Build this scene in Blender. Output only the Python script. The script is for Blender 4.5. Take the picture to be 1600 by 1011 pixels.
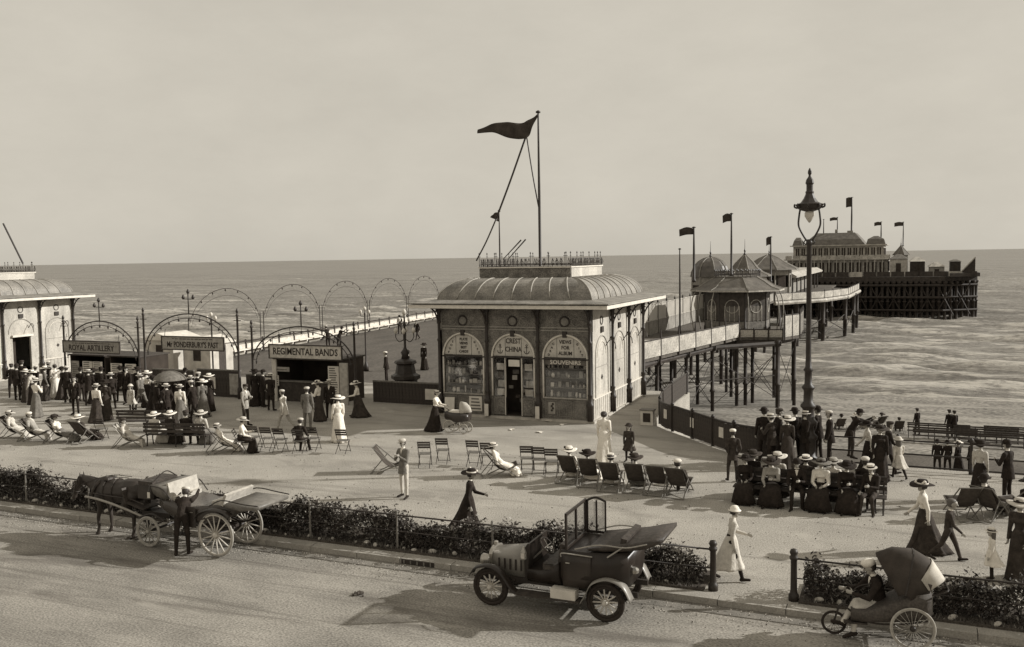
import bpy, math, random
import numpy as np
from mathutils import Vector, Matrix, Euler
R = math.radians
for o in list(bpy.data.objects): bpy.data.objects.remove(o)
scene = bpy.context.scene
col = scene.collection

# ---------------------------------------------------------------- camera
CAM_H = 6.8; FPX = 1430.0
YAW = R(23.3); PITCH = math.atan(104/1430.0); ROLL = R(0.95)
cam_d = bpy.data.cameras.new('camera'); cam = bpy.data.objects.new('camera', cam_d); col.objects.link(cam)
cam_d.sensor_fit = 'HORIZONTAL'; cam_d.sensor_width = 36.0; cam_d.lens = 36.0*FPX/1600.0
cam_d.clip_start = 0.2; cam_d.clip_end = 60000
_f = Vector((-math.sin(YAW)*math.cos(PITCH), math.cos(YAW)*math.cos(PITCH), -math.sin(PITCH)))
_r = Vector((math.cos(YAW), math.sin(YAW), 0)); _u = _r.cross(_f)
_c, _s = math.cos(ROLL), math.sin(ROLL)
_r2 = _r*_c - _u*_s; _u2 = _u*_c + _r*_s
cam.matrix_world = Matrix(((_r2.x, _u2.x, -_f.x, 0), (_r2.y, _u2.y, -_f.y, 0), (_r2.z, _u2.z, -_f.z, CAM_H), (0, 0, 0, 1)))
scene.camera = cam
def ground(px, py, z=0.0):
    """where the photograph's point (px, py) lies on the level z"""
    d = _f*FPX + _r2*(px-800) + _u2*(505.5-py)
    t = (z-CAM_H)/d.z
    return Vector((d.x*t, d.y*t, z))

# ---------------------------------------------------------------- sky and sun
SUN_DIR = Vector((0.89, 0.45, 0)).normalized(); SUN_EL = R(25)
def tint(v):
    e = math.exp(-v/0.05)
    return (v*(1.075+0.36*e), v*(1.0+0.02*e), v*(0.88-0.10*e), 1)
world = bpy.data.worlds.new('World'); scene.world = world; world.use_nodes = True
nt = world.node_tree; nt.nodes.clear()
w_out = nt.nodes.new('ShaderNodeOutputWorld'); w_bg = nt.nodes.new('ShaderNodeBackground')
sky = nt.nodes.new('ShaderNodeTexSky'); sky.sky_type = 'NISHITA'; sky.sun_disc = False
sky.sun_elevation = SUN_EL; sky.sun_rotation = math.atan2(SUN_DIR.x, SUN_DIR.y)
sky.air_density = 1.0; sky.dust_density = 2.5; sky.ozone_density = 1.0
bw = nt.nodes.new('ShaderNodeRGBToBW')
# milky even cloud veil over the sky, and the whole in sepia
pw = nt.nodes.new('ShaderNodeMath'); pw.operation = 'POWER'; pw.inputs[1].default_value = 0.06
mu = nt.nodes.new('ShaderNodeMath'); mu.operation = 'MULTIPLY'; mu.inputs[1].default_value = 5.25
tc = nt.nodes.new('ShaderNodeTexCoord'); mp = nt.nodes.new('ShaderNodeMapping'); mp.inputs['Scale'].default_value = (2.2, 2.2, 5)
ns = nt.nodes.new('ShaderNodeTexNoise'); ns.inputs['Scale'].default_value = 2.6; ns.inputs['Detail'].default_value = 9; ns.inputs['Roughness'].default_value = 0.62
mr = nt.nodes.new('ShaderNodeMapRange'); mr.inputs[1].default_value = 0.3; mr.inputs[2].default_value = 0.7; mr.inputs[3].default_value = 0.95; mr.inputs[4].default_value = 1.05
m2 = nt.nodes.new('ShaderNodeMath'); m2.operation = 'MULTIPLY'
tn = nt.nodes.new('ShaderNodeVectorMath'); tn.operation = 'SCALE'; tn.inputs[0].default_value = (1.07, 1.0, 0.86)
L = nt.links.new
L(sky.outputs[0], bw.inputs[0]); L(bw.outputs[0], pw.inputs[0]); L(pw.outputs[0], mu.inputs[0])
L(tc.outputs['Generated'], mp.inputs[0]); L(mp.outputs[0], ns.inputs['Vector']); L(ns.outputs['Fac'], mr.inputs[0])
L(mu.outputs[0], m2.inputs[0]); L(mr.outputs[0], m2.inputs[1]); L(m2.outputs[0], tn.inputs['Scale'])
L(tn.outputs[0], w_bg.inputs['Color']); w_bg.inputs['Strength'].default_value = 0.10
L(w_bg.outputs[0], w_out.inputs[0])
sun_d = bpy.data.lights.new('sun', 'SUN'); sun_d.energy = 5.0; sun_d.angle = R(0.6); sun_d.color = (1.0, 0.985, 0.94)
sun = bpy.data.objects.new('sun', sun_d); col.objects.link(sun)
sd = Vector((SUN_DIR.x*math.cos(SUN_EL), SUN_DIR.y*math.cos(SUN_EL), math.sin(SUN_EL)))
sun.rotation_euler = sd.to_track_quat('Z', 'Y').to_euler(); sun.location = sd*50
scene.view_settings.view_transform = 'Standard'; scene.view_settings.look = 'None'
scene.view_settings.exposure = 0.0; scene.view_settings.gamma = 1.0
scene.cycles.max_bounces = 6; scene.cycles.transparent_max_bounces = 8

# ---------------------------------------------------------------- materials
MATS = {}
def mat(name, v, rough=0.75, spec=0.3, var=0.25, scale=6.0, grain=0.12, gscale=90.0, bump=0.0, bscale=40.0, metal=0.0, stretch=(1, 1, 1), v2=None):
    """grey value v in sepia, mottled by two noises"""
    if name in MATS: return MATS[name]
    m = bpy.data.materials.new(name); m.use_nodes = True; t = m.node_tree; N = t.nodes; b = N['Principled BSDF']
    c = N.new('ShaderNodeTexCoord'); mp = N.new('ShaderNodeMapping'); mp.inputs['Scale'].default_value = stretch
    t.links.new(c.outputs['Object'], mp.inputs[0])
    n1 = N.new('ShaderNodeTexNoise'); n1.inputs['Scale'].default_value = scale; n1.inputs['Detail'].default_value = 5
    n2 = N.new('ShaderNodeTexNoise'); n2.inputs['Scale'].default_value = gscale; n2.inputs['Detail'].default_value = 2
    for n in (n1, n2): t.links.new(mp.outputs[0], n.inputs['Vector'])
    a1 = N.new('ShaderNodeMapRange'); a1.inputs[1].default_value = 0.28; a1.inputs[2].default_value = 0.72
    a1.inputs[3].default_value = 1-var; a1.inputs[4].default_value = 1+var
    a2 = N.new('ShaderNodeMapRange'); a2.inputs[1].default_value = 0.3; a2.inputs[2].default_value = 0.7
    a2.inputs[3].default_value = 1-grain; a2.inputs[4].default_value = 1+grain
    t.links.new(n1.outputs['Fac'], a1.inputs[0]); t.links.new(n2.outputs['Fac'], a2.inputs[0])
    mm = N.new('ShaderNodeMath'); mm.operation = 'MULTIPLY'
    t.links.new(a1.outputs[0], mm.inputs[0]); t.links.new(a2.outputs[0], mm.inputs[1])
    vs = N.new('ShaderNodeVectorMath'); vs.operation = 'SCALE'; vs.inputs[0].default_value = tint(v)[:3]
    t.links.new(mm.outputs[0], vs.inputs['Scale']); t.links.new(vs.outputs[0], b.inputs['Base Color'])
    b.inputs['Roughness'].default_value = rough; b.inputs['Metallic'].default_value = metal
    b.inputs['Specular IOR Level'].default_value = spec
    if bump:
        bn = N.new('ShaderNodeTexNoise'); bn.inputs['Scale'].default_value = bscale; bn.inputs['Detail'].default_value = 4
        t.links.new(mp.outputs[0], bn.inputs['Vector'])
        bp = N.new('ShaderNodeBump'); bp.inputs['Strength'].default_value = bump; bp.inputs['Distance'].default_value = 0.02
        t.links.new(bn.outputs['Fac'], bp.inputs['Height']); t.links.new(bp.outputs[0], b.inputs['Normal'])
    MATS[name] = m; return m
def glass_mat(name, v=0.5, alpha=0.25):
    if name in MATS: return MATS[name]
    m = bpy.data.materials.new(name); m.use_nodes = True; t = m.node_tree; N = t.nodes
    N.remove(N['Principled BSDF']); o = N['Material Output']
    g = N.new('ShaderNodeBsdfGlossy'); g.inputs['Roughness'].default_value = 0.05; g.inputs['Color'].default_value = (.85, .85, .85, 1)
    tr = N.new('ShaderNodeBsdfTransparent'); tr.inputs['Color'].default_value = (.95, .95, .95, 1)
    mx = N.new('ShaderNodeMixShader'); mx.inputs[0].default_value = alpha
    t.links.new(tr.outputs[0], mx.inputs[1]); t.links.new(g.outputs[0], mx.inputs[2]); t.links.new(mx.outputs[0], o.inputs[0])
    MATS[name] = m; return m

black_iron = mat('black_iron', 0.024, 0.5, 0.4, 0.3, 9)
dark_paint = mat('dark_paint', 0.03, 0.35, 0.5, 0.25, 5)
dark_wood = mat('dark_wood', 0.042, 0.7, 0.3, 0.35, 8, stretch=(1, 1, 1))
mid_wood = mat('mid_wood', 0.16, 0.7, 0.3, 0.3, 8)
pale_paint = mat('pale_paint', 0.58, 0.6, 0.3, 0.14, 3, 0.08)
white_paint = mat('white_paint', 0.72, 0.55, 0.3, 0.1, 3, 0.06)
grey_paint = mat('grey_paint', 0.28, 0.6, 0.3, 0.2, 4)
stone_pale = mat('stone_pale', 0.42, 0.85, 0.2, 0.22, 3, 0.18, 60, 0.4, 30)
skin = mat('skin', 0.34, 0.6, 0.3, 0.06, 10, 0.03)
hair_dark = mat('hair_dark', 0.035, 0.6, 0.4, 0.3, 30)
hair_brown = mat('hair_brown', 0.09, 0.6, 0.4, 0.3, 30)
eye_dark = mat('eye_dark', 0.03, 0.4, 0.4, 0.05)
cloth_black = mat('cloth_black', 0.022, 0.9, 0.15, 0.35, 9, 0.2, 60, 0.9, 11)
cloth_dark = mat('cloth_dark', 0.042, 0.9, 0.15, 0.35, 9, 0.2, 60, 0.9, 11)
cloth_grey = mat('cloth_grey', 0.15, 0.9, 0.15, 0.25, 9, 0.2, 60, 0.9, 11)
cloth_mid = mat('cloth_mid', 0.3, 0.9, 0.15, 0.2, 9, 0.15, 60, 0.9, 11)
cloth_pale = mat('cloth_pale', 0.5, 0.9, 0.15, 0.16, 9, 0.1, 60, 0.9, 11)
cloth_white = mat('cloth_white', 0.7, 0.9, 0.15, 0.12, 9, 0.08, 60, 0.9, 11)
straw = mat('straw', 0.6, 0.8, 0.2, 0.15, 25)
canvas = mat('canvas', 0.06, 0.95, 0.1, 0.25, 9)
canvas_pale = mat('canvas_pale', 0.4, 0.95, 0.1, 0.2, 9)

# ---------------------------------------------------------------- mesh building
class MB:
    def __init__(s): s.v = []; s.f = []; s.m = []; s.cur = 0
    def add(s, vs, fs):
        o = len(s.v); s.v += [tuple(v) for v in vs]; s.f += [tuple(i+o for i in f) for f in fs]; s.m += [s.cur]*len(fs); return s
    def box(s, c, d, rot=None, taper=1.0):
        x, y, z = d[0]/2, d[1]/2, d[2]/2
        vs = [Vector(p) for p in ((-x, -y, -z), (x, -y, -z), (x, y, -z), (-x, y, -z), (-x*taper, -y*taper, z), (x*taper, -y*taper, z), (x*taper, y*taper, z), (-x*taper, y*taper, z))]
        if rot is not None:
            e = Euler(rot).to_matrix(); vs = [e @ v for v in vs]
        c = Vector(c)
        return s.add([v+c for v in vs], [(0, 3, 2, 1), (4, 5, 6, 7), (0, 1, 5, 4), (1, 2, 6, 5), (2, 3, 7, 6), (3, 0, 4, 7)])
    def b2(s, p0, p1):
        return s.box([(a+b)/2 for a, b in zip(p0, p1)], [abs(b-a) for a, b in zip(p0, p1)])
    def tube(s, pts, r, n=8, close=True, flat=1.0):
        pts = [Vector(p) for p in pts]; k = len(pts); rs = r if isinstance(r, (list, tuple)) else [r]*k
        t0 = (pts[1]-pts[0]).normalized(); ref = Vector((0, 0, 1)) if abs(t0.z) < 0.9 else Vector((1, 0, 0))
        a = t0.cross(ref).normalized(); vs = []; fs = []
        for i, p in enumerate(pts):
            t = ((pts[min(i+1, k-1)]-p).normalized() + (p-pts[max(i-1, 0)]).normalized())
            t = t.normalized() if t.length > 1e-6 else t0
            a = (a - t*a.dot(t)).normalized(); b = t.cross(a)
            for j in range(n):
                th = 2*math.pi*j/n; vs.append(p + (a*math.cos(th) + b*math.sin(th)*flat)*rs[i])
        for i in range(k-1):
            for j in range(n): fs.append((i*n+j, i*n+(j+1) % n, (i+1)*n+(j+1) % n, (i+1)*n+j))
        if close: fs += [tuple(range(n-1, -1, -1)), tuple(range((k-1)*n, k*n))]
        return s.add(vs, fs)
    def ring(s, c, axis, rad, r, n=24, m=6, a0=0, a1=2*math.pi):
        axis = Vector(axis).normalized(); ref = Vector((0, 0, 1)) if abs(axis.z) < .9 else Vector((1, 0, 0))
        a = axis.cross(ref).normalized(); b = axis.cross(a); c = Vector(c); full = abs(a1-a0-2*math.pi) < 1e-6
        k = n if full else n+1; vs = []; fs = []
        for i in range(k):
            th = a0+(a1-a0)*i/n; d = a*math.cos(th)+b*math.sin(th)
            for j in range(m):
                ph = 2*math.pi*j/m; vs.append(c + d*(rad+r*math.cos(ph)) + axis*r*math.sin(ph))
        for i in range(n):
            i2 = (i+1) % k
            for j in range(m): fs.append((i*m+j, i*m+(j+1) % m, i2*m+(j+1) % m, i2*m+j))
        return s.add(vs, fs)
    def lathe(s, prof, n=16, c=(0, 0, 0), sq=1.0, a0=0.0):
        vs = []; fs = []; k = len(prof)
        for r, z in prof:
            for j in range(n):
                th = a0+2*math.pi*j/n; vs.append((c[0]+r*math.cos(th), c[1]+r*math.sin(th)*sq, c[2]+z))
        for i in range(k-1):
            for j in range(n): fs.append((i*n+j, i*n+(j+1) % n, (i+1)*n+(j+1) % n, (i+1)*n+j))
        fs += [tuple(range(n-1, -1, -1)), tuple(range((k-1)*n, k*n))]
        return s.add(vs, fs)
    def loft(s, rings, cap=True):
        n = len(rings[0]); vs = [p for r in rings for p in r]; fs = []
        for i in range(len(rings)-1):
            for j in range(n): fs.append((i*n+j, i*n+(j+1) % n, (i+1)*n+(j+1) % n, (i+1)*n+j))
        if cap: fs += [tuple(range(n-1, -1, -1)), tuple(range((len(rings)-1)*n, len(rings)*n))]
        return s.add(vs, fs)
    def sheet(s, rows, th=0.0):
        """grid of points; th > 0 gives it thickness along its own normals"""
        h, w = len(rows), len(rows[0]); P = [[Vector(p) for p in r] for r in rows]
        vs = [p for r in P for p in r]; fs = [(i*w+j, i*w+j+1, (i+1)*w+j+1, (i+1)*w+j) for i in range(h-1) for j in range(w-1)]
        if th:
            back = []
            for i in range(h):
                for j in range(w):
                    du = P[i][min(j+1, w-1)]-P[i][max(j-1, 0)]; dv = P[min(i+1, h-1)][j]-P[max(i-1, 0)][j]
                    back.append(P[i][j]-du.cross(dv).normalized()*th)
            o = h*w; vs += back; fs += [tuple(o+q for q in reversed(f)) for f in fs]
            per = [j for j in range(w)]+[i*w+w-1 for i in range(1, h)]+[(h-1)*w+j for j in range(w-2, -1, -1)]+[i*w for i in range(h-2, 0, -1)]
            for a, b in zip(per, per[1:]+per[:1]): fs.append((b, a, a+o, b+o))
        return s.add(vs, fs)
    def prism(s, poly, z0, z1):
        n = len(poly); vs = [(x, y, z0) for x, y in poly]+[(x, y, z1) for x, y in poly]
        return s.add(vs, [tuple(range(n-1, -1, -1)), tuple(range(n, 2*n))]+[(i, (i+1) % n, n+(i+1) % n, n+i) for i in range(n)])
    def slab(s, poly, y0, y1):
        """polygon in x,z pulled through y"""
        n = len(poly); vs = [(x, y0, z) for x, z in poly]+[(x, y1, z) for x, z in poly]
        return s.add(vs, [tuple(range(n)), tuple(range(2*n-1, n-1, -1))]+[((i+1) % n, i, n+i, n+(i+1) % n) for i in range(n)])
    def mesh(s, name, smooth=False):
        me = bpy.data.meshes.new(name); me.from_pydata(s.v, [], s.f)
        if any(s.m): me.polygons.foreach_set('material_index', s.m)
        if smooth: me.polygons.foreach_set('use_smooth', [True]*len(me.polygons))
        me.update(); return me
    def build(s, name, m, parent=None, smooth=False, loc=None, rot=None):
        return link(name, s.mesh(name, smooth), m, parent, loc, rot)
def link(name, me, m, parent=None, loc=None, rot=None):
    o = bpy.data.objects.new(name, me); col.objects.link(o)
    if m is not None and len(me.materials) == 0:
        for x in (m if isinstance(m, (list, tuple)) else [m]): me.materials.append(x)
    if parent is not None: o.parent = parent
    if loc is not None: o.location = loc
    if rot is not None: o.rotation_euler = rot
    return o
def empty(name, loc=(0, 0, 0), rz=0.0):
    o = bpy.data.objects.new(name, None); col.objects.link(o); o.location = loc; o.rotation_euler = (0, 0, rz); o.empty_display_size = 0.2; return o
def tag(o, label, cat, group=None):
    o['label'] = label; o['category'] = cat
    if group: o['group'] = group
    return o
def structure(o): o['kind'] = 'structure'; return o
def stuff(o): o['kind'] = 'stuff'; return o
kids = {}
def copy_tree(o, parent=None):
    c = o.copy(); col.objects.link(c); c.parent = parent
    for ch in o.children: copy_tree(ch, c)
    return c
def bez(pts, n=10):
    """smooth curve through points (Catmull-Rom)"""
    P = [Vector(p) for p in pts]; P = [P[0]*2-P[1]]+P+[P[-1]*2-P[-2]]; out = []
    for i in range(1, len(P)-2):
        for k in range(n):
            t = k/n; a, b, c, d = P[i-1], P[i], P[i+1], P[i+2]
            out.append(0.5*((2*b)+(c-a)*t+(2*a-5*b+4*c-d)*t*t+(3*b-a-3*c+d)*t**3))
    return out+[P[-2]]
def text(body, name, m, parent, loc, rot, size, xs=1.0, depth=0.012, align='CENTER', bold=0.0):
    cu = bpy.data.curves.new('lettering', 'FONT'); cu.body = body; cu.size = size; cu.align_x = align; cu.align_y = 'CENTER'; cu.extrude = depth/2; cu.offset = bold; cu.resolution_u = 2
    o = bpy.data.objects.new('lettering', cu); col.objects.link(o)
    dg = bpy.context.evaluated_depsgraph_get(); me = bpy.data.meshes.new_from_object(o.evaluated_get(dg)); bpy.data.objects.remove(o); bpy.data.curves.remove(cu)
    q = link(name, me, None, parent, loc, rot); me.materials.clear(); me.materials.append(m); q.scale = (xs, 1, 1); return q
# ================================================================ the setting
rnd = random.Random(7)
def ground_mat(name, v, var, scale, grain, gscale, patches=0.0, stretch=(1, 1, 1), bump=0.3, tracks=False):
    m = mat(name, v, 0.95, 0.1, var, scale, grain, gscale, bump, 60, stretch=stretch)
    return m
promenade_m = ground_mat('promenade_gravel', 0.32, 0.14, 0.5, 0.45, 30)
road_m = ground_mat('macadam', 0.25, 0.22, 0.8, 0.45, 34, stretch=(0.6, 1, 1))
# road wear: streaked wheel tracks and scuffs
def add_scuffs(m, v, amount, sx, sy, lo, hi):
    t = m.node_tree; N = t.nodes; b = N['Principled BSDF']
    src = b.inputs['Base Color'].links[0].from_socket
    c = N.new('ShaderNodeTexCoord'); mp = N.new('ShaderNodeMapping'); mp.inputs['Scale'].default_value = (sx, sy, 1); mp.inputs['Rotation'].default_value = (0, 0, 0.12)
    n = N.new('ShaderNodeTexNoise'); n.inputs['Scale'].default_value = 1; n.inputs['Detail'].default_value = 7; n.inputs['Roughness'].default_value = 0.65; n.inputs['Distortion'].default_value = 0.6
    r = N.new('ShaderNodeMapRange'); r.inputs[1].default_value = lo; r.inputs[2].default_value = hi; r.inputs[3].default_value = 0; r.inputs[4].default_value = amount
    mx = N.new('ShaderNodeMix'); mx.data_type = 'RGBA'; mx.inputs[7].default_value = tint(v)
    t.links.new(c.outputs['Object'], mp.inputs[0]); t.links.new(mp.outputs[0], n.inputs['Vector']); t.links.new(n.outputs['Fac'], r.inputs[0])
    t.links.new(r.outputs[0], mx.inputs[0]); t.links.new(src, mx.inputs[6]); t.links.new(mx.outputs[2], b.inputs['Base Color'])
add_scuffs(road_m, 0.10, 0.7, 0.22, 0.9, 0.52, 0.66)
add_scuffs(road_m, 0.36, 0.55, 0.5, 2.2, 0.54, 0.7)
add_scuffs(promenade_m, 0.15, 0.55, 0.3, 0.6, 0.52, 0.70)
add_scuffs(promenade_m, 0.42, 0.5, 0.9, 1.1, 0.54, 0.68)
add_scuffs(promenade_m, 0.12, 0.45, 0.06, 1.3, 0.56, 0.66)
add_scuffs(road_m, 0.12, 0.6, 0.035, 2.6, 0.53, 0.64)
deck_m = mat('deck_boards', 0.09, 0.85, 0.2, 0.2, 0.8, 0.3, 9, stretch=(1, 0.3, 1))
soil_m = mat('soil', 0.07, 0.95, 0.1, 0.35, 4, 0.3, 30, 0.6, 25)
kerb_m = mat('kerb_granite', 0.30, 0.85, 0.2, 0.2, 2.5, 0.2, 40, 0.3, 40)
shingle_m = mat('shingle', 0.2, 0.95, 0.1, 0.25, 0.25, 0.5, 3.2, 0.8, 8)
add_scuffs(shingle_m, 0.34, 0.6, 0.03, 0.35, 0.5, 0.66)
wall_m = mat('sea_wall', 0.2, 0.9, 0.2, 0.3, 1.2, 0.2, 30, 0.4, 12)

KY = 17.7      # kerb line
ROAD_Z = -0.12
structure(MB().add([(-700, -300, ROAD_Z), (700, -300, ROAD_Z), (700, KY+0.1, ROAD_Z), (-700, KY+0.1, ROAD_Z)], [(0, 1, 2, 3)]).build('road', road_m))
# promenade, with the curved seaward edge beside the pier
EDGE = [(700, 31.0), (60, 31.0), (0, 30.9), (-3.4, 30.9), (-4.6, 31.0), (-5.7, 31.6), (-6.8, 32.8), (-8.0, 34.1), (-9.0, 35.3), (-9.6, 37.6), (-9.7, 44.5)]
poly = [(-700, KY+0.28), (700, KY+0.28)]+EDGE+[(-14.5, 44.5), (-14.5, 43.0), (-49.5, 43.0), (-58, 43), (-58, 37), (-700, 37)]
structure(MB().prism(poly, -6.5, 0.0).build('promenade', [promenade_m]))
# strip of gutter setts in front of the kerb, slightly darker
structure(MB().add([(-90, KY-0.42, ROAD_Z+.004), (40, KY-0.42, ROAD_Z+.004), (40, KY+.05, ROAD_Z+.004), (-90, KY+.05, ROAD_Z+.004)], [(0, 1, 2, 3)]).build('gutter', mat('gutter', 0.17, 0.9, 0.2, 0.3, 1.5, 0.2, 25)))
kerb = structure(empty('kerb', (0, KY, 0)))
ks = []
for L_ in (1.15, 1.3, 0.98):
    b = MB(); b.box((0, 0.14, -0.07), (L_-0.016, 0.3, 0.15)); me = b.mesh('kerb_stone'); me.materials.append(kerb_m); ks.append((L_, me))
x = -34.0
while x < 9:
    L_, me = rnd.choice(ks)
    o = link('kerb_stone', me, None, kerb, (x+L_/2, rnd.uniform(-.008, .008), rnd.uniform(-.006, .012)), (rnd.uniform(-.012, .012), 0, rnd.uniform(-.004, .004))); x += L_
structure(MB().b2((-700, KY, -0.14), (-34, KY+.28, 0.004)).build('kerb_run', kerb_m)); structure(MB().b2((x, KY, -0.14), (700, KY+.28, 0.004)).build('kerb_run', kerb_m))
gx = ground(662, 874, -.06).x
g = tag(empty('drain_inlet', (gx, KY-.012, -.06)), 'dark iron drain mouth let into the kerb', 'drain')
MB().b2((-.42, -.008, -.05), (.42, .01, .05)).build('drain_frame', black_iron, g); 
for i in range(5): MB().b2((-.36+i*.17, -.02, -.04), (-.33+i*.17, -.01, .04)).build('bar', mid_wood, g)

# beach and lower walk beyond the sea wall
def beach():
    ys = [28, 34, 40, 46, 52, 56, 60, 64, 68, 72, 76, 80, 84, 88, 92, 96, 100, 110]; zs = []
    b = MB(); rows = []
    xs = [-700, -300, -150, -100, -80, -60, -50, -40, -35, -30, -25, -20, -15, -10, -5, 0, 5, 10, 15, 20, 30, 50, 80, 150, 300, 700]
    for y in ys:
        r = []
        for x in xs:
            z = -5.0 if y < 66 else -5.0-(y-66)*0.075-0.12*math.sin(y*0.8+x*.05)
            r.append((x, y, z+(.06*math.sin(x*.7)*math.sin(y*.9) if y > 60 else 0)))
        rows.append(r)
    structure(b.sheet(rows).build('beach', shingle_m, smooth=True))
beach()
structure(MB().add([(-700, 31.2, -4.98), (700, 31.2, -4.98), (700, 57, -4.98), (-700, 57, -4.98)], [(0, 1, 2, 3)]).build('lower_walk', mat('lower_walk', 0.10, 0.95, 0.1, 0.25, 0.5, 0.3, 8)))

# ---------------------------------------------------------------- sea
def sea_mat():
    m = bpy.data.materials.new('sea_water'); m.use_nodes = True; t = m.node_tree; N = t.nodes; b = N['Principled BSDF']; Lk = t.links.new
    c = N.new('ShaderNodeTexCoord')
    def noise(sx, sy, sc, det, ro=0.6, dist=0.0):
        mp = N.new('ShaderNodeMapping'); mp.inputs['Scale'].default_value = (sx, sy, 1); Lk(c.outputs['Object'], mp.inputs[0])
        n = N.new('ShaderNodeTexNoise'); n.inputs['Scale'].default_value = sc; n.inputs['Detail'].default_value = det; n.inputs['Roughness'].default_value = ro; n.inputs['Distortion'].default_value = dist
        Lk(mp.outputs[0], n.inputs['Vector']); return n
    def rng(src, a, b_, lo, hi):
        r = N.new('ShaderNodeMapRange'); r.inputs[1].default_value = a; r.inputs[2].default_value = b_; r.inputs[3].default_value = lo; r.inputs[4].default_value = hi
        Lk(src, r.inputs[0]); return r.outputs[0]
    n_long = noise(0.08, 0.55, 1.0, 7, 0.68, 0.4); n_fine = noise(0.55, 1.7, 1.0, 7, 0.78); n_speck = noise(1.0, 1.6, 1.2, 4, 0.75)
    sep = N.new('ShaderNodeSeparateXYZ'); Lk(c.outputs['Object'], sep.inputs[0])
    near = rng(sep.outputs['Y'], 90, 300, 1.0, 0.0)
    # foam: long streaks, thick near the shore, broken by fine noise
    thr = N.new('ShaderNodeMath'); thr.operation = 'MULTIPLY_ADD'; thr.inputs[1].default_value = 0.13; Lk(near, thr.inputs[0])
    Lk(n_long.outputs['Fac'], thr.inputs[2])
    f1 = rng(thr.outputs[0], 0.62, 0.68, 0.0, 1.0)
    f2 = rng(n_fine.outputs['Fac'], 0.40, 0.54, 0.12, 1.0)
    att = N.new('ShaderNodeAttribute'); att.attribute_name = 'foam'; mxf = N.new('ShaderNodeMath'); mxf.operation = 'MAXIMUM'; Lk(rng(att.outputs['Fac'], 0.12, 0.5, 0, 1), mxf.inputs[0]); Lk(f1, mxf.inputs[1])
    fm = N.new('ShaderNodeMath'); fm.operation = 'MULTIPLY'; Lk(mxf.outputs[0], fm.inputs[0]); Lk(f2, fm.inputs[1])
    base = N.new('ShaderNodeMix'); base.data_type = 'RGBA'; base.inputs[6].default_value = tint(0.13); base.inputs[7].default_value = tint(0.30)
    n_far = noise(0.006, 0.035, 1.0, 8, 0.8, 0.3); av = N.new('ShaderNodeMath'); av.operation = 'MULTIPLY_ADD'; av.inputs[1].default_value = 0.5; hf = N.new('ShaderNodeMath'); hf.operation = 'MULTIPLY'; hf.inputs[1].default_value = 0.5
    Lk(n_far.outputs['Fac'], hf.inputs[0]); Lk(n_fine.outputs['Fac'], av.inputs[0]); Lk(hf.outputs[0], av.inputs[2]); Lk(rng(av.outputs[0], 0.40, 0.60, 0, 1), base.inputs[0])
    sp = N.new('ShaderNodeMix'); sp.data_type = 'RGBA'; sp.blend_type = 'MULTIPLY'; sp.inputs[0].default_value = 0.6
    Lk(base.outputs[2], sp.inputs[6]); cmb = N.new('ShaderNodeCombineColor'); q = rng(n_speck.outputs['Fac'], 0.35, 0.65, 0.45, 1.3)
    for i in range(3): Lk(q, cmb.inputs[i])
    Lk(cmb.outputs[0], sp.inputs[7])
    mx = N.new('ShaderNodeMix'); mx.data_type = 'RGBA'; mx.inputs[7].default_value = tint(0.46)
    Lk(fm.outputs[0], mx.inputs[0]); Lk(sp.outputs[2], mx.inputs[6]); Lk(mx.outputs[2], b.inputs['Base Color'])
    b.inputs['Roughness'].default_value = 0.55; b.inputs['Specular IOR Level'].default_value = 0.25
    bp = N.new('ShaderNodeBump'); bp.inputs['Strength'].default_value = 0.6; bp.inputs['Distance'].default_value = 0.35
    Lk(n_fine.outputs['Fac'], bp.inputs['Height']); Lk(bp.outputs[0], b.inputs['Normal'])
    return m
sea_m = sea_mat(); SEA = -7.0
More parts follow.
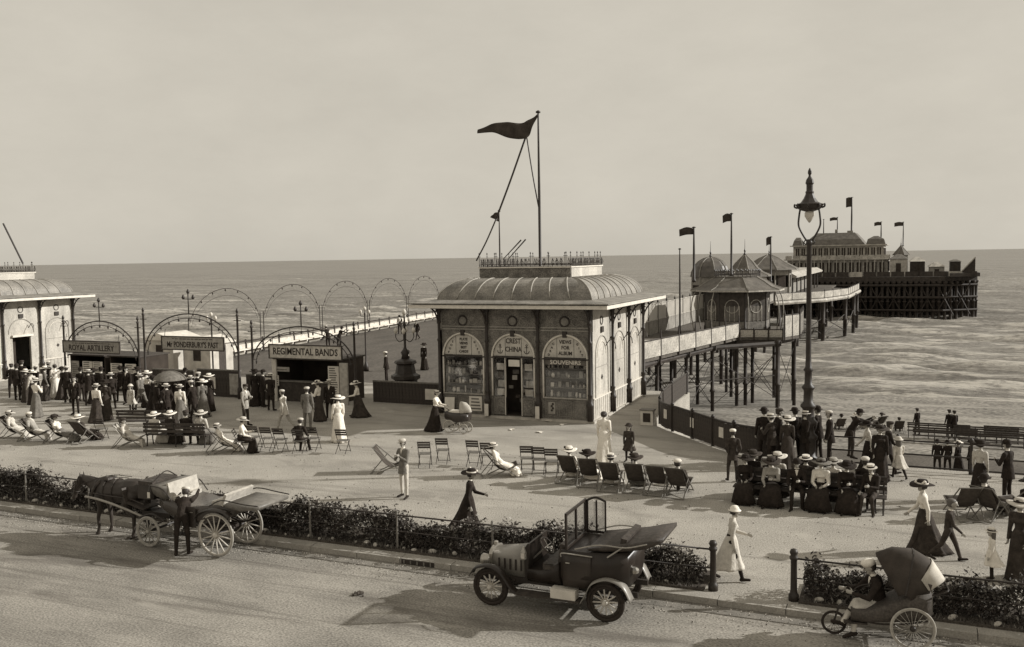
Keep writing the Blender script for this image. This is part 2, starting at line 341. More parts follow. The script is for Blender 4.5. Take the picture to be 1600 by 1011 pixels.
def sea():
    ys = [86.0]
    while ys[-1] < 900: ys.append(ys[-1]+max(0.8, (ys[-1]-60)*0.012))
    xs = list(np.concatenate([np.linspace(-900, -160, 60), np.linspace(-155, 60, 180), np.linspace(65, 500, 40)]))
    X, Y = np.meshgrid(np.array(xs), np.array(ys)); r = np.random.RandomState(3)
    Z = np.zeros_like(X); FO = np.zeros_like(X)
    for k in range(26):
        wl = r.uniform(2.4, 13); a = 0.017*wl**0.75*(0.6+0.8*r.rand()); th = r.normal(0, 0.28); ph = r.uniform(0, 6.28)
        kx, ky = math.sin(th)*2*math.pi/wl, math.cos(th)*2*math.pi/wl
        Z += a*np.sin(kx*X+ky*Y+ph+0.6*np.sin(X*0.05*r.rand()+k))
    Z = np.where(Z > 0, Z*1.35, Z*0.8)                       # peaked crests
    fade = np.clip((Y-86)/14, 0, 1)*np.clip((900-Y)/300, 0.0, 1); Z *= fade
    # breakers rolling in
    for y0, h, ph in ((97, .5, 0.3), (108, .55, 2.1), (121, .6, 4.0), (137, .55, 1.2), (158, .5, 3.3), (186, .45, 5.1)):
        c = y0+4*np.sin(X*.021+ph)+1.6*np.sin(X*.07+ph*2); d = (Y-c)/2.2
        on = (0.35+0.65*np.sin(X*.043+ph*3)**2); Z += h*np.exp(-d*d)*on; e = (Y-c+1.4)/1.5; FO = np.maximum(FO, np.exp(-e*e)*on*(.55+.45*np.sin(X*.31+ph)))
    crest_ = np.clip((Z-np.percentile(Z, 93))/.25, 0, 1)*np.clip((420-Y)/200, 0.15, 1); Z += SEA
    h, w = X.shape; vs = np.stack([X, Y, Z], -1).reshape(-1, 3)
    i = np.arange(h*w).reshape(h, w); fs = np.stack([i[:-1, :-1], i[:-1, 1:], i[1:, 1:], i[1:, :-1]], -1).reshape(-1, 4)
    me = bpy.data.meshes.new('sea'); me.from_pydata(vs.tolist(), [], fs.tolist()); me.polygons.foreach_set('use_smooth', [True]*len(me.polygons)); me.update()
    at_ = me.attributes.new('foam', 'FLOAT', 'POINT'); at_.data.foreach_set('value', np.clip(FO+crest_*.8+np.exp(-((Y-89)/3.5)**2)*.5, 0, 1).reshape(-1).astype('f'))
    structure(link('sea', me, sea_m))
    f = MB(); z = SEA
    f.add([(-40000, 900, z), (40000, 900, z), (40000, 45000, z), (-40000, 45000, z)], [(0, 1, 2, 3)])
    f.add([(-40000, 86, z), (-900, 86, z), (-900, 900, z), (-40000, 900, z)], [(0, 1, 2, 3)]); f.add([(500, 86, z), (40000, 86, z), (40000, 900, z), (500, 900, z)], [(0, 1, 2, 3)])
    structure(f.build('sea_offing', sea_m))
sea()

# ---------------------------------------------------------------- hedges in their beds, and the low rail in front
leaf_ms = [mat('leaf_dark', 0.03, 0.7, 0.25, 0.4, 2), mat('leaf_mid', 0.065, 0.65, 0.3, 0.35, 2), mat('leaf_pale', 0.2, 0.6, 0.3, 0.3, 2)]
stem_m = mat('stem', 0.06, 0.9, 0.1, 0.3, 12)
def hedge(x0, x1, label, seed):
    r = random.Random(seed)
    h = tag(empty('hedge', ((x0+x1)/2, KY+.95, 0)), label, 'hedge', 'hedges along the kerb'); cx = (x0+x1)/2
    def top(x): return 0.60+.12*math.sin(x*1.1+seed)+.09*math.sin(x*2.7+1)+.07*math.sin(x*6.7)
    def thin(x): return max(0, math.sin(x*1.9+seed*2)*math.sin(x*.53+1))
    b = MB(); n = int((x1-x0)*2900)
    for i in range(n):
        x = r.uniform(x0, x1); H = top(x); u = r.random()
        z = H*(u**0.6)*1.0; hw = .36*(1-.35*(z/H)**3)+.05*math.sin(x*4+z*5)
        y = r.uniform(-hw, hw)
        if r.random() < .5: y = -hw*r.uniform(.8, 1.05)
        if r.random() < .05: z = H+r.uniform(0, .16)        # sprigs above the top
        if r.random() < thin(x)*.45: continue
        if x < x0+.15 or x > x1-.15: z *= r.uniform(.6, 1)
        s = r.choice((.02, .027, .035, .045, .06))*r.uniform(.8, 1.2); e = Euler((r.uniform(-1.2, 1.2), r.uniform(-1.0, 1.0), r.uniform(0, 6.28))).to_matrix(); p = Vector((x-cx, y, z+.05))
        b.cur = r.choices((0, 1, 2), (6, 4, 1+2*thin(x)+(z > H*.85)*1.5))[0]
        b.add([p+e @ Vector(q) for q in ((-s, 0, 0), (0, -s*.5, s*.12), (s, 0, 0), (0, s*.5, s*.12))], [(0, 1, 2, 3)])
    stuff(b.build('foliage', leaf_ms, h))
    core = MB()                                              # twiggy core
    x = x0+.1
    while x < x1-.1:
        for k in range(3):
            a = r.uniform(-.5, .5); y = r.uniform(-.2, .2); H = top(x)*r.uniform(.7, 1.05)
            core.tube([(x-cx, y, 0), (x-cx+a*.2, y+r.uniform(-.1, .1), H*.5), (x-cx+a*.5, y+r.uniform(-.2, .2), H)], [.012, .009, .004], 4)
        x += r.uniform(.12, .22)
    stuff(core.build('stem', stem_m, h))
    bed = structure(MB().prism([(x0-.08, KY+.36), (x1+.08, KY+.36), (x1+.08, KY+1.5), (x0-.08, KY+1.5)], 0.0, .045).build('flower_bed', soil_m))
    m3 = []
    for k in range(3):
        q = MB(); q.lathe([(.02, 0), (.055, .012), (.06, .03), (.04, .055), (.012, .065)], 7, sq=.7); me = q.mesh('edging_stone'); me.materials.append(stone_pale); m3.append(me)
    x = x0+.3
    while x < x1-.2:
        o = link('edging_stone', r.choice(m3), None, bed, (x, KY+.42+r.uniform(0, .1), .04), (r.uniform(-.3, .3), r.uniform(-.3, .3), r.uniform(0, 6))); s = r.uniform(.7, 1.5); o.scale = (s*1.2, s, s); x += r.uniform(.25, .75)
    # weeds and grass tufts at the bed's foot
    w = MB(); 
    for i in range(int((x1-x0)*130)):
        x = r.uniform(x0, x1); y = KY+.4+r.random()**2*.3; hh = r.uniform(.04, .13); a = r.uniform(0, 6.28); dx, dy = math.cos(a)*.012, math.sin(a)*.012; bx, by = r.uniform(-.05, .05), r.uniform(-.05, .05)
        w.cur = r.choice((0, 1, 1, 2)); w.add([(x-dx, y-dy, .04), (x+dx, y+dy, .04), (x+bx, y+by, .04+hh)], [(0, 1, 2)])
    t = stuff(w.build('tufts', leaf_ms)); t['label'] = 'low grass and weeds at the foot of the %s hedge' % ('long' if x0 < -10 else 'short'); t['category'] = 'grass'
HX0, HX1, HX2, HX3 = -31.0, -3.75, -1.75, 8.5
hedge(HX0, HX1, 'long clipped hedge behind the carriage and motor car, in a narrow bed', 3)
hedge(HX2, HX3, 'shorter hedge at the right corner behind the bath chair', 5)
def rail_fence(xs, x_end, label):
    g = tag(empty('rail_fence', (0, KY+.5, 0)), label, 'fence', 'low rails along the hedges')
    for i, x in enumerate(xs):
        end = i == 0
        p = MB()
        if end: p.lathe([(.10, 0), (.10, .12), (.075, .15), (.065, .2), (.06, .8), (.085, .83), (.085, .88), (.06, .9), (.085, .96), (.06, 1.02), (.01, 1.04)], 12)
        else: p.lathe([(.04, 0), (.04, .1), (.026, .13), (.022, .8), (.035, .83), (.035, .86), (.02, .88), (.03, .92), (.005, .95)], 8)
        p.build('post', black_iron if end else mid_wood, g, True, (x, 0, 0))
    MB().tube([(xs[0], 0, .84), ((xs[0]+x_end)/2, 0, .83), (x_end, 0, .84)], .019, 6).build('rail', black_iron, g, True)
    MB().tube([(xs[0], 0, .45), (x_end, 0, .44)], .012, 6).build('rail', black_iron, g, True)
rail_fence([-3.5]+[-3.5-2.45*k for k in range(1, 12)], -31.5, 'long low iron rail with posts running along the left hedge')
rail_fence([-1.93]+[-1.93+2.45*k for k in range(1, 5)], 8.5, 'low iron rail with thick end post along the right hedge')
# iron railing on the edge of the promenade
def edge_railing():
    g = tag(empty('promenade_railing', (0, 30.55, 0)), 'dark two-bar railing along the promenade edge above the beach', 'railing')
    xs = [-2.2+2.05*k for k in range(0, 9)]
    for x in xs: MB().lathe([(.07, 0), (.07, .1), (.045, .14), (.04, .98), (.06, 1.0), (.05, 1.08), (.01, 1.12)], 8).build('post', black_iron, g, True, (x, 0, 0))
    for z in (.92, .5, .12): MB().tube([(xs[0], 0, z), (xs[-1]+1, 0, z)], .026, 6).build('rail', black_iron, g, True)
edge_railing()
def board_fence():
    pts = [(-9.75, 44.0), (-9.6, 40.0), (-9.35, 37.4), (-8.8, 35.25), (-7.7, 33.9), (-6.6, 32.65), (-5.6, 31.55), (-4.6, 30.95), (-3.3, 30.8)]
    g = tag(empty('board_fence', (0, 0, 0)), 'dark curved board fence beside the pier, small notices on it', 'fence')
    path = bez([(x, y, 0) for x, y in pts], 10); acc = 0; pl = []
    for a, b in zip(path, path[1:]):
        d = (b-a); n = max(1, round(d.length/.16))
        for k in range(n): pl.append((a+d*(k+.5)/n, math.atan2(d.y, d.x), d.length/n))
    q = MB(); q.box((0, 0, .5), (.15, .03, .9)); me = q.mesh('board'); me.materials.append(dark_wood)
    for p, a, w in pl:
        o = link('board', me, None, g, (p.x, p.y, rnd.uniform(-.01, .01)), (0, 0, a)); o.scale.x = w/.155
    MB().tube([p+Vector((0, 0, .99)) for p in path], .04, 6).build('top_rail', black_iron, g, True)
    for k in (12, 24, 33, 45, 58):
        p = path[k]; d = path[k+1]-p; a = math.atan2(d.y, d.x)
        c = Vector((p.x, p.y, .62))+Vector((math.sin(a), -math.cos(a), 0))*(-.03)*(1 if math.sin(a) < 0 else -1)
        n_ = Vector((-abs(math.sin(a)), -abs(math.cos(a)), 0))*.03
        MB().box((0, 0, 0), (.26, .012, .36)).build('notice', pale_paint, g, loc=(p.x+n_.x, p.y+n_.y, .6), rot=(0, 0, a))
    for k in range(0, len(path), 9):
        MB().lathe([(.06, 0), (.06, 1.02), (.08, 1.06), (.03, 1.14)], 8).build('post', black_iron, g, True, tuple(path[k]))
board_fence()
# ================================================================ bodies: tapered limbs fused into one skin
def _cone(p0, r0, p1, r1, n=12, m=4):
    """round-ended tapered limb as a closed mesh"""
    p0, p1 = Vector(p0), Vector(p1); d = p1-p0; Ln = max(d.length, 1e-5); t = d/Ln
    ref = Vector((0, 0, 1)) if abs(t.z) < .9 else Vector((0, 1, 0)); a = t.cross(ref).normalized(); b = t.cross(a)
    rings = [(-r0*math.cos(i*math.pi/2/m), r0*math.sin(i*math.pi/2/m)) for i in range(1, m+1)] + [(Ln+r1*math.sin(i*math.pi/2/m), r1*math.cos(i*math.pi/2/m)) for i in range(0, m)]
    vs = [p0-t*r0]; fs = []
    for z, r in rings:
        for j in range(n):
            th = 2*math.pi*j/n; vs.append(p0+t*z+(a*math.cos(th)+b*math.sin(th))*r)
    vs.append(p1+t*r1); k = len(rings)
    for j in range(n): fs.append((0, 1+(j+1) % n, 1+j))
    for i in range(k-1):
        for j in range(n): fs.append((1+i*n+j, 1+i*n+(j+1) % n, 1+(i+1)*n+(j+1) % n, 1+(i+1)*n+j))
    e = len(vs)-1
    for j in range(n): fs.append((1+(k-1)*n+j, 1+(k-1)*n+(j+1) % n, e))
    return vs, fs
def fuse(name, prims, voxel=0.012, smooth=3, post=None):
    """prims: (p0, r0, p1, r1, slot, squash) -> one continuous mesh, faces coloured by the nearest limb"""
    b = MB()
    for p0, r0, p1, r1, slot, sq in prims:
        vs, fs = _cone(p0, r0, p1, r1)
        if sq:
            ax, k = sq; c = (Vector(p0)+Vector(p1))/2; ax = Vector(ax).normalized()
            vs = [v-ax*((v-c).dot(ax)*(1-k)) for v in vs]
        b.add(vs, fs)
    me = b.mesh('raw'); o = bpy.data.objects.new('raw', me); col.objects.link(o)
    md = o.modifiers.new('r', 'REMESH'); md.mode = 'VOXEL'; md.voxel_size = voxel; md.use_smooth_shade = True
    if smooth:
        ms = o.modifiers.new('s', 'SMOOTH'); ms.factor = 0.5; ms.iterations = smooth
    dg = bpy.context.evaluated_depsgraph_get(); out = bpy.data.meshes.new_from_object(o.evaluated_get(dg)); bpy.data.objects.remove(o); bpy.data.meshes.remove(me)
    out.name = name; n = len(out.polygons); cen = np.empty(n*3, 'f'); out.polygons.foreach_get('center', cen); cen = cen.reshape(-1, 3)
    best = np.full(n, 1e9); idx = np.zeros(n, 'i')
    for p0, r0, p1, r1, slot, sq in prims:
        a = np.array(p0, 'f'); d = np.array(p1, 'f')-a; q = cen
        if sq:
            c = (np.array(p0)+np.array(p1))/2; ax = np.array(Vector(sq[0]).normalized()); q = cen+np.outer((cen-c) @ ax*(1/sq[1]-1), ax)
        t = np.clip(((q-a) @ d)/max(d @ d, 1e-9), 0, 1); dist = np.linalg.norm(q-(a+t[:, None]*d), axis=1)-(r0+(r1-r0)*t)
        w = dist < best; best[w] = dist[w]; idx[w] = slot
    if post: idx = post(cen, idx)
    out.materials.clear()
    for _ in range(8): out.materials.append(skin)
    out.polygons.foreach_set('material_index', idx); out.polygons.foreach_set('use_smooth', [True]*n); out.update()
    return out

# poses: lean, head pitch, legs (thigh pitch, knee, spread), arms (pitch, out, elbow, inward), hip height (None = feet on ground)
POSES = dict(
    stand=dict(lean=1, head=4, legs=((4, 3, 4), (-3, 2, 5)), arms=((6, 9, 14, 0), (2, 8, 18, 5))),
    stand_b=dict(lean=-2, head=8, legs=((9, 10, 7), (-2, 0, 4)), arms=((-22, 12, 38, 60), (-22, 12, 38, 60))),
    stand_c=dict(lean=2, head=10, legs=((2, 2, 6), (5, 9, 5)), arms=((18, 14, 95, 45), (5, 8, 14, 0))),
    hold=dict(lean=-1, head=18, legs=((3, 2, 5), (-3, 2, 6)), arms=((26, 12, 108, 50), (26, 12, 108, 50))),
    walk=dict(lean=5, head=3, legs=((22, 6, 2), (-20, 22, 2)), arms=((-20, 8, 16, 0), (18, 8, 26, 5))),
    walk_b=dict(lean=8, head=8, legs=((-17, 18, 2), (20, 5, 2)), arms=((20, 10, 55, 25), (-12, 9, 22, 0))),
    push=dict(lean=8, head=8, legs=((14, 4, 2), (-14, 16, 2)), arms=((32, 5, 46, 0), (32, 5, 46, 0))),
    bend=dict(lean=48, head=10, legs=((-6, 2, 5), (4, 6, 5)), arms=((75, 10, 20, 0), (82, 10, 12, 0))),
    lean=dict(lean=26, head=-6, legs=((-2, 2, 4), (8, 12, 4)), arms=((62, 14, 52, 20), (60, 14, 58, 20))),
    parasol=dict(lean=1, head=4, legs=((6, 4, 3), (-5, 3, 3)), arms=((24, 10, 112, 10), (4, 9, 22, 5))),
    sit=dict(lean=-4, head=6, hip=.53, legs=((84, 84, 5), (84, 80, 6)), arms=((18, 9, 62, 35), (20, 9, 58, 40))),
    sit_b=dict(lean=10, head=14, hip=.53, legs=((82, 92, 7), (84, 70, 5)), arms=((30, 8, 72, 45), (16, 12, 52, 20))),
    recline=dict(lean=-32, head=30, hip=.36, legs=((72, 62, 5), (78, 72, 5)), arms=((22, 14, 60, 30), (26, 14, 55, 35))),
    cross=dict(lean=14, head=22, hip=.55, legs=((88, 82, 4), (98, 66, -16)), arms=((28, 12, 68, 45), (36, 10, 56, 40))),
)
_bodies = {}
def body(kind, pose):
    """kind: man / woman / child -> (mesh, frame points)"""
    key = (kind, pose)
    if key in _bodies: return _bodies[key]
    P = POSES[pose]; W = kind == 'woman'; C = kind == 'child'
    k = dict(man=1.0, woman=0.95, child=0.70)[kind]      # overall scale
    hd = 1.22 if C else 1.0
    th_l, ca_l, ft = .44*k, .43*k, .075*k; up_l, fo_l = .30*k, .25*k
    lean = R(P['lean']); sh_w = (.175 if not W else .155)*k; hip_w = (.085 if not W else .09)*k
    legs = []; low = 0
    for s, (tp, kn, sp) in zip((-1, 1), P['legs']):
        a, c = R(tp), R(tp-kn); q = R(sp)*s
        h = Vector((s*hip_w, 0, 0)); kne = h+Vector((math.sin(q), math.sin(a)*math.cos(q), -math.cos(a)*math.cos(q)))*th_l
        an = kne+Vector((math.sin(q)*.3, math.sin(c), -math.cos(c)))*ca_l
        fp = R(-8) if abs(tp-kn) < 30 and pose not in ('walk', 'walk_b', 'push') else R(max(-25, min(20, (tp-kn)*.7)))
        toe = an+Vector((s*.05*k, math.cos(fp)*.16*k, -.045*k+math.sin(fp)*.15*k)); legs.append((h, kne, an, toe)); low = min(low, an.z-ft, toe.z-.035*k)
    hz = P['hip']*(k if C else 1) if 'hip' in P else -low
    O = Vector((0, 0, hz)); T = Vector((0, math.sin(lean), math.cos(lean))); F = Vector((0, math.cos(lean), -math.sin(lean)))
    chest = O+T*.36*k; neck = O+T*.545*k; hp = lean*.55-R(P['head'])*1.0
    HT = Vector((0, math.sin(lean*.5-R(P['head'])*0), math.cos(lean*.5))); hpitch = -R(P['head'])+lean*.4
    HU = Vector((0, math.sin(-hpitch*-1), math.cos(hpitch))); HU = Vector((0, math.sin(R(P['head'])*.6+lean*.5), math.cos(R(P['head'])*.6+lean*.5))); HF = Vector((0, HU.z, -HU.y))
    hc = neck+HU*.138*k*hd+F*.018
    S, T1, LO, SH = 0, 1, 2, 3
    pr = []
    def add(a, ra, b, rb, slot, sq=None): pr.append((tuple(a), ra, tuple(b), rb, slot, sq))
    # torso
    wr = .098*k if W else .128*k
    add(O+T*.02*k, .135*k if W else .132*k, O+T*.10*k, .125*k, T1 if not W else LO, ((0, 1, 0), .86))
    add(O+T*.12*k, wr*1.05, O+T*.24*k, wr*1.05, T1, ((0, 1, 0), .84))
    add(O+T*.22*k, wr*1.05, chest+T*.06*k, .142*k if not W else .118*k, T1, ((0, 1, 0), .80))
    X = Vector((1, 0, 0))
    add(O+T*.452*k-X*(sh_w-.02), .058*k, O+T*.482*k-X*.03, .066*k, T1); add(O+T*.452*k+X*(sh_w-.02), .058*k, O+T*.482*k+X*.03, .066*k, T1)
    add(chest-X*.07*k+F*.01, .10*k, chest+X*.07*k+F*.01, .10*k, T1)
    if W:
        add(chest-X*.06*k+F*.075*k, .062*k, chest+X*.06*k+F*.075*k, .062*k, T1)
    add(O+T*.49*k, .058*k, neck+HU*.05*k, .047*k, S if not W else T1)
    add(neck+HU*.02*k, .047*k, neck+HU*.09*k, .046*k, S)
    # head: skull, jaw, nose, ears
    q = k*hd
    add(hc-HF*.022*q+HU*.02*q, .088*q, hc+HF*.012*q+HU*.025*q, .085*q, S, ((1, 0, 0), .86))
    add(hc+HF*.012*q-HU*.02*q, .066*q, hc+HF*.042*q-HU*.075*q, .038*q, S, ((1, 0, 0), .92))
    add(hc+HF*.082*q+HU*.02*q, .010*q, hc+HF*.108*q-HU*.018*q, .016*q, S)
    for s in (-1, 1): add(hc+X*s*.076*q-HF*.01*q+HU*.018*q, .016*q, hc+X*s*.08*q-HF*.012*q-HU*.02*q, .013*q, S, ((1, 0, 0), .6))
    # arms and hands
    hands = []
    for s, (pa, ou, el, inw) in zip((-1, 1), P['arms']):
        sh = O+T*.450*k+X*s*sh_w; a = R(pa)+lean*.35; o_ = R(ou)
        d1 = Vector((s*math.sin(o_), math.sin(a)*math.cos(o_), -math.cos(a)*math.cos(o_))); eb = sh+d1*up_l
        a2 = a+R(el); iw = R(inw)
        d2 = Vector((-s*math.sin(iw)*(.35+.65*min(1, el/90)), math.sin(a2), -math.cos(a2))).normalized(); wr_ = eb+d2*fo_l
        add(sh, (.066 if not W else .074)*k, eb, (.048 if not W else .045)*k, T1); add(eb, .047*k, wr_-d2*.01, .034*k, T1)
        side = d2.cross(Vector((s, 0, 0))); side = side.normalized() if side.length > .1 else Vector((0, 1, 0)); pn = d2.cross(side).normalized()
        g = .19*k/.19*.9; palm = wr_+d2*.05*k
        add(wr_, .024*k, wr_+d2*.075*k, .036*k, S, (pn, .5))
        cur = (pn*(-s))*1.0
        for j, (off, ln) in enumerate(((-.03, .06), (-.0105, .072), (.0105, .068), (.03, .055))):
            b0 = wr_+d2*.078*k+side*off*k; b1 = b0+(d2*.85+cur*.35).normalized()*ln*.55*k; b2 = b1+(d2*.55+cur*.75).normalized()*ln*.5*k
            add(b0, .0105*k, b1, .010*k, S); add(b1, .010*k, b2, .0085*k, S)
        th0 = wr_+d2*.028*k+side*.03*k; th1 = th0+(d2*.6+side*.7+cur*.2).normalized()*.05*k; add(th0, .014*k, th1, .011*k, S); add(th1, .011*k, th1+(d2*.9+side*.2+cur*.2).normalized()*.028*k, .009*k, S)
        hands.append(wr_+d2*.09*k)
    for (h, kn, an, toe) in legs:
        h, kn, an, toe = h+O, kn+O, an+O, toe+O
        add(h, .092*k, kn, .064*k, LO); add(kn, .063*k, an, .043*k, LO if not C else LO)
        add(an-Vector((0, .03*k, .03*k)), .042*k, toe, .034*k, SH, ((1, 0, 0), .9)); add(an, .045*k, an-Vector((0, .02, .035*k)), .042*k, SH)
    hcn, hun, hfn, xn = np.array(hc), np.array(HU), np.array(HF), np.array([1., 0, 0])
    cn, fn, tn_ = np.array(chest), np.array(F), np.array(T)
    def post(cen, idx):
        d = cen-hcn; u, f_, x_ = d @ hun/q, d @ hfn/q, d[:, 0]/q
        eye = (f_ > .05) & (np.abs(np.abs(x_)-.033) < .014) & (np.abs(u-.022) < .009); idx[eye] = 4
        mouth = (f_ > .05) & (np.abs(x_) < .024) & (np.abs(u+.052) < .007); idx[mouth] = 4
        if kind == 'man':
            e = cen-cn; v = (e @ fn > .06) & (np.abs(e[:, 0]) < np.clip((e @ tn_)*.28-.0, 0, .06)) & (e @ tn_ > .0) & (idx == 1); idx[v] = 5
        nk = np.abs((cen-np.array(neck+HU*.015*k)) @ hun) < .018*k
        nk &= np.linalg.norm(np.cross(cen-np.array(neck), hun), axis=1) < .075*k; idx[nk] = 5
        return idx
    me = fuse('person', pr, 0.0125 if not C else .0105, 2, post)
    fr = dict(O=O, T=T, F=F, hc=hc, HU=HU, HF=HF, q=q, k=k, neck=neck, hands=hands, legs=[tuple(p+O for p in L_) for L_ in legs], lean=lean, pose=pose, kind=kind)
    _bodies[key] = (me, fr); return me, fr

def ell(c, u, v, rx, ry, n, fold=0.0, ph=0.0, nf=7, flat=None):
    out = []
    for j in range(n):
        t = 2*math.pi*j/n; m = 1+fold*math.sin(nf*t+ph)+fold*.5*math.sin((nf*2+1)*t+ph*2)
        out.append(Vector(c)+u*math.cos(t)*rx*m+v*math.sin(t)*ry*m)
    return out
_garm = {}
def skirt_mesh(fr, length=1.0, flare=1.0):
    key = ('skirt', fr['kind'], fr['pose'], round(length, 2), round(flare, 2))
    if key in _garm: return _garm[key]
    k = fr['k']; O = fr['O']; X = Vector((1, 0, 0)); Y = Vector((0, 1, 0)); Z = Vector((0, 0, 1)); T = fr['T']; b = MB(); n = 40
    (h0, k0, a0, t0), (h1, k1, a1, t1) = fr['legs']; km = (k0+k1)/2; am = (a0+a1)/2; sp = abs(a0.y-a1.y)
    if 'hip' in POSES[fr['pose']]:
        kz = km+Z*.03; w = abs(k0.x-k1.x)/2+.105*k; F = fr['F']
        d = (km-O).normalized(); up = d.cross(X)*-1 if d.cross(X).z < 0 else d.cross(X)
        rings = [ell(O+T*.17*k, X, F, .112*k, .095*k, n), ell(O+T*.09*k, X, F, .155*k, .13*k, n, .015), ell(O+T*.0+d*.05, X, (up+T).normalized(), .185*k, .145*k, n, .02),
                 ell(O+d*.2*k-Z*.02, X, up, w+.03, .135*k, n, .02), ell(km-d*.06-Z*.01, X, up, w+.02, .12*k, n, .02), ell(km+d*.055-Z*.045, X, (up+d*1.0).normalized(), w+.02, .115*k, n, .03)]
        bot = max(.05, km.z-(km.z-.05)*length); e = am-km
        for t in (.25, .5, .75, 1.0):
            p = km+e*t*.9+d*.045*(1-t); p = Vector((p.x, p.y, km.z+(bot-km.z)*t)); rings.append(ell(p, X, Y, (w+.02)*(1+.30*t*flare), .115*k*(1+.8*t*flare), n, .03+.05*t, .5))
    else:
        top = O+T*.16*k; hem = max(.025, top.z-(top.z-.025)*length); rings = []
        cy = am.y*.55-.03*(flare > 1)
        for t, rx, ry, fo in ((0, .108, .092, 0), (.08, .145, .125, .008), (.2, .178, .162, .015), (.4, .20, .19, .045), (.6, .225, .215, .07), (.8, .25, .25, .085), (.93, .275, .285, .1), (1, .29, .305, .1)):
            e = (1+(flare-1)*t*t); z = top.z+(hem-top.z)*t; y = top.y*(1-t)+cy*t-.05*t*t*flare
            rings.append(ell((0, y, z), X, Y, rx*k*e, ry*k*e+sp*.24*t*t*length, n, fo, .7))
    b.loft(rings, cap=True); _garm[key] = me = b.mesh('skirt', True); return me
def coat_mesh(fr, length=.34):
    key = ('coat', fr['kind'], fr['pose'], length)
    if key in _garm: return _garm[key]
    k = fr['k']; O, T, F = fr['O'], fr['T'], fr['F']; X = Vector((1, 0, 0)); rings = []
    for t in (0, .35, .7, 1):
        z = .16-(.16+length*.62)*t
        rings.append(ell(O+T*z*k if z > 0 else O+Vector((0, z*math.sin(fr['lean'])*.4, z))*k, X, F if z > 0 else Vector((0, 1, 0)), (.142+.035*t)*k, (.125+.055*t)*k, 28, .012*t, .4))
    b = MB(); b.loft(rings, cap=False); inner = [[p*1.0 for p in r] for r in rings]
    b.loft([[Vector((q.x*.93, (q.y-O.y)*.93+O.y, q.z)) for q in r] for r in reversed(rings)], cap=False)
    _garm[key] = me = b.mesh('coat_tail', True); return me
def head_mat(fr):
    X = Vector((1, 0, 0)); HF, HU = fr['HF'], fr['HU']
    return Matrix(((X.x, HF.x, HU.x), (X.y, HF.y, HU.y), (X.z, HF.z, HU.z))).to_4x4()
def hat_mesh(kind):
    key = ('hat', kind)
    if key in _garm: return _garm[key]
    b = MB()
    if kind == 'boater':
        b.lathe([(.001, .045), (.17, .045), (.172, .052), (.098, .054), (.097, .135), (.09, .142), (.001, .143)], 24); b.cur = 1; b.lathe([(.1, .056), (.101, .058), (.1005, .095), (.099, .097)], 24)
    elif kind == 'cap':
        b.lathe([(.001, .05), (.092, .045), (.108, .075), (.112, .1), (.09, .13), (.03, .142), (.001, .143)], 20, sq=1.08)
        b.cur = 1; b.sheet([[(x*.8, .085+.055*math.cos(x*14)-.0, .05-.01*i) if i == 0 else (x, .10+.05*math.cos(x*12), .043) for x in np.linspace(-.075, .075, 7)] for i in range(2)], .008)
    elif kind == 'bowler':
        b.lathe([(.001, .04), (.14, .05), (.15, .062), (.142, .064), (.098, .052), (.1, .09), (.092, .135), (.06, .165), (.001, .175)], 22, sq=1.12); b.cur = 1; b.lathe([(.1, .054), (.103, .058), (.102, .075), (.1, .078)], 22, sq=1.12)
    elif kind == 'topper':
        b.lathe([(.001, .045), (.14, .055), (.15, .066), (.142, .067), (.098, .055), (.094, .12), (.1, .2), (.098, .206), (.001, .208)], 22, sq=1.12)
    elif kind == 'bonnet':
        b.lathe([(.001, .05), (.12, .04), (.15, .04), (.153, .052), (.115, .07), (.105, .105), (.07, .15), (.001, .165)], 20, (0, -.02, 0))
    else:  # wide lady's hat, wavy brim with a band and trimming
        n = 28; rings = []
        for r, z, wv in ((.09, .045, 0), (.15, .05, .006), (.22, .05, .018), (.262, .045, .026), (.264, .053, .026), (.2, .062, .016), (.125, .066, .004), (.118, .13, 0), (.1, .165, 0), (.05, .175, 0)):
            rings.append([Vector((r*math.cos(2*math.pi*j/n), r*1.02*math.sin(2*math.pi*j/n)-.015, z+wv*math.sin(4*math.pi*j/n+.6)+wv*.6*math.cos(2*math.pi*j/n+1))) for j in range(n)])
        b.loft(rings)
        b.cur = 1; b.lathe([(.123, .067), (.131, .075), (.128, .1), (.12, .106)], 22, (0, -.015, 0))
        rr = random.Random(4)
        for i in range(7):
            a = rr.uniform(1.2, 3.6); r = .135; s = rr.uniform(.025, .045); c = (r*math.cos(a), r*math.sin(a)-.015, .10+rr.uniform(-.01, .05)); b.lathe([(.002, -s), (s*.8, -s*.5), (s, 0), (s*.7, s*.6), (.002, s)], 7, c)
    _garm[key] = me = b.mesh('hat', kind not in ('boater', 'topper')); return me
